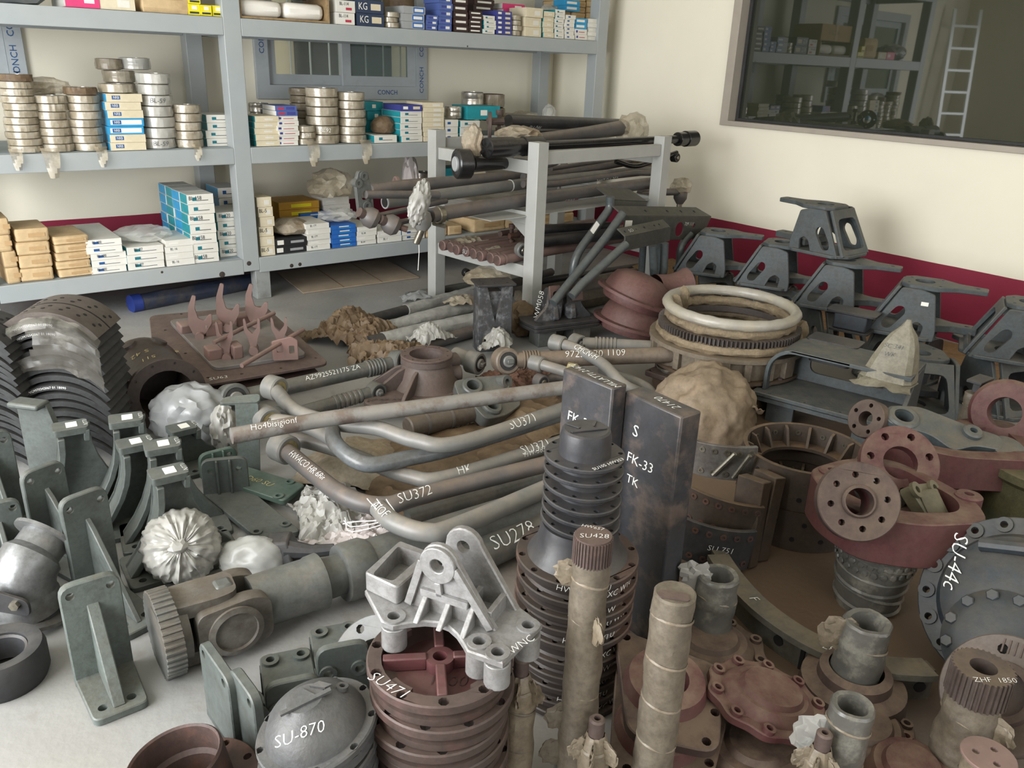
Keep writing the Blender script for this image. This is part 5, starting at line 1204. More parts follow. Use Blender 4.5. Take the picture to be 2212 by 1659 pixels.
t, o = bar('small dusty arm with bushed eye behind the first black plate', pl((.14, .14, .12), (1170, 822), (1200, 815), (1235, 820)), .022, STEEL_D); eye(t, o, P(1168, 823, .14), RH*.6-AW*.8, .036, .05, STEEL_D)
# grey forged yokes
for k, (px, py, z, yw) in enumerate(((1045, 842, .13, .3), (1075, 880, .10, .8))):
    c = P(px, py, z); t = thing('forged_yoke', ['grey forged yoke with cylindrical cup behind the straight bar', 'grey forged yoke ring partly under the straight bar'][k], 'yoke', T(*c) @ RZ(yw-.6))
    MB().prism(rpoly([(-.14, -.05), (-.02, -.07), (.10, -.05), (.13, .0), (.10, .05), (-.02, .06), (-.14, .05)], .03), -.03, .03, [circ(.035, 18, -.06, 0)], RX(.5)).build('body', GREY_PAINT, t, bevel=.01)
    MB().ring(.05, .03, -.04, .045, 22, T(-.06, 0, .0) @ RX(.5), .006).build('cup', GREY_PAINT, t); MB().ring(.035, .015, -.05, .05, 18, T(.09, .02, .02) @ RX(1.2) @ RY(.4), .004).build('lug', GREY_PAINT, t)
# cast axle nose
c = P(905, 872, 0); zt1 = ZT(c+Vector((.05, .05, 0)), 765); t = thing('axle_nose', 'brown cast axle nose with round flanged mouth and ribs', 'casting', T(c.x, c.y, .06) @ RZ(-.25))
CASTB = mat('brown_grey_cast_iron', '#6d5f5a', .6, var=.12, dust=.4, dustcol='#8a7667', bump=.25, patch='#5c4a45', patchamt=.4)
hh = zt1-.06
MB().prism(rpoly([(-.30, -.13), (-.12, -.20), (.17, -.17), (.25, -.03), (.20, .14), (-.05, .17), (-.26, .05)], .05), 0, .028, [circ(.008, 8, x_, y_) for x_, y_ in ((-.27, -.1), (-.2, -.15), (-.1, -.175), (.0, -.165), (.12, -.15), (.2, -.08), (.225, 0))]).build('base_flange', CASTB, t, bevel=.004)
MB().lathe([(.17, .025), (.135, .07), (.118, .13), (.112, hh-.03), (.125, hh-.025), (.125, hh), (.085, hh), (.085, hh-.15), (0, hh-.15)], 40, T(.05, .03, 0)).build('neck', CASTB, t)
MB().plate(.126, .084, hh-.001, hh+.012, 10, .107, .007, 40, T(.05, .03, 0)).build('mouth_flange', RUST, t)
for x_, y_, a in ((-.10, -.05, 2.9), (.02, -.09, -2.3), (-.09, .02, 3.3)): MB().prism([(0, .02), (.20, .02), (.17, .05), (.06, .12), (0, hh*.8)], -.009, .009, (), fr((.05, .03, 0), (math.cos(a), math.sin(a), 0), (0, 0, 1)) @ T(.09, 0, 0)).build('rib', CASTB, t, bevel=.003)
for z, a in ((hh*.7, .2), (hh*.4, -.1)): MB().ring(.04, .022, .10, .17, 18, T(.05, .03, z) @ RZ(a) @ RY(PI/2), .005).build('side_port', CASTB, t)
write(t, 'QRXX AX26A', .035, fr((-.17, -.12, .030), (.95, -.3, 0), (.3, .95, 0)), mat('dark_cast_letters', '#4c413d', .7, var=0), shear=0)
# dark pump under the bars
t = thing('shock_absorber', 'brown sleeve marked SU-27 lying under the straight bar', 'sleeve', fr(P(880, 925, .10), P(1010, 892, .1)-P(880, 925, .10), UP))
MB().cyl(.048, 0, .34, 22, RY(PI/2), .006).build('sleeve', mat('brown_grey_sleeve', '#6f665e', .5, var=.15, dust=.3), t)
for x_ in (.08, .2): MB().ring(.05, .04, x_, x_+.012, 22, RY(PI/2)).build('band', STEEL_D, t)
write(t, 'SU-27', .04, wrap=(RY(PI/2), .048, .26, -2.2, 'along'))
# films and papers in the heap
def heap(label, px, py, z, w, d, h, m, seed, amp=.03, name='crumpled_film', f=17, e=.35, n=44):
    return tag(sheet(w, d, h, amp, f, seed, n, e).build(name, m, None, T(*P(px, py, z)) @ RZ(seed*.7), sharp=22), label, 'film' if 'film' in name else 'paper')
heap('big brown crumpled film heap behind the shift fork cover', 770, 735, 0, .50, .42, .16, BROWNP, 61, .04)
heap('brown paper lying against the dark valve covers', 840, 778, .03, .42, .26, .10, BROWNP, 62, .04, 'crumpled_paper')
heap('white film wad beside the cast axle nose mouth', 930, 735, .06, .24, .16, .10, FILM_W, 63, .018, f=26)
heap('white film wad on the ground in front of the black block', 1075, 745, .05, .22, .16, .10, FILM_W, 64, .018, f=26)
heap('dirty white film mound beside the green brackets', 722, 1120, .01, .34, .26, .10, FILM_W, 65, .022, f=24)
heap('pale film strips beneath the lowest bent bar', 790, 1165, .01, .34, .22, .05, FILM_P, 66, .02, f=24)
heap('reddish paper bits between torque rods and the bars', 1120, 835, .03, .5, .3, .05, mat('red_brown_paper', '#8a6450', .7, var=.3, scale=10), 67, .03, 'crumpled_paper')
# brown canvas like paper cover by the flywheel housing
BRC = mat('sandy_brown_paper', '#a5927a', .7, var=.15, scale=5, patch='#8c7860', patchamt=.5)
t = tag(blob(.25, .20, .24, .15, 1.8, 68, None, 5).build('paper_cover', BRC, None, T(*P(1515, 905, .05)), sharp=75), 'large sandy brown paper cover with torn edge in front of the flywheel housing', 'paper')
heap('torn curled edge of sandy paper hanging beside the brake shoe ring', 1570, 895, .08, .2, .26, .14, BRC, 69, .05, 'crumpled_paper', 9)
# the two scuffed black plates
PLT = mat('scuffed_black_plate', '#36383d', .42, var=.15, scale=4, patch='#76665c', patchamt=.55, patchscale=6, dust=.2)
def slab(label, TL, TR, BR, base, writing):
    b0 = P(*base, 0); zt = ZT(b0, TR[1]); A_, B_, C_ = P(*TL, zt), P(*TR, zt), P(*BR, zt); x = (B_-A_); y = C_-B_; D_ = A_+y
    o = Vector((A_.x, A_.y, 0)); t = thing('steel_plate', label, 'plate', fr(o, (x.x, x.y, 0), (y.x, y.y, 0))); w = x.length; d = y.length
    MB().box(w, d, zt, T(w/2, d/2, zt/2)).build('plate', PLT, t, bevel=.006)
    F = fr((0, 0, 0), (1, 0, 0), (0, 0, 1))
    for s, u, v, sz in writing[0]: write(t, s, sz, F @ T(u*w, zt-v, 0), PAINT, shear=.1, offs=-.004)
    for s, u, v, sz in writing[1]: write(t, s, sz, fr((u*w, v*d, zt), (-1, .1, 0), (0, -1, 0)), PAINT, shear=.2, offs=-.012)
    return zt, w, d
i1 = slab('thick scuffed black steel plate marked FK-33 behind the black hub caps', (1216, 795), (1324, 839), (1358, 830), (1292, 1340), ((('FK-33', .42, .135, .042), ('TK', .27, .185, .036)), (('MILLATTI 21470', .5, .5, .03),)))
i2 = slab('thick scuffed black steel plate marked S FK-33, nearest of two', (1348, 844), (1473, 901), (1507, 884), (1416, 1402), ((('S', .27, .10, .05), ('FK-33', .40, .185, .042), ('TK', .30, .25, .038)), (('21470', .6, .5, .035),)))
# ---- hub caps on hub discs
CAPM = mat('satin_black_hub_paint', '#343539', .38, var=.12, dust=.28, dustcol='#77706a', patch='#56524e', patchamt=.35)
HB0 = P(1226, 1470, 0)
def hz(py): return ZT(HB0, py)
def hub_cap(z, R_, rc, hc, tilt, az, label, m, top=True, nh=10, group=None, cone=None):
    t = thing('hub_cover' if top else 'hub_disc', label, 'cap' if top else 'hub', T(HB0.x, HB0.y, z) @ RZ(az) @ RX(tilt) @ RZ(-az), group)
    MB().plate(R_, rc*.93, 0, .011, nh, (R_+rc)/2+.006, .0065, 48, None, az).build('flange', m, t, bevel=.002)
    MB().lathe([(rc*1.02, .009), (rc, .03), (rc*.985, hc-.02), (rc*.93, hc-.004), (rc*.84, hc), (0, hc)] if cone is None else cone, 44).build('dome', m, t)
    return t
SC_ = SC(HB0+UP*.7); R1 = 88/SC_; zc = [hz(y) for y in (1122, 1098, 1073, 1045, 1014, 986)]
BCG = 'black hub caps nested in a leaning column'
for k, z in enumerate(zc):
    t = hub_cap(z, R1*(1 if k > 0 else 1.02), R1*.64, .075, [.10, .08, .07, .05, .02, 0][k], .6, 'black hub cap in the leaning column, ' + ['lowest', 'second up', 'third up', 'fourth up', 'fifth up', 'topmost with raised emblem'][k], CAPM, True, 10, BCG)
    if k == 5:
        for M in (T(0, 0, .076),):
            MB().prism(rpoly([(-.045, -.02), (.045, -.02), (.045, -.008), (.02, -.008), (0, .018), (-.02, -.008), (-.045, -.008)], .003), 0, .0025, (), M @ RZ(-.35)).build('emblem', CAPM, t); MB().prism([(-.012, .0), (-.03, .03), (-.04, .03), (-.02, 0)], 0, .0025, (), M @ RZ(-.35)).build('emblem', CAPM, t); MB().prism([(.012, .0), (.03, .03), (.04, .03), (.02, 0)], 0, .0025, (), M @ RZ(-.35)).build('emblem', CAPM, t)
        write(t, 'SU105 HW353', .016, M=fr((.0, -R1*.82, .012), (1, 0, 0), (0, 1, 0)), shear=.2, offs=0)
R2 = 133/SC(HB0+UP*.45); zt3 = hz(1205)
HUBM = [mat('brown_black_hub_iron', '#39322f', .5, var=.2, dust=.3, dustcol='#75675b', patch='#6b4b40', patchamt=.5), CAPM]
ys = [1205, 1240, 1268, 1298, 1330, 1362, 1392, 1420, 1446, 1468]
t = thing('hub_disc', 'large black hub with flared cone carrying the hub caps', 'hub', T(HB0.x, HB0.y, zt3), 'flanged hubs under the black hub caps')
MB().plate(R2, R2*.6, -.0, .02, 12, R2*.91, .009, 56).build('flange', HUBM[0], t, bevel=.003)
hc = zc[0]-zt3
MB().lathe([(R2*.83, .018), (R2*.78, .03), (R2*.68, hc*.45), (R2*.63, hc*.8), (R2*.60, hc-.006), (0, hc-.006)], 52).build('cone', CAPM, t)
for s, a in (('HW217E', -2.35), ('WTU', -1.95)): write(t, s, .024, wrap=(Matrix(), R2, .010, a, 'round'))
for k in range(1, len(ys)):
    z = hz(ys[k]); zn = hz(ys[k-1]); t = thing('hub_disc', 'brown black flanged hub in the tall stack, ' + (ORD[len(ys)-1-k]), 'hub', T(HB0.x+.004*math.sin(k*2.1), HB0.y+.004*math.cos(k*1.7), max(z, .001)), 'flanged hubs under the black hub caps')
    g = zn-max(z, .001)
    MB().plate(R2*(1-.003*(k % 3)), R2*.55, 0, .018, 12, R2*.91, .008, 48, None, k*.13).build('flange', HUBM[0], t, bevel=.002)
    MB().lathe([(R2*.9, .016), (R2*.86, g*.5), (R2*.87, g-.002), (R2*.5, g-.002)], 48).build('drum', HUBM[0], t)
    write(t, ['HW238 WTU', 'AZ236 XC WTU', 'NW-278  W', 'A16 TAU WTU'][k % 4], .024, wrap=(Matrix(), R2*.905, g*.55, -2.0+.3*(k % 2), 'round'), offs=-.012)

# ================================================================ near the doorway: linings, brackets, shift cover, propeller shaft
def cam_frame(o, roll=0.0, pitch=0.0, yaw=0.0):
    """frame at o: X to the picture's right, Y away from the camera, Z up, then turned"""
    return fr(o, RH, AW) @ RZ(yaw) @ RX(pitch) @ RY(roll)
# ---- nested brake linings
def lining_stack(px, py, n, R_, th, w, half, pitch, label, yaw, m_top, grp, lean=(0, 0), n_top=1):
    b0 = P(px, py, 0); z00 = 0
    a0, a1 = PI/2-half, PI/2+half; k = 18
    o = [(R_*math.cos(a0+(a1-a0)*i/k), R_*math.sin(a0+(a1-a0)*i/k)) for i in range(k+1)]+[((R_-th)*math.cos(a1-(a1-a0)*i/k), (R_-th)*math.sin(a1-(a1-a0)*i/k)) for i in range(k+1)]
    low = (R_-th)*math.sin(a0)
    me = MB().prism(o, -w/2, w/2).mesh('lining'); me.materials.append(LINING)
    me2 = MB().prism(o, -w/2, w/2).mesh('lining'); me2.materials.append(m_top)
    for i in range(n):
        top = i >= n-n_top
        t = thing('brake_lining', '%s, %s' % (label, ordn(i, n)), 'lining', fr(b0+UP*(i*pitch-low)+RH*(lean[0]*(n-1-i)+.003*math.sin(i*2.7))+AW*(lean[1]*(n-1-i)+.006*math.sin(i*1.9)), RH*math.cos(yaw)+AW*math.sin(yaw), UP), grp)
        link('lining', me2 if top else me, t)
        if top:
            for s in (-1, 1):
                for q in range(7):
                    a = a0+(a1-a0)*(q+.5)/7
                    for r in (0, 1): MB().cyl(.008, R_-.0015, R_+.0012, 8, T(0, 0, s*w*.22+r*w*.13-.06*w) @ RZ(a+.06*r) @ RY(PI/2)).build('rivet_hole', HOLE, t)
            MB().lathe([(R_+.001, -.004), (R_+.001, .004)], 18, None, a0, a1).build('groove', HOLE, t)
        if i in (n-2, n-3, n-9):
            a = math.radians(112); M_ = None
            vs_, fs = text_geo('WG9970342067 01 18090', .0); q = MB(); k_ = th*.62
            q.add([((R_-th*.5+y_*k_)*math.cos(PI/2-(x_*k_)/(R_-th*.5)+.15), (R_-th*.5+y_*k_)*math.sin(PI/2-(x_*k_)/(R_-th*.5)+.15), w/2+.0012) for x_, y_ in vs_], fs); q.build('marking', PAINT, t)
    return b0
s1 = lining_stack(168, 955, 15, .235, .022, .26, .98, .035, 'brake lining in the nearer arched stack', .10, LINING_T, 'arched brake linings, nearer stack', (.004, -.004))
s2 = lining_stack(2, 985, 17, .20, .018, .22, .95, .031, 'brake lining in the stack at the picture edge', .12, LINING, 'arched brake linings, stack at the edge', (.003, -.002))
# lettering printed on the edges of the top linings
b = MB(); R_ = .235; n = 24; m_ = 10; vs_ = []; fs = []
for j in range(m_+1):
    for i in range(n+1):
        u = i/n*2-1; a = PI/2-u*.93; v = j/m_; rr = R_+.01+.008*noise.noise(Vector((u*4, v*6, 0)))
        vs_.append((rr*math.cos(a), rr*math.sin(a)-.02-v*.20+.012*noise.noise(Vector((u*3, v*3, 5))), .135+.012*noise.noise(Vector((u*5, v*7, 2)))+(.014 if j else -.02)))
for j in range(m_):
    for i in range(n):
        if (i-7)**2/9+(j-4)**2/5 < 1: continue
        a = j*(n+1)+i; fs.append((a, a+1, a+n+2, a+n+1))
b.add(vs_, fs); tag(b.build('plastic_film', mat('dusty_stack_film', '#77736a', .3, var=.2, alpha=.5, patch='#a9a69d', patchamt=.5, patchscale=8), None, fr(s1+UP*.37+RH*.02-AW*.03, RH*math.cos(.10)+AW*math.sin(.10), UP), sharp=25), 'torn dusty film wrapped over the front of the arched linings', 'film')
# ---- dark valve drum lying on its side
c = P(352, 905, 0); dvec = (RH*.55-AW*.75).normalized(); t = thing('brake_drum', 'dark brown barrel drum with open flanged end and chalk numbers', 'drum', ax(c+UP*.165, dvec))
DR = mat('dark_brown_drum_iron', '#453a35', .55, var=.2, dust=.3, dustcol='#6f5f52', bump=.2)
MB().lathe([(.0, -.30), (.10, -.30), (.145, -.27), (.155, -.20), (.145, -.15), (.15, -.05), (.15, .10), (.165, .12), (.165, .14), (.115, .14), (.112, -.12), (0, -.12)], 40).build('barrel', DR, t)
MB().plate(.166, .114, .139, .146, 10, .148, .006, 40).build('end_flange', DR, t)
for a in (.2, 1.1, 2.0): MB().lathe([(0, .0), (.04, .0), (.035, .02), (0, .025)], 14, RZ(a) @ T(.14, 0, -.2) @ RY(PI/2)).build('boss', DR, t)
write(t, 'S 42', .05, wrap=(Matrix(), .151, -.05, 1.9, 'round'), material=PAINT_Y); write(t, '511', .045, wrap=(Matrix(), .151, .04, 1.8, 'round'), material=PAINT_Y)
# ---- gear shift cover with forks
za = .13; A_, B_, D_ = P(304, 690, za+.08), P(548, 655, za+.08), P(443, 838, za); xx = (B_-A_); yy = A_-D_
t = thing('shift_cover', 'brown gear shift cover with upright forks and selector rods', 'cover', fr(D_, xx, yy)); W0, H0 = xx.length, yy.length
MB().prism(rpoly([(0, 0), (W0*.97, -.03), (W0*1.02, H0*.9), (.03, H0), (-.06, H0*.62)], .05), 0, .016, [circ(.008, 8, W0*u, H0*v) for u, v in ((.06, .07), (.06, .4), (.07, .75), (.3, .95), (.6, .93), (.9, .85), (.95, .5), (.92, .06), (.6, .02), (.3, .04))]).build('cover_plate', RUST, t, bevel=.003)
MB().prism(rpoly([(W0*.14, H0*.12), (W0*.86, H0*.08), (W0*.88, H0*.80), (W0*.14, H0*.84)], .04), .016, .035).build('raised_deck', mat('oily_grey_deck', '#6c6866', .35, var=.25, scale=12, dust=.2), t, bevel=.006)
for u, v, w, d, h in ((.2, .25, .07, .07, .06), (.36, .22, .05, .08, .07), (.36, .55, .09, .06, .07), (.65, .62, .08, .06, .06), (.7, .2, .07, .05, .05), (.18, .65, .06, .08, .05)):
    MB().box(w, d, h, T(W0*u, H0*v, .03), z0=0).build('rod_block', PRIMER, t, bevel=.008)
MI = t.matrix_world.inverted()
def lc(px, py, z): return MI @ P(px, py, z)
for k, (a, b, z) in enumerate((((462, 740), (592, 676), .28), ((522, 790), (655, 712), .24))):
    MB().tube([lc(*a, z), lc(*b, z+.03)], .011, 10).build('selector_rod', PRIMER, t)
def fork(t, px, py, z, h, w, kind, lean=0.0):
    o = P(px, py, z); Mw = MI @ (fr(o, RH*.97+AW*.25, UP) @ RZ(lean))
    if kind == 'y': out = [(-w*.16, 0), (w*.16, 0), (w*.30, h*.35), (w*.50, h*.60), (w*.52, h), (w*.38, h), (w*.30, h*.68), (0, h*.50), (-w*.30, h*.68), (-w*.38, h), (-w*.52, h), (-w*.5, h*.6), (-w*.30, h*.35)]
    else: out = [(-w*.3, 0), (w*.25, 0), (w*.62, h*.28), (w*.66, h*.52), (w*.50, h*.50), (w*.30, h*.36), (0, h*.42), (-w*.12, h*.70), (.0, h), (-w*.18, h*1.02), (-w*.42, h*.72), (-w*.5, h*.3)]
    MB().prism(rpoly(out, w*.07, 3), -.008, .008, (), Mw).build('shift_fork', PRIMER, t, bevel=.004)
    MB().cyl(.022, -.035, .035, 14, Mw @ T(0, -.005, 0)).build('fork_hub', PRIMER, t)
for px, py, z, h, w, kd in ((432, 722, .22, .20, .10, 'c'), (492, 703, .24, .22, .10, 'c'), (553, 694, .24, .20, .10, 'c'), (490, 768, .19, .17, .075, 'y'), (548, 752, .21, .15, .075, 'y'), (606, 745, .21, .14, .075, 'y')): fork(t, px, py, z, h, w, kd)
MB().prism(rpoly([(-.06, 0), (.06, 0), (.06, .10), (.03, .12), (-.06, .10)], .008), -.006, .006, [rrect(.03, .035, .004, 2, -.025, .06), rrect(.025, .04, .004, 2, .03, .055)], MI @ fr(P(618, 778, .17), RH*.97+AW*.25, UP)).build('gate_plate', PRIMER, t, bevel=.002)
write(t, '8690321', .04, fr((-.01, H0*.38, .0175), (-.2, -1, 0), (1, -.2, 0)), PAINT_Y); write(t, 'SU63', .04, fr((W0*.12, H0*.04, .0175), (1, -.1, 0), (0, 1, 0)))
MB().prism(rpoly([(.05, -.04), (W0*.9, -.02), (W0*.95, H0*.35), (.05, H0*.3)], .04), -.06, -.04).build('lower_rim', RUSTY, t, bevel=.003)
for u, v in ((.15, .15), (.8, .15), (.8, .8), (.2, .8)): MB().box(.06, .06, za-.002 if v < .5 else za+.07, T(W0*u, H0*v, -(za-.002) if v < .5 else -(za+.07)), z0=0).build('support_lug', RUSTY, t)
# ---- clear bag, bushing with bag, ball of film
def fbag(name, label, px, py, z, s, m, seed, amp=.2, cat='bag', flat=-.75): return tag(blob(*s, amp, 2.6, seed, None if flat is None else flat*s[2], 4).build(name, m, None, cam_frame(P(px, py, z)), sharp=50), label, cat)
fbag('clear_bag', 'whitish clear bag holding parts in front of the barrel drum', 415, 900, .10, (.155, .12, .13), FILM_G, 71, .2)
fbag('film_rag', 'white film rag hanging under the bushed rod eye', 487, 935, .10, (.05, .05, .10), FILM_W, 72, .3, 'film', None)
c = P(392, 1180, .115); t = thing('wrapped_ball', 'white film wrapped ball with gathered pleats', 'bag', T(*c))
dr = (EYE-c).normalized(); vs_ = []; fs = []; n, m_ = 110, 34
for j in range(m_+1):
    th = PI*j/m_
    for i in range(n):
        a = 2*PI*i/n; pl_ = (noise.noise(Vector((math.cos(a)*7, math.sin(a)*5, 1.0)))+.6*noise.noise(Vector((math.cos(a)*23, math.sin(a)*23, 4.0+th*3)))); amp = .055*math.exp(-((th-.7)/.8)**2)+.025
        r = .115*(1+amp*pl_*1.2+.10*noise.noise(Vector((math.sin(th)*math.cos(a)*6, math.sin(th)*math.sin(a)*6, math.cos(th)*6))))*(1-.12*math.exp(-(th/.22)**2)); vs_.append((r*math.sin(th)*math.cos(a), r*math.sin(th)*math.sin(a), r*math.cos(th)))
for j in range(m_):
    for i in range(n): fs.append((j*n+i, (j+1)*n+i, (j+1)*n+(i+1) % n, j*n+(i+1) % n))
MB().add(vs_, fs, ax((0, 0, 0), dr)).build('film', FILM_W, t, sharp=60); blob(.025, .02, .02, .4, 3, 74, None, 2).build('knot', FILM_W, t, T(*(dr*.105+RH*-.01)), sharp=20)
# ---- flared pads: grey saddle brackets
def flared(px, py, h, yaw, label, sticker=True, wtop=.11, text=None):
    t = thing('saddle_bracket', label, 'bracket', cam_frame(P(px, py, 0), 0, 0, yaw), 'grey flared saddle brackets')
    pr = [(-.16, .02), (.17, .02)]+[(.055+.115*(1-s)**2.2, .02+(h-.04)*s) for s in (.2, .4, .6, .8, 1)]+[(.06, h), (-.055, h)]+[(-.05-.11*(1-s)**2.2, .02+(h-.04)*s) for s in (1, .8, .6, .4, .2)]
    MB().prism(pr, -.012, .012, (), fr((0, .03, 0), (1, 0, 0), (0, 0, 1))).build('web', CAST_G, t, bevel=.003)
    edge = [(-.05-.11*(1-s)**2.2, .02+(h-.04)*s) for s in (0, .2, .4, .6, .8, 1)]; e2 = [(x_+.022, z_) for x_, z_ in reversed(edge)]
    MB().prism(edge+e2, -.046, .046, (), fr((0, .0, 0), (1, 0, 0), (0, 0, 1))).build('curved_face', CAST_G, t, bevel=.003)
    MB().prism(rpoly([(-.06, -.042), (-.06+wtop, -.042), (-.06+wtop, .042), (-.06, .042)], .012), h-.012, h+.012, [], None).build('top_pad', CAST_G, t, bevel=.005)
    MB().prism([(.030, h-.040), (.034, h+.0), (.052, h+.0), (.048, h-.045)], -.042, .042, (), fr((0, 0, 0), (1, 0, 0), (0, 0, 1))).build('lip', CAST_G, t, bevel=.003)
    MB().prism(rpoly([(-.17, -.10), (.18, -.10), (.18, .10), (-.17, .10)], .02), 0, .02, [circ(.012, 10, x_, y_) for x_, y_ in ((-.13, -.07), (.0, -.075), (.14, -.07))]).build('base_plate', CAST_G, t, bevel=.004)
    if sticker:
        MB().prism(rrect(.035, .045, .002), h+.012, h+.013, (), T(.0, 0, 0)).build('sticker', LBL, t); write(t, text or 'NT71', .022, fr((.045, 0, h+.012), (0, 1, 0), (-1, 0, 0)))
    return t
flared(185, 1095, .315, .55, 'grey flared saddle bracket with sticker, first of the rear row'); flared(302, 1088, .335, .45, 'grey flared saddle bracket with sticker, tallest in the rear row')
flared(318, 1125, .30, .6, 'grey flared saddle bracket half hidden between two others'); flared(378, 1150, .33, .5, 'grey flared saddle bracket with long curved edge, middle of the group')
flared(392, 1215, .325, .6, 'grey flared saddle bracket directly behind the white film ball'); flared(408, 1012, .175, .7, 'grey flared saddle bracket beside the green brackets', True, .10)
# ---- L brackets with ribs
def lbracket(p0, p1, h, d, label, m, bd=.0, holes=True, rib=True, grp='grey L brackets with centre ribs', base_t=.022, name='angle_bracket', rw=.016, hole2=True):
    """upright from p0 to p1 on the floor, base running out d towards the viewer's side"""
    p0, p1 = Vector(p0), Vector(p1); x = p1-p0; w = x.length; t = thing(name, label, 'bracket', fr(p0, (x.x, x.y, 0), (-x.y, x.x, 0)), grp)
    MB().prism(rpoly([(0, 0), (w, 0), (w*1.0, h), (0, h)], [0, 0, .035, .035]), -.012, .012, [circ(.011, 12, w*.17, h*.9), circ(.011, 12, w*.83, h*.9)] if holes else (), fr((0, 0, 0), (1, 0, 0), (0, 0, 1))).build('upright', m, t, bevel=.004)
    MB().prism(rpoly([(0, .012), (w, .012), (w*.95, -d), (w*.05+bd, -d)], [0, 0, .02, .02]), 0, base_t, [circ(.012, 12, w*.72, -d*.8), circ(.012, 12, w*.25, -d*.8)] if hole2 else ()).build('base_plate', m, t, bevel=.004)
    if rib: MB().prism([(0, base_t), (0, h*.78), (d*.12, h*.70), (d*.85, base_t)], -rw/2, rw/2, (), T(w*.5, -.010, 0) @ RZ(-PI/2) @ fr((0, 0, 0), (1, 0, 0), (0, 0, 1))).build('rib', m, t, bevel=.003)
    return t
def onfl(px, py): return P(px, py, 0)
lbracket(onfl(163, 1480), onfl(288, 1434), ZT(onfl(165, 1478), 1268), .19, 'pale grey green L bracket standing alone on the bare floor', CAST_GL, rw=.03)
lbracket(onfl(168, 1312), onfl(262, 1268), ZT(onfl(170, 1315), 1085), .26, 'dark grey green L bracket with long rib and pierced web behind the pale one', CAST_G)
lbracket(onfl(82, 1222), onfl(168, 1182), ZT(onfl(80, 1220), 1022), .24, 'grey green L bracket with cross line on its upright, between elbow pipe and saddle brackets', CAST_G)
lbracket(onfl(-25, 1270), onfl(75, 1240), ZT(onfl(-25, 1270), 1098), .22, 'grey L bracket directly behind the silver elbow pipe', CAST_G)
lbracket(onfl(-40, 1150), onfl(60, 1120), ZT(onfl(-40, 1150), 948), .22, 'grey L bracket at the picture edge with chipped top', CAST_G)
t = thing('angle_bracket', 'tall plain grey upright with folded round top in front of the linings', 'bracket', cam_frame(onfl(105, 1050), 0, 0, -.2))
MB().prism(rpoly([(-.06, 0), (.16, 0), (.06, ZT(onfl(105, 1050), 862)), (-.06, ZT(onfl(105, 1050), 868))], [0, 0, .02, .03]), -.012, .012, (), fr((0, 0, 0), (1, 0, 0), (0, 0, 1))).build('upright', CAST_G, t, bevel=.004); MB().box(.125, .07, .022, T(.0, -.02, ZT(onfl(105, 1050), 868))).build('top_fold', CAST_G, t, bevel=.008); MB().box(.26, .16, .02, T(.04, -.05, .01)).build('base_plate', CAST_G, t, bevel=.003)
t = thing('angle_bracket', 'pale blue grey bent strip standing behind the green brackets', 'bracket', cam_frame(onfl(540, 1030), 0, 0, .2)); hh = ZT(onfl(540, 1030), 872)
MB().prism(rpoly([(-.04, 0), (.04, 0), (.055, hh), (-.03, hh)], .006), -.008, .008, (), fr((0, 0, 0), (1, 0, 0), (0, 0, 1))).build('upright', CAST_GL, t, bevel=.003); MB().prism(rpoly([(-.09, 0), (.06, 0), (.06, .05), (-.07, .04)], .02), -.006, .006, (), T(0, 0, hh) @ RX(.3)).build('folded_head', CAST_GL, t, bevel=.003)
# green brackets lying beside the bars
def green_l(base4, up, z, label, m=GREEN, grp=None, up_at=0, text=None, tsz=.04, gus=True, th=.022):
    """base plate through four floor points (0-1 carries the upright), upright of height up"""
    q = [P(px, py, z) for px, py in base4]
    if (q[1]-q[0]).cross(q[3]-q[0]).z < 0: q = [q[1], q[0], q[3], q[2]]
    o = q[0]; x = (q[1]-q[0]); y = (q[3]-q[0]); w = x.length
    t = thing('angle_bracket', label, 'bracket', fr(Vector((o.x, o.y, z-th)), (x.x, x.y, 0), (y.x, y.y, 0)), grp); I = t.matrix_world.inverted(); l = [I @ Vector((p.x, p.y, z)) for p in q]
    D = [(p.x, p.y) for p in l]; e = Vector(D[2])*.9+Vector(D[0])*.1, Vector(D[3])*.85+Vector(D[1])*.15
    MB().prism(rpoly(D, .018), 0, th, [circ(.010, 12, *p) for p in e]).build('base_plate', m, t, bevel=.004)
    for p in e: MB().ring(.020, .010, th, th+.006, 16, T(p.x, p.y, 0)).build('boss', m, t)
    sg = 1 if l[3].y > 0 else -1
    MB().prism(rpoly([(0, 0), (w, 0), (w, up), (0, up)], [0, 0, .035, .035]), -.010, .010, [circ(.011, 12, w*.2, up*.72), circ(.011, 12, w*.8, up*.72)], fr((0, 0, 0), (1, 0, 0), (0, 0, 1))).build('upright', m, t, bevel=.004)
    if gus:
        for u in (.38, .66): MB().box(w*.05, .016, up*.95, T(w*u, sg*.014, up*.5)).build('stiffener', m, t, bevel=.003)
    if text: write(t, text, tsz, fr((D[2][0]*.5, D[2][1]*.5, th), (D[3][0]-D[0][0], D[3][1]-D[0][1], 0), (-(D[3][1]-D[0][1]), D[3][0]-D[0][0], 0)), PAINT_Y)
    return t
green_l([(440, 1066), (540, 1056), (650, 1146), (556, 1162)], .16, .035, 'grey green bracket lying with its base towards the film mound', CAST_G)
green_l([(432, 1022), (512, 1000), (660, 1046), (612, 1082)], .10, .05, 'dull green bracket marked D60 SU under the bent bars', GREEN, text='D60 SU')
lg = 'green grey angle brackets with twin bolt holes'
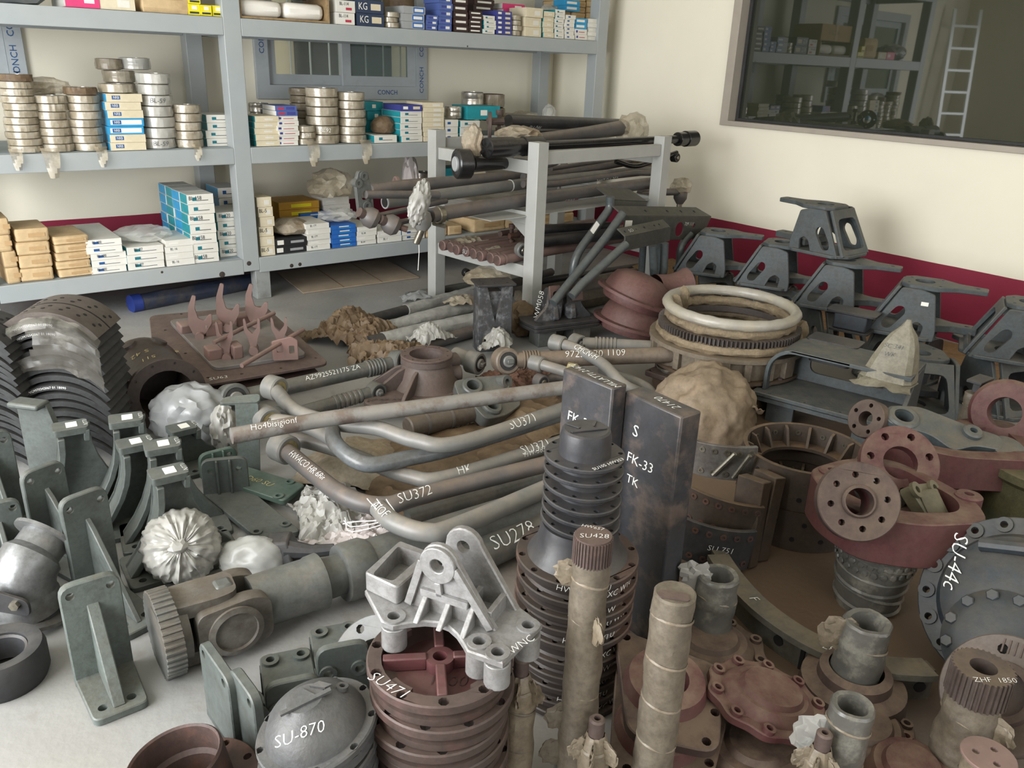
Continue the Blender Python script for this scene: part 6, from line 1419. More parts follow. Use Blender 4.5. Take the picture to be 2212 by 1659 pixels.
def glb(p0, p1, top, d, label, m=CAST_G, away=True):
    p0, p1 = onfl(*p0), onfl(*p1); x = p1-p0; w = x.length; h = ZT(p0, top); t = thing('angle_bracket', label, 'bracket', fr(p0, (x.x, x.y, 0), (-x.y, x.x, 0)), lg)
    MB().prism(rpoly([(0, 0), (w, 0), (w, h), (0, h)], [0, 0, .035, .035]), -.010, .010, [circ(.012, 14, w*.2, h*.62), circ(.012, 14, w*.8, h*.62)], fr((0, 0, 0), (1, 0, 0), (0, 0, 1))).build('upright', m, t, bevel=.004)
    for u in (.2, .8): MB().ring(.022, .012, .010, .017, 18, T(w*u, 0, h*.62) @ RX(PI/2)).build('boss', m, t)
    MB().prism(rpoly([(0, 0), (w, 0), (w, d), (0, d)], [0, 0, .02, .02]), h*.42, h*.42+.022, [circ(.011, 12, w*.2, d*.85), circ(.011, 12, w*.8, d*.85)]).build('base_plate', m, t, bevel=.004)
    for u in (.2, .8): MB().ring(.022, .011, h*.42+.022, h*.42+.03, 18, T(w*u, d*.85, 0)).build('boss', m, t)
    for u in (.12, .88): MB().prism([(0, 0), (0, h*.4), (d*.9, h*.4)], -.006, .006, (), fr((w*u, .008, 0), (0, 1, 0), (0, 0, 1))).build('gusset', m, t, bevel=.002)
    for u in (.1, .9): MB().box(.03, .03, h*.42, T(w*u, d*.88, 0), z0=0).build('foot', m, t)
    return t
glb((690, 1535), (800, 1512), 1400, .20, 'grey green angle bracket next to the red flange stack'); glb((583, 1620), (700, 1592), 1478, .22, 'grey green angle bracket directly behind the grey domed cap')
t = lbracket(onfl(522, 1640), onfl(458, 1540), ZT(onfl(522, 1640), 1470), .12, 'grey green bracket seen edge on beside the domed cap, farther one', CAST_G, grp=lg); t = lbracket(onfl(575, 1690), onfl(522, 1610), ZT(onfl(575, 1690), 1508), .12, 'grey green bracket seen edge on beside the domed cap, nearer one', CAST_G, grp=lg)
# ---- silver elbow pipe and ring
t = thing('elbow_pipe', 'silver painted elbow pipe with two flanges and bolted strap', 'pipe', T(*P(72, 1335, 0)))
path = smooth([UP*.03, UP*.10-RH*.01, UP*.165+AW*.02, UP*.215+RH*.025+AW*.095], 6); 
MB().tube(path, [.088]*5+[.084]*(len(path)-9)+[.068]*4, 26).build('pipe', SILVER, t)
d2 = path[-1]-path[-2]; MB().ring(.096, .062, -.004, .006, 32, ax(path[-1], d2)).build('flange', SILVER, t); MB().cyl(.066, -.03, -.002, 24, ax(path[-1], d2)).build('throat', SILVER, t)
MB().ring(.115, .08, -.005, .006, 32, T(0, 0, .03) @ RY(.18)).build('flange', SILVER, t); MB().cyl(.062, -.001, .004, 20, ax(path[-1], d2)).build('opening', HOLE, t)
MB().prism(rpoly([(-.07, -.03), (.07, -.02), (.06, .03), (-.05, .04)], .02), 0, .01, (), fr(UP*.12-RH*.0-AW*.094, RH*.8-UP*.2, UP)).build('strap', BLACK, t, bevel=.003)
for k in (-.04, .03): MB().cyl(.014, .0, .022, 6, ax(UP*.125-RH*(.0-k)-AW*.094, -AW)).build('bolt', ZINC, t)
t = thing('rubber_ring', 'thick dark rubber ring at the picture edge on the bare floor', 'ring', T(*P(12, 1465, 0)))
MB().lathe([(.085, 0), (.10, .0), (.108, .02), (.108, .08), (.10, .10), (.082, .10), (.066, .095), (.066, .02), (.085, 0)], 40).build('ring', RUBBER, t)
MB().lathe([(.064, .09), (.064, .02), (.058, .02), (.058, .085), (.064, .09)], 36).build('liner', BLACK_D, t); 
# ---- black casting in a bag
c = P(595, 1238, 0); t = thing('bagged_casting', 'black casting half in clear film with an arm pointing to the bars', 'casting', cam_frame(c))
MB().hexa([(-.14, -.06, 0), (.09, -.06, 0), (.09, .09, 0), (-.14, .09, 0)], [(-.02, -.02, .12), (.05, -.02, .13), (.05, .05, .13), (-.02, .05, .12)]).build('body', BLACK_D, t, bevel=.008)
MB().tube([(.04, 0, .09), (.12, 0, .085), (.19, .01, .09)], [.035, .022, .018], 10).build('arm', BLACK_D, t); blob(.10, .06, .075, .12, 1.7, 76, -.05, 4).build('film', FILM_C, t, T(-.06, -.02, .06), sharp=60)
# ---- big propeller shaft
def big_shaft():
    a, b = P(518, 1312, .105), P(1180, 1092, .10); u = (b-a).normalized(); L = (b-a).length
    t = thing('propeller_shaft', 'large grey propeller shaft with heavy yoke lying across the floor', 'shaft', ax(a, u, UP))
    G = GREY_PAINT; b = MB()
    MB().lathe([(0, .03), (.078, .03), (.078, .20), (.082, .21), (.084, .24), (.074, .245), (0, .245)], 36).build('slip_yoke_tube', G, t)
    MB().lathe([(0, .24), (.062, .24), (.062, .31), (0, .31)], 30).build('neck', G, t); MB().lathe([(0, .30), (.086, .305), (.090, .32), (.090, .38), (.080, .40), (0, .40)], 34).build('collar', G, t)
    MB().lathe([(0, .39), (.078, .39), (.072, L+.05), (0, L+.05)], 34).build('main_tube', G, t)
    BR = mat('brown_grey_yoke', '#6f6a63', .5, var=.15, dust=.2, patch='#7a7a75', patchamt=.6)
    # frame: Z along the shaft, Y up
    for s in (1, -1): MB().prism(rpoly([(-.07, -.10), (.07, -.10), (.08, .05), (.06, .10), (-.06, .10), (-.08, .05)], .03), -.022, .022, (), fr((s*.0, 0, 0), (0, 1, 0), (0, 0, 1)) @ T(0, -.035, s*.062)).build('yoke_arm', BR, t, bevel=.008)
    fx = -1 if (t.matrix_world.to_3x3() @ Vector((1, 0, 0))).dot(EYE-a) < 0 else 1
    MB().lathe([(.0, .06), (.052, .06), (.056, .064), (.074, .094), (.074, .10), (.058, .104), (.056, .096), (.0, .094)], 34, T(0, 0, -.04) @ RY(fx*PI/2)).build('bearing_eye', BR, t)
    MB().box(.05, .20, .05, T(0, 0, -.04)).build('cross', G, t, bevel=.01)
    for s in (1, -1): MB().prism(rpoly([(-.16, -.05), (-.03, -.06), (.02, -.05), (.03, .05), (-.05, .06), (-.16, .06)], .03), -.02, .02, (), T(0, s*.075, -.035) @ fr((0, 0, 0), (0, 0, 1), (1, 0, 0))).build('flange_yoke_arm', BR, t, bevel=.008)
    o = toothed(.115, .006, 40); MB().prism(o, -.225, -.175).build('serrated_flange', G, t, bevel=.003); MB().cyl(.09, -.18, -.15, 30).build('flange_hub', BR, t)
    for s in (-1, 1): MB().box(.05, .02, .07, T(0, -.096, L*.2+.2*s), ).build('rest_block', BR, t)
    return t
big_shaft()
t, o = rod('propeller_shaft', 'grey second shaft with white number SU278 behind the aluminium bracket', 'shaft', [P(1000, 1215, .07), P(1190, 1130, .07)], .055, GREY_PAINT)
write(t, 'SU278', .07, wrap=(ax((0, 0, 0), P(1190, 1130, .07)-P(1000, 1215, .07)), .055, .18, 2.2, 'along'))

# ================================================================ the front row
REDB = mat('brown_red_flange_iron', '#54453f', .55, var=.15, dust=.35, dustcol='#7f6e64', bump=.15, patch='#6a4a46', patchamt=.5)
# ---- red flange stack carrying the aluminium bracket
F0 = P(948, 1770, 0); zs_t = ZT(F0, 1405); Rf = 158/SC(F0+UP*zs_t); nst = 8; pit = (zs_t-.01)/nst
for k in range(nst):
    t = thing('hub_flange', 'brown red hub flange in the thick stack, ' + (ordn(k, nst) if k < nst-1 else 'topmost with spoked recess'), 'hub', T(F0.x+.006*math.sin(k*2.2), F0.y+.006*math.cos(k*1.6), k*pit+.001) @ RZ(k*.3), 'brown red hub flanges under the aluminium bracket')
    zt = pit-.002
    MB().plate(Rf, Rf*.80, zt-.022, zt, 10, Rf*.90, .011, 56, None, .2).build('flange', REDB, t, bevel=.003)
    MB().lathe([(Rf*.80, zt-.021), (Rf*.82, zt*.35), (Rf*.94, zt*.28), (Rf*.94, 0), (Rf*.6, 0), (Rf*.6, zt-.03), (Rf*.80, zt-.021)], 56).build('drum', REDB, t)
    if k == nst-1:
        RI = mat('dusty_crimson_recess', '#6d3c3f', .55, var=.15, dust=.3, dustcol='#8d7a6e')
        MB().cyl(Rf*.80, zt-.045, zt-.03, 44).build('recess_floor', RI, t)
        for q in range(4): MB().box(Rf*.6, .02, .03, RZ(.5+q*PI/2) @ T(Rf*.48, 0, zt-.03), z0=0).build('spoke', RI, t, bevel=.003)
        MB().ring(Rf*.2, Rf*.1, zt-.03, zt-.004, 24).build('hub', RI, t)
        for q in range(4): MB().prism(arc(Rf*.82, -.22, .22, 6)+arc(Rf*.70, .22, -.22, 6), zt-.02, zt-.004, (), RZ(.5+PI/4+q*PI/2)).build('lug', REDB, t)
        write(t, 'SU471', .036, RZ(-k*.3) @ fr(RH*(-Rf*.62)-AW*(Rf*.64)+UP*zt, RH*.8-AW*.55, RH*.55+AW*.8)); write(t, '1000', .04, RZ(-k*.3) @ fr(RH*(Rf*.12)-AW*(Rf*.30)+UP*(zt-.029), RH, AW), RUSTY)
# second grey flange peeking behind the stack
t = thing('hub_flange', 'grey flange leaning behind the red flange stack', 'hub', ax(P(820, 1440, .10), -AW*.7+UP*.6-RH*.3)); MB().plate(.13, .07, 0, .022, 8, .105, .012, 44).build('flange', GREY_PAINT, t, bevel=.003); MB().lathe([(.09, -.05), (.09, 0), (.07, 0), (.07, -.05), (.09, -.05)], 32).build('drum', BLACK_D, t)
# ---- aluminium bracket
za = zs_t+.054; q = [P(px, py, za) for px, py in ((824, 1342), (1086, 1432), (1172, 1346), (864, 1203), (788, 1274))]
xa2 = (q[1]-q[0]); t = thing('engine_bracket', 'bare aluminium engine bracket with two pierced lugs standing on the red flange stack', 'bracket', fr(Vector((q[0].x, q[0].y, za-.016)), (xa2.x, xa2.y, 0), (-xa2.y, xa2.x, 0))); I = t.matrix_world.inverted()
l = [I @ p for p in q]; w = l[1].x; D = [(p.x, p.y) for p in l]
conc = [(w*(.10+.62*s), D[0][1]+.050*math.sin(PI*s)) for s in (0, .15, .3, .45, .6, .75, .9, 1)]
outl = [D[0]]+conc+[D[1], D[2], (w*.55, D[3][1]*.98), D[3], D[4]]
hs = [circ(.014, 14, D[0][0]+.015, D[0][1]+.022), circ(.014, 14, w*.755, D[1][1]+.032), circ(.014, 14, D[1][0]-.02, D[1][1]+.02), circ(.014, 14, D[2][0]-.022, D[2][1]-.022)]
MB().prism(outl, 0, .016, hs).build('base_plate', ALU, t, bevel=.004)
for h_ in hs:
    cx_ = sum(p[0] for p in h_)/14; cy_ = sum(p[1] for p in h_)/14; MB().ring(.026, .013, -.053, .0, 20, T(cx_, cy_, 0)).build('stub', ALU, t, bevel=.002); MB().ring(.024, .013, .016, .02, 20, T(cx_, cy_, 0)).build('boss', ALU, t)
def lug(px_a, px_b, apex, hole, z_, yoff, th, ribs):
    a = I @ P(*px_a, za); ap = None; yy = a.y
    n_w = (t.matrix_world.to_3x3() @ Vector((0, 1, 0))); o_w = t.matrix_world @ Vector((0, yy, 0))
    def on(px, py):
        d = ray(px, py); p = EYE+d*((o_w-EYE).dot(n_w)/d.dot(n_w)); p = I @ p; return (p.x, p.z)
    A_, B_, C_, Hh = on(*px_a), on(*px_b), on(*apex), on(*hole)
    R_ = .042; ang = math.atan2(1, 0); cap = arc(R_, 0.25, PI-.35, 8, Hh[0], Hh[1])
    outl = [(A_[0], .012), (B_[0], .012)]+cap
    hol = [circ(.015, 16, *Hh)]
    if ribs: hol = hol
    MB().prism(outl, -th/2, th/2, hol, fr((0, yy, 0), (1, 0, 0), (0, 0, 1))).build('lug', ALU, t, bevel=.004)
    # raised rim and cross rib on the near face
    M = fr((0, yy-th/2, 0), (1, 0, 0), (0, 0, 1)); P0, P1, P2 = Vector((A_[0]+.01, .02)), Vector((B_[0]-.01, .02)), Vector(Hh)
    def strip(p, r, wd):
        d = (r-p).normalized(); nn = Vector((-d.y, d.x))*wd/2; MB().prism([tuple(p-nn), tuple(r-nn), tuple(r+nn), tuple(p+nn)], 0, .009, (), M).build('rim', ALU, t, bevel=.002)
    if ribs:
        strip(P0, P2+Vector((-.036, 0)), .016); strip(P1, P2+Vector((.036, 0)), .016); strip(Vector((A_[0]+.04, .06)), Vector((B_[0]-.06, .06)), .016); strip(Vector(((A_[0]+B_[0])/2-.02, .06)), P2+Vector((0, -.04)), .014)
        MB().ring(.040, .015, 0, .010, 24, M @ T(Hh[0], Hh[1], 0)).build('eye', ALU, t, bevel=.002)
    return yy, A_, B_, Hh
y1, A1, B1, H1 = lug((880, 1296), (1075, 1392), (947, 1179), (953, 1214), 0, 0, .016, True)
y2, A2, B2, H2 = lug((950, 1262), (1120, 1352), (1003, 1141), (1005, 1177), 0, 0, .018, False)
for s in (.25, .5, .75):
    x_ = A1[0]+(B1[0]-A1[0])*s; MB().prism([(0, .014), (.05, .014), (0, .06)], -.006, .006, (), fr((x_, y1-.008, 0), (0, -1, 0), (0, 0, 1))).build('web', ALU, t, bevel=.002)
    MB().prism([(0, .014), (abs(y2-y1), .014), (abs(y2-y1), .05), (0, .05)], -.006, .006, (), fr((x_+.03, y1, 0), (0, 1, 0), (0, 0, 1))).build('web', ALU, t, bevel=.002)
MB().prism(rpoly([(D[4][0], D[4][1]), (D[3][0], D[3][1]), (D[3][0]+.10, D[3][1]-.01), (D[4][0]+.09, D[4][1]-.015)], .01), .016, .060, [rpoly([(D[4][0]+.02, D[4][1]+.0), (D[3][0]+.01, D[3][1]-.022), (D[3][0]+.075, D[3][1]-.025), (D[4][0]+.07, D[4][1]+.0)], .01)]).build('box_flange', ALU, t, bevel=.003)
write(t, 'WNC', .026, fr((D[1][0]+.01, (D[1][1]+D[2][1])/2-.01, .0165), (.35, 1, 0), (-1, .35, 0)))
# ---- grey domed caps
G0 = P(705, 1840, 0); tl = .24; gz = ZT(G0, 1572); Rg = 133/SC(G0+UP*gz); CAPG = mat('dark_grey_cast_cap', '#585a5b', .5, var=.12, dust=.35, dustcol='#86817a', bump=.3, bscale=90)
for k in range(4):
    z = gz-.005-(3-k)*.055; t = thing('domed_cover', 'dark grey domed cap with bolt flange, ' + ['lowest of the tilted pile', 'second up in the tilted pile', 'third up in the tilted pile, marked D60', 'topmost with emblem and white SU-870'][k], 'cover', cam_frame(Vector((G0.x, G0.y, z)), -tl, .08) @ RZ(k*.25), 'tilted pile of dark grey domed caps')
    MB().plate(Rg, Rg*.75, 0, .016, 9, Rg*.93, .008, 52).build('flange', CAPG, t, bevel=.003)
    dome = [(Rg*.84, .014), (Rg*.80, .03), (Rg*.70, .052), (Rg*.50, .072), (Rg*.34, .080), (Rg*.30, .086), (0, .088)] if k == 3 else [(Rg*.86, .014), (Rg*.82, .03), (Rg*.80, .048), (0, .048)]
    MB().lathe(dome, 48).build('dome', CAPG, t); MB().lathe([(Rg*.9, -.03), (Rg*.88, 0)], 48).build('skirt', CAPG, t)
    if k == 3:
        MB().prism([(-.05, -.02), (.05, -.02), (.05, -.01), (.02, -.01), (0, .025), (-.02, -.01), (-.05, -.01)], .087, .092, (), RZ(-.3)).build('emblem', CAPG, t); MB().prism([(.015, .02), (.035, .02), (.055, -.005), (.04, -.005)], .087, .092, (), RZ(-.3)).build('emblem', CAPG, t)
        MB().ring(.012, .006, .0, .008, 14, ax((Rg*.55, -.02, .065), (.4, -.05, 1))).build('port', CAPG, t)
        write(t, 'SU-870', .032, RZ(-k*.25) @ fr((.0, -Rg*.58, .068), (1, .28, .0), (0, .86, .42)))
# ---- rusty ring in the corner of the frame
t = thing('hub_ring', 'rusty open hub ring cut by the lower picture edge', 'ring', cam_frame(P(425, 1760, 0), -.2, .0)); rr = 100/SC(P(425, 1680, .1))
MB().lathe([(rr, 0), (rr*1.02, .16), (rr*.97, .165), (rr*.93, .16), (rr*.92, .10), (rr*.84, .09), (rr*.83, 0), (rr, 0)], 48).build('ring', RUSTY, t); MB().plate(rr*1.55, rr*.98, .05, .068, 10, rr*1.36, .010, 48).build('flange', RUSTY, t, bevel=.003)
# ---- tape wrapped upright shafts
def wrapped(name, label, px, py, top, r, m, taper=1.0, n=30, sd=0.0, cat='shaft', amp=.05, hollow=False, base=None, z0=0.0, bumps=True):
    b0 = P(px, py, 0) if base is None else Vector(base); h = ZT(b0, top); t = thing(name, label, cat, T(b0.x, b0.y, z0)); L = h-z0
    n *= 2
    def jit(a, z, k): return r*amp*(noise.noise(Vector((math.cos(a)*1.6+sd, math.sin(a)*1.6, z*14)))+.5*math.sin(z*55+a)+.7*noise.noise(Vector((math.cos(a)*4+sd, math.sin(a)*4, z*48))))
    pr = [(r*taper+(r-r*taper)*i/n if taper != 1 else r, L*i/n) for i in range(n+1)]
    if hollow: pr = pr+[(r*.92, L+.006), (r*.7, L+.004), (r*.62, L-.02), (r*.6, L-.10), (0, L-.10)]
    else: pr = [(0, 0)]+pr+[(r*.9, L+.004), (0, L+.005)]
    MB().lathe(pr, 28, None, jit=jit).build('tape_wrap', m, t, sharp=30)
    for k in range(max(2, int(L/.09))):
        z = L*(k+.5)/max(2, int(L/.09)); MB().lathe([(r*1.01, -.003), (r*1.06, .0), (r*1.02, .004)], 28, T(0, 0, z) @ RY(.22) @ RX(.1*math.sin(k+sd))).build('tape_edge', WRAP_L if m is not WRAP_L else WRAP, t)
    return t, L
def flap(t, z, r, a, s, m, sd): blob(s*.6, s*.12, s*.6, .6, 3.5, sd, None, 3).build('loose_tape', m, t, T(0, 0, z) @ RZ(a) @ T(r*1.05, 0, 0), sharp=18)
cam_a = lambda px, py: math.atan2(-P(px, py, 0).y, -P(px, py, 0).x)
r1 = 39/SC(P(1228, 1700, 0)+UP*.55); t, L = wrapped('axle_shaft', 'tall tape wrapped axle shaft with splined end marked SU428', 1234, 1735, 1210, r1, WRAP, 1.12, 40, 3)
MB().prism(toothed(r1*.98, r1*.07, 36), L, L+.055, [], None).build('splined_end', RUST, t); MB().cyl(r1*.97, L+.054, L+.058, 28).build('end_face', RUST, t)
write(t, 'SU428', .022, fr(RH*.0-AW*.006+UP*(L+.058), RH, AW)); write(t, 'HW657', .014, fr(AW*.026+UP*(L+.058), RH*.9-AW*.3, AW))
flap(t, L-.03, r1, cam_a(1222, 1735)-1.5, .04, WRAP_L, 81); flap(t, L-.14, r1, cam_a(1222, 1735)+.5, .04, WRAP_L, 82); flap(t, .26, r1*1.1, cam_a(1222, 1735)-1.2, .04, WRAP, 83); flap(t, .16, r1*1.1, cam_a(1222, 1735)-1.3, .045, WRAP, 84)
MB().lathe([(r1*1.1, .12), (r1*1.5, .05), (r1*2.1, .02), (r1*2.1, 0), (0, 0)], 32).build('foot_flange', WRAP_G, t)
r2 = 44/SC(P(1400, 1760, 0)+UP*.5); t, L = wrapped('axle_shaft', 'tall tape wrapped axle shaft with flat taped top, nearest of the tall ones', 1392, 1790, 1282, r2, WRAP, 1.05, 40, 5)
MB().prism(rpoly([(-.03, -.015), (.03, -.012), (.025, .012), (-.028, .010)], .008), L+.005, L+.007, (), RZ(cam_a(1392, 1790)+PI/2) @ T(0, -r2*.35, 0)).build('torn_patch', RUST, t)
r3 = 46/SC(P(1535, 1400, 0)+UP*.3); t, L = wrapped('axle_stub', 'film wrapped hollow stub standing behind the flat topped shaft', 1528, 1400, 1245, r3, WRAP_G, 1, 20, 8, 'stub', .07, True)
flap(t, L-.01, r3, cam_a(1528, 1400)-1.4, .06, FILM_W, 85)
b4 = P(1832, 1520, 0); r4 = 52/SC(b4+UP*.15); t, L = wrapped('axle_stub', 'film wrapped hollow stub rising from a round dusty flange', 0, 0, 1345, r4*.95, WRAP_G, 1.05, 20, 9, 'stub', .07, True, b4, .0)
flap(t, L-.04, r4, cam_a(1832, 1520)-1.2, .06, WRAP_L, 86); MB().lathe([(0, 0), (r4*2.1, 0), (r4*2.2, .02), (r4*2.1, .075), (r4*1.5, .085), (r4*1.45, .11), (r4*1.1, .12)], 40).build('round_flange', REDOX, t)
r5 = 46/SC(P(1800, 1740, 0)+UP*.2); t, L = wrapped('axle_stub', 'hollow stub in clear shiny film nearest the lower picture edge', 1790, 1740, 1525, r5, WRAP_G, 1, 20, 11, 'stub', .05, True); flap(t, L-.10, r5, cam_a(1790, 1740)-1.3, .075, FILM_C, 87)
b6 = P(2052, 1680, 0); r6 = 56/SC(b6+UP*.2); t, L = wrapped('pinion_shaft', 'film wrapped pinion shaft with bare splined collar on top', 0, 0, 1500, r6, WRAP, 1.08, 20, 13, 'shaft', .07, False, b6); LT = ZT(b6, 1440)-L
MB().prism(toothed(r6*1.04, r6*.07, 34), L, L+LT, [circ(r6*.48, 24)]).build('splined_collar', mat('dark_brown_gear', '#5c504c', .5, var=.15, dust=.35), t); write(t, 'ZHF  1850', .022, fr(-AW*r6*.75+UP*(L+LT), RH, AW)); MB().cyl(r6*.47, L-.001, L+.002, 20).build('bore', HOLE, t)
flap(t, L-.06, r6, cam_a(2052, 1680)+1.2, .05, WRAP_L, 88)
def pin(label, px, py, top, r, neck, m, sd, hole=True):
    b0 = P(px, py, 0); rr = r/SC(b0+UP*.12); t, L = wrapped('king_pin', label, px, py, top, rr, m, 1.05, 16, sd, 'shaft', .08)
    nr = neck/SC(b0+UP*.12); MB().lathe([(rr*.9, L), (nr*1.25, L+.03), (nr*1.1, L+.035)], 22, jit=lambda a, z, k: .004*noise.noise(Vector((math.cos(a)*3, math.sin(a)*3, sd)))).build('taped_shoulder', m, t, sharp=25); MB().ring(nr, nr*.42, L+.01, L+.075, 18, None, .004).build('threaded_neck', RUST, t); MB().cyl(nr*.42, L+.01, L+.055, 10).build('bore', HOLE, t)
    for q in range(3): flap(t, L+.0, rr*.85, cam_a(px, py)-1.2+q*1.1, .035, m, 90+q+int(sd))
    return t
pin('short tape wrapped pin with bare neck in front of the red flange stack', 935, 1760, 1592, 40, 20, WRAP_L, 15); pin('tape wrapped pin with bare neck between red flange stack and tall shaft', 1112, 1720, 1482, 34, 16, WRAP_L, 17); pin('short tape wrapped pin at the foot of the tall splined shaft', 1268, 1790, 1612, 33, 17, WRAP_L, 19); pin('short tape wrapped pin beside the shiny film stub', 1740, 1770, 1640, 33, 17, WRAP_L, 21)
t, L = wrapped('king_pin', 'taped pin with flat three holed top at the lower picture corner', 2085, 1790, 1640, 46/SC(P(2085, 1790, 0)+UP*.1), WRAP_L, 1, 14, 23, 'shaft', .06); MB().plate(.055, 0, L+.004, L+.012, 3, .025, .008, 30).build('top_disc', PRIMER, t)
# ---- red castings lying under the shafts
def lobed(r, n, dr, k=4): return [((r+dr*math.cos(n*2*PI*i/(n*8)))*math.cos(2*PI*i/(n*8)), (r+dr*math.cos(n*2*PI*i/(n*8)))*math.sin(2*PI*i/(n*8))) for i in range(n*8)]
def cover(label, px, py, z, R_, roll, pitch, yaw, m, n=9, h=.05, sq=1.0, dome=.55, bosses=True, name='cover_casting'):
    t = thing(name, label, 'casting', cam_frame(P(px, py, z), roll, pitch, yaw)); o = [(x_, y_*sq) for x_, y_ in lobed(R_, n, R_*.035)]
    MB().prism(o, 0, .022, [circ(R_*.06, 10, R_*.90*math.cos(2*PI*i/n), R_*.90*math.sin(2*PI*i/n)*sq) for i in range(n)]).build('flange', m, t, bevel=.004)
    b = MB().lathe([(R_*.80, .02), (R_*.74, h*.7), (R_*.62, h), (R_*dome, h), (R_*(dome-.06), h+.012), (0, h+.014)], 44, Matrix.Diagonal((1, sq, 1, 1))); b.build('dome', m, t)
    if bosses:
        for i in range(n): MB().ring(R_*.10, R_*.055, .02, .032, 14, T(R_*.90*math.cos(2*PI*i/n), R_*.90*math.sin(2*PI*i/n)*sq, 0)).build('boss', m, t)
    return t
cover('dusty pinkish flange casting around the film wrapped stub', 1530, 1412, .03, .165, .05, .05, .3, REDOX, 9, .05, .82, .5)
t = cover('oxide red lobed cover tilted over a dark opening', 1650, 1520, .15, .150, .25, .10, .1, REDP, 10, .045, .80, .55)
cover('dusty red casting below the lobed cover', 1640, 1640, .03, .20, .0, .0, .6, REDOX, 11, .06, .8, .5)
cover('oxide red casting at the lower edge behind the shiny film stub', 1860, 1600, .02, .16, .05, .05, .9, REDOX, 9, .05, .8, .5)
cover('dusty red casting between the lower edge and the splined pinion', 1960, 1700, .02, .15, .0, .0, 1.2, REDP, 9, .06, .9, .5)
cover('oxide red casting cut by the lower picture edge', 1560, 1760, .02, .17, .0, .0, .2, REDOX, 10, .05, .9, .5)
for k, (px, py, z, yw, s) in enumerate(((1432, 1500, .16, -.55, 1.0), (1420, 1590, .09, -.7, 1.05), (1440, 1660, .03, -.8, 1.1))):
    t = thing('housing_plate', 'dusty red three cornered housing plate leaning beside the tall shaft, ' + ['uppermost', 'middle', 'lowest'][k], 'casting', cam_frame(P(px, py, z), .12, .12, yw))
    o = rpoly([(-.18*s, .10*s), (.10*s, .14*s), (.17*s, -.10*s), (-.02*s, -.17*s)], .045, 5)
    MB().prism(o, 0, .028, [circ(.011, 10, x_*s, y_*s) for x_, y_ in ((-.14, .085), (-.05, .105), (.08, .115), (.125, .0), (.135, -.085), (.0, -.13), (-.075, -.03))]+[circ(.05*s, 20, .01, .0)]).build('plate', REDOX, t, bevel=.005)
    MB().lathe([(.10*s, .027), (.09*s, .06), (.052*s, .062), (.05*s, .0)], 32).build('raised_collar', REDP, t)
    if k == 0: write(t, '421', .035, fr((-.03, -.02, .063), (1, 0, 0), (0, 1, 0)), PAINT_Y)
# ---- curved shoe strip behind them
pts = pl(.0, (1535, 1228), (1580, 1300), (1640, 1368), (1720, 1428), (1800, 1468), (1880, 1492), (1960, 1500), (1995, 1498))
c0 = pts[0]; t = thing('shoe_table', 'long curved grey shoe strip standing on edge, marked A-187', 'strip', T(c0.x, c0.y, 0)); sm = smooth([Vector((p.x-c0.x, p.y-c0.y, 0)) for p in pts], 5)
nrm = [Vector((-(sm[min(i+1, len(sm)-1)]-sm[max(i-1, 0)]).y, (sm[min(i+1, len(sm)-1)]-sm[max(i-1, 0)]).x, 0)).normalized() for i in range(len(sm))]
ol = [tuple((p+n_*.02).xy) for p, n_ in zip(sm, nrm)]+[tuple((p-n_*.02).xy) for p, n_ in reversed(list(zip(sm, nrm)))]
STRIP = mat('dusty_green_grey_strip', '#6b6a60', .55, var=.15, dust=.55, dustcol='#94836a'); MB().prism(ol, 0, .095).build('strip', STRIP, t, bevel=.004)
MB().prism([tuple((p+n_*.021).xy) for p, n_ in zip(sm[2:-2], nrm[2:-2])]+[tuple((p-n_*.05).xy) for p, n_ in reversed(list(zip(sm[2:-2], nrm[2:-2])))], .085, .105).build('top_rim', STRIP, t, bevel=.003)
for i in (6, 13, 19, 25, 31): MB().cyl(.016, -.003, .003, 14, ax(sm[i]-nrm[i]*.021+UP*.045, nrm[i])).build('rivet_hole', HOLE, t)
MB().box(.012, .05, .10, T(*sm[16]) @ RZ(math.atan2((sm[17]-sm[15]).y, (sm[17]-sm[15]).x)) @ T(0, -.0, .05)).build('joint', HOLE, t)
write(t, 'A-187', .032, fr(sm[20]-nrm[20]*.015+UP*.106, sm[18]-sm[22], nrm[20]*-1)); write(t, 'F', .04, fr(sm[9]-nrm[9]*.015+UP*.106, sm[11]-sm[7], nrm[9]))
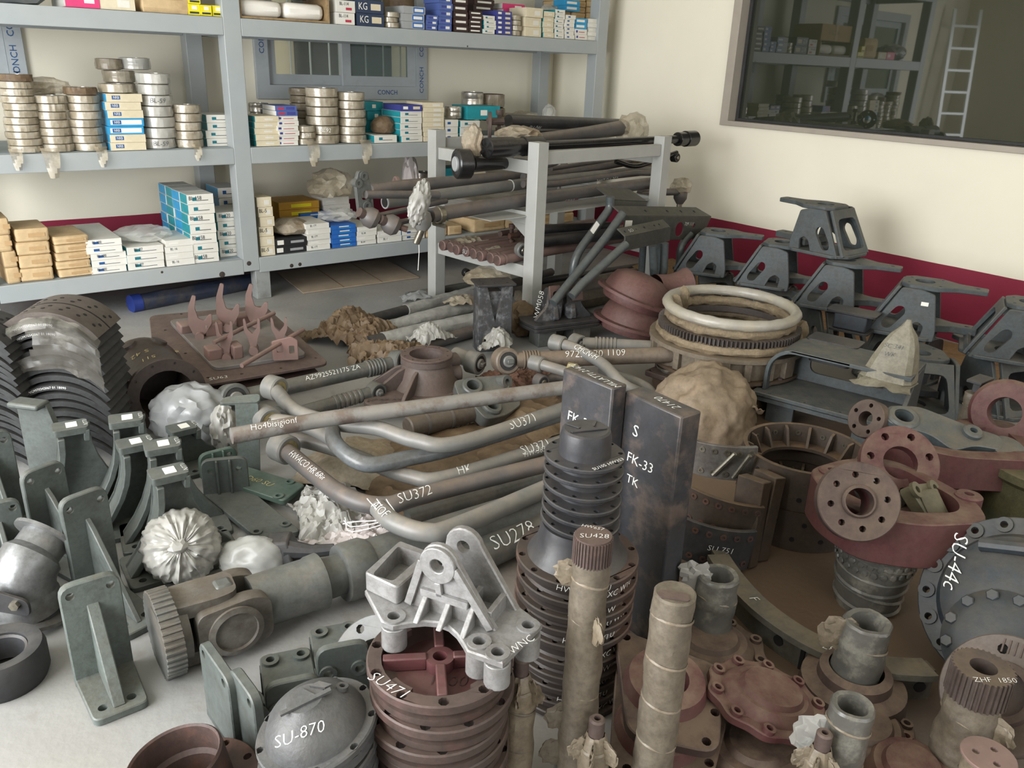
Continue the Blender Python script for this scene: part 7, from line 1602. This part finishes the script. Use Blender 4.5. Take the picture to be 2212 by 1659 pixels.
# ---- brake shoe rings
SHOE = mat('dusty_dark_shoe_iron', '#4e443c', .6, var=.2, dust=.65, dustcol='#8a6e51', bump=.2)
S0 = P(1712, 1125, 0); zs2 = ZT(S0, 965); Rs = 132/SC(S0+UP*zs2)
for k in range(2):
    hh = zs2/2-.003; t = thing('brake_shoe_ring', ['dark brake shoe ring at the bottom, under another ring', 'dusty brake shoe ring on top with ribs and pale rivets'][k], 'brake shoe', T(S0.x, S0.y, k*(hh+.004)+.001) @ RZ(.5))
    MB().lathe([(Rs, 0), (Rs, hh), (Rs*.93, hh), (Rs*.90, 0), (Rs, 0)], 52).build('lining_shell', SHOE, t)
    MB().ring(Rs*.92, Rs*.68, hh*.45, hh*.53, 48).build('web', SHOE, t)
    for i in range(14):
        a = 2*PI*i/14; MB().prism([(0, 0), (Rs*.22, 0), (Rs*.22, hh*.45), (Rs*.14, hh*.40)], -.005, .005, (), RZ(a) @ fr((Rs*.69, 0, hh*.53), (1, 0, 0), (0, 0, 1))).build('rib', SHOE, t)
        MB().ring(.010, .005, .0, .004, 12, ax((Rs*.925*math.cos(a+.2), Rs*.925*math.sin(a+.2), hh*.78), (-math.cos(a+.2), -math.sin(a+.2), 0))).build('rivet', ZINC, t)
        MB().cyl(.009, -.002, .002, 10, ax((Rs*math.cos(a+.2), Rs*math.sin(a+.2), hh*.7), (math.cos(a+.2), math.sin(a+.2), 0))).build('rivet_hole', HOLE, t); MB().cyl(.009, -.002, .002, 10, ax((Rs*math.cos(a+.05), Rs*math.sin(a+.05), hh*.3), (math.cos(a+.05), math.sin(a+.05), 0))).build('rivet_hole', HOLE, t)
# ---- separate shoes leaning behind the black plates
def shoe(label, px, py, z, R_, w, half, M2, m, bright):
    t = thing('brake_shoe', label, 'brake shoe', cam_frame(P(px, py, z)) @ M2)
    a0, a1 = -half, half; o = arc(R_, a0, a1, 14)+arc(R_-.016, a1, a0, 14); MB().prism(o, -w/2, w/2).build('table', m, t, bevel=.002)
    for s in (-1, 1): MB().prism(arc(R_-.014, a0, a1, 14)+arc(R_-.06, a1*.8, a0*.8, 14), s*w*.25-.005, s*w*.25+.005).build('web', SHOE, t)
    for i in range(6):
        a = a0+(a1-a0)*(i+.5)/6
        for s in (-1, 1): MB().ring(.011, .005, R_-.001, R_+.003, 12, RZ(a) @ T(0, 0, s*w*.32) @ RY(PI/2)).build('rivet', ZINC if bright else RUSTY, t)
    return t
PLS = mat('worn_bright_shoe_plate', '#8f8c88', .4, metal=.4, var=.15, patch='#5c5048', patchamt=.5)
t = shoe('bright plated brake shoe with rivets leaning behind the nearest black plate', 1555, 1000, .26, .26, .13, .5, RZ(-1.9) @ RX(-.15) @ T(-.26, 0, 0) @ RX(.2), PLS, True)
MB().tube([(.262, -.02, -.05), (.275, .05, .05)], .008, 8).build('return_spring', ZINC, t); MB().tube([(.262, .05, -.05), (.275, .10, .05)], .008, 8).build('return_spring', ZINC, t)
shoe('brown brake shoe with copper rivet below the bright one', 1560, 1120, .17, .26, .13, .5, RZ(-1.9) @ RX(-.1) @ T(-.26, 0, 0), SHOE, False)
t = shoe('black brake shoe marked SU751 standing lowest beside the black plate', 1540, 1185, .10, .25, .15, .55, RZ(-1.75) @ RX(-.1) @ T(-.25, 0, 0), BLACK_D, False)
write(t, 'SU 751', .03, wrap=(Matrix(), .25, .0, .1, 'round'))
for k, (px, py) in enumerate(((1625, 1200), (1600, 1215))): tag(MB().box(.05, .10, .30, None, z0=0).build('shoe_web', SHOE, None, cam_frame(P(px, py, 0), .18, -.1, .5+.2*k), bevel=.004), 'dark dusty strip leaning between brake shoes and ring, ' + ['farther', 'nearer'][k], 'strip')
# ---- red carriers
def loop_body(t, pts_o, pts_i, z0, z1, m): MB().prism(pts_o, z0, z1, [pts_i]).build('body', m, t, bevel=.018)
C0 = P(1868, 1300, 0); zc1 = ZT(C0, 1165); rw_ = 78/SC(C0+UP*.2)
t = thing('wrapped_hub', 'bubble film wrapped cylinder standing under the crimson carrier', 'hub', T(C0.x, C0.y, 0)); MB().lathe([(0, 0), (rw_*.82, 0), (rw_*.9, zc1*.3), (rw_, zc1*.62), (rw_*1.05, zc1), (0, zc1)], 30, jit=lambda a, z, k: .006*noise.noise(Vector((math.cos(a)*3, math.sin(a)*3, z*20)))).build('film_wrap', WRAP_G, t, sharp=30)
for k in range(5): MB().lathe([(rw_*(.86+.04*k), -.004), (rw_*(.93+.035*k), 0), (rw_*(.87+.04*k), .006)], 30, T(0, 0, zc1*(.12+.17*k)) @ RY(.15*math.sin(k*2)) @ RX(.1)).build('film_fold', WRAP_G, t)
bub = MB()
for i in range(26):
    for j in range(3):
        a = 2*PI*(i+.5*(j % 2))/26; bub.lathe([(.0115, 0), (.009, .004), (0, .006)], 7, ax((rw_*1.03*math.cos(a), rw_*1.03*math.sin(a), zc1*(.72+.11*j)), (math.cos(a), math.sin(a), 0)))
bo = bub.build('bubbles', WRAP_G, t); bo['kind'] = 'stuff'
K1 = C0+RH*.045+AW*.03
t = thing('hub_carrier', 'crimson dusty hub carrier with round flange facing the camera, on a wrapped cylinder', 'casting', cam_frame(Vector((K1.x, K1.y, zc1+.005)), .02, -.06, .05))
MB().prism(rpoly([(-.24, .0), (-.22, .16), (-.05, .26), (.11, .27), (.18, .12), (.22, -.05), (.17, -.19), (-.04, -.22), (-.19, -.17)], .06, 6), 0, .14, [rpoly([(-.19, .03), (-.17, .13), (-.03, .19), (.10, .20), (.13, .09), (.165, -.04), (.12, -.13), (-.02, -.14), (-.13, -.10)], .05, 6)]).build('body', REDP, t, bevel=.018)
MB().prism(rpoly([(-.19, .03), (-.17, .13), (-.03, .19), (.10, .20), (.13, .09), (.165, -.04), (.12, -.13), (-.02, -.14), (-.13, -.10)], .05, 6), .01, .03).build('inner_floor', REDOX, t)
FF = ax((-.235, -.20, .20), (-.22, -.88, .42)); rF = 84/SC(K1+UP*(zc1+.12)-AW*.2)
MB().plate(rF, rF*.36, -.03, .018, 8, rF*.68, rF*.085, 56, FF, .2).build('round_flange', REDOX, t, bevel=.004); MB().ring(rF*.42, rF*.34, .0, .028, 30, FF, .004).build('bore_lip', REDOX, t); MB().ring(rF*.55, rF*.36, -.12, -.02, 30, FF).build('neck', REDP, t)
MB().plate(.125, .055, -.02, .02, 7, .095, .013, 44, ax((.10, .20, .150), (-.15, -.80, .55)), .3).build('rear_flange', REDP, t, bevel=.004)
for x_, y_ in ((-.15, .14), (.21, -.02)): MB().ring(.04, .014, .10, .15, 20, T(x_, y_, 0), .006).build('lug', REDP, t)
OLV = mat('dusty_olive_casting', '#77725c', .55, var=.12, dust=.4, dustcol='#94876a')
t = thing('pivot_bracket', 'olive grey three bossed bracket lying inside the crimson carrier', 'bracket', cam_frame(Vector((K1.x, K1.y, zc1+.10))+RH*.09-AW*.0, .3, .75, .4)); MB().prism(rpoly([(-.08, .07), (.08, .07), (.05, -.09), (-.03, -.10)], .03), -.02, .02, [circ(.010, 10, -.055, .05), circ(.010, 10, .055, .05)]).build('plate', OLV, t, bevel=.008); MB().hexa([(-.05, -.06, .02), (.04, -.06, .02), (.05, .05, .02), (-.05, .05, .02)], [(-.01, -.05, .055), (.01, -.05, .055), (.01, .04, .055), (-.01, .04, .055)]).build('rib', OLV, t, bevel=.006)
for x_ in (-.055, .055): MB().ring(.026, .011, .018, .03, 16, T(x_, .05, 0)).build('boss', OLV, t)
t = thing('pivot_bracket', 'grey green ring lug lying inside the crimson carrier behind the flange', 'bracket', cam_frame(Vector((K1.x, K1.y, zc1+.13))-RH*.06+AW*.05, .2, 1.1, -.2)); MB().ring(.05, .025, -.02, .02, 24, None, .006).build('ring', GREY_PAINT, t); MB().tube([(.04, 0, 0), (.10, -.03, 0)], .02, 10).build('arm', GREY_PAINT, t)
K2 = P(2035, 1085, 0); z2 = .13
t = thing('hub_carrier', 'rear crimson dusty hub carrier with two ring ends, chalk 405 on one', 'casting', cam_frame(Vector((K2.x, K2.y, z2)), .0, -.05, -.1))
MB().prism(rpoly([(-.28, .10), (-.20, .20), (.0, .16), (.14, .30), (.34, .30), (.32, .02), (.24, -.14), (-.06, -.16), (-.24, -.06)], .07, 6), 0, .13, [rpoly([(-.22, .08), (-.16, .14), (.02, .10), (.17, .20), (.26, .18), (.25, .02), (.18, -.07), (-.04, -.09), (-.17, -.02)], .05, 6)]).build('body', REDP, t, bevel=.018)
MB().box(.34, .20, .02, T(.0, .0, .01)).build('inner_floor', REDOX, t)
MB().plate(.078, .03, -.03, .03, 5, .055, .009, 40, ax((-.30, .10, .16), (-.75, -.55, .35)), .3).build('round_flange', REDOX, t, bevel=.004)
FR_ = ax((.27, .22, .19), (-.55, -.75, .25)); MB().lathe([(.062, -.05), (.13, -.05), (.135, -.03), (.135, .03), (.12, .05), (.062, .05), (.062, -.05)], 44, FR_).build('ring_end', REDP, t)
write(t, '405', .06, wrap=(FR_, .135, .0, 1.4, 'round'), material=PAINT_Y)
for k in range(2): MB().box(.13, .13, z2, T(-.05+.2*k, .03, -z2), z0=0).build('lower_leg', REDP, t, bevel=.01)
t = thing('forged_yoke', 'blue grey forged yoke with two eyes lying on the rear crimson carrier', 'yoke', cam_frame(Vector((K2.x, K2.y, z2+.15))-RH*.03+AW*.05, .12, .35, -.35)); YK = mat('blue_grey_forging', '#5f696d', .42, var=.1, dust=.45, dustcol='#988a74')
MB().prism(rpoly([(-.22, .05), (-.10, .09), (.10, .04), (.20, .03), (.20, -.05), (.10, -.06), (.02, -.12), (-.06, -.06), (-.22, -.05)], .03), -.02, .025, [circ(.035, 20, -.16, 0)]).build('body', YK, t, bevel=.01); MB().ring(.062, .036, -.03, .035, 28, T(-.16, 0, 0), .008).build('large_eye', YK, t); MB().ring(.036, .014, .0, .045, 22, T(.09, .0, 0), .006).build('boss', YK, t); MB().lathe([(.0, -.02), (.055, -.02), (.06, .03), (.045, .034), (.0, .034)], 26, T(.22, -.02, -.01)).build('cup', YK, t)
t, L = wrapped('wrapped_post', 'square post half wrapped in shiny tape behind the rear carrier', 2062, 1010, 850, .032, WRAP, 1.1, 14, 31, 'post', .12); MB().box(.085, .03, L+.05, T(.05, .0, 0), z0=0).build('flat_bar', BLACK_D, t, bevel=.003); MB().box(.12, .06, .012, T(.03, 0, L+.055)).build('cap_plate', BLACK_D, t, bevel=.002)
# green drum behind, at the edge
t = thing('hub_drum', 'yellow green dusty drum at the picture edge behind the blue grey housing', 'drum', T(*P(2245, 1118, 0))); MB().lathe([(.22, 0), (.23, .18), (.25, .20), (.25, .23), (.15, .23), (.15, .05), (0, .05)], 44).build('drum', mat('yellow_green_primer', '#6b6a4c', .6, var=.2, scale=25, patch='#5c6b58', patchamt=.6, dust=.4), t)
# ---- blue grey axle housing and ribbed flange at the right edge
BLU = mat('blue_grey_axle_housing', '#3c464d', .5, var=.12, dust=.5, dustcol='#6a5f50', bump=.15)
c = P(2192, 1305, .25); nD = (EYE-c).normalized()*.80+UP*.30-RH*.30; Rb = 192/SC(c)
t = thing('axle_housing', 'blue grey round axle housing with bolt rim and white SU-44', 'housing', ax(c, nD, UP)); 
MB().plate(Rb, 0, -.02, .012, 18, Rb*.90, .010, 60).build('rim_flange', BLU, t, bevel=.004)
for i in range(18):
    a = 2*PI*(i)/18; MB().ring(.022, .010, .010, .02, 16, T(Rb*.90*math.cos(a), Rb*.90*math.sin(a), 0)).build('bolt_boss', BLU, t)
MB().lathe([(Rb*.80, .01), (Rb*.72, .05), (Rb*.5, .075), (0, .08)], 50).build('dome', BLU, t)
MB().lathe([(Rb*.58, .04), (Rb*.58, .085), (Rb*.48, .10), (Rb*.40, .11), (0, .11)], 44, T(.03, -Rb*.50, 0)).build('lower_boss', BLU, t)
for i in range(12):
    a = 2*PI*i/12; MB().cyl(.017, .08, .108, 6, T(.03+Rb*.50*math.cos(a), -Rb*.50+Rb*.50*math.sin(a), 0), .003).build('hex_bolt', BLU, t)
MB().tube([(-.12, .10, .07), (0, .14, .085), (.12, .12, .08)], .02, 10).build('cast_rib', BLU, t); MB().box(.30, .16, .20, T(0, -.05, -.12)).build('back_body', BLU, t, bevel=.02)
write(t, 'SU-44c', .055, fr((-Rb*.64, .03, .078), (.25, -1, .0), (1, .25, .0)), PAINT, shear=.3, offs=-.012)
c = P(2168, 1500, .17); nD = (EYE-c).normalized()*.75+UP*.35-RH*.45; Rr = 128/SC(c); t = thing('ribbed_flange', 'brown grey drive flange with fine ribs in front of the blue grey housing', 'flange', ax(c, nD, UP))
MB().plate(Rr, Rr*.42, -.015, .012, 4, Rr*.74, .013, 56, None, .5).build('flange', mat('brown_grey_flange', '#736762', .5, var=.15, dust=.3), t, bevel=.004); MB().lathe([(Rr*.55, .01), (Rr*.52, .03), (Rr*.40, .03), (Rr*.38, -.06), (0, -.06)], 36).build('hub', RUST, t)
for q in range(4):
    for j in range(5): MB().box(Rr*.24, .004, .004, RZ(q*PI/2-.25+.5) @ T(Rr*.78, (j-2)*.014, .013)).build('rib', RUST, t)
MB().cyl(Rr*.5, -.12, -.015, 28).build('stub', RUST, t)
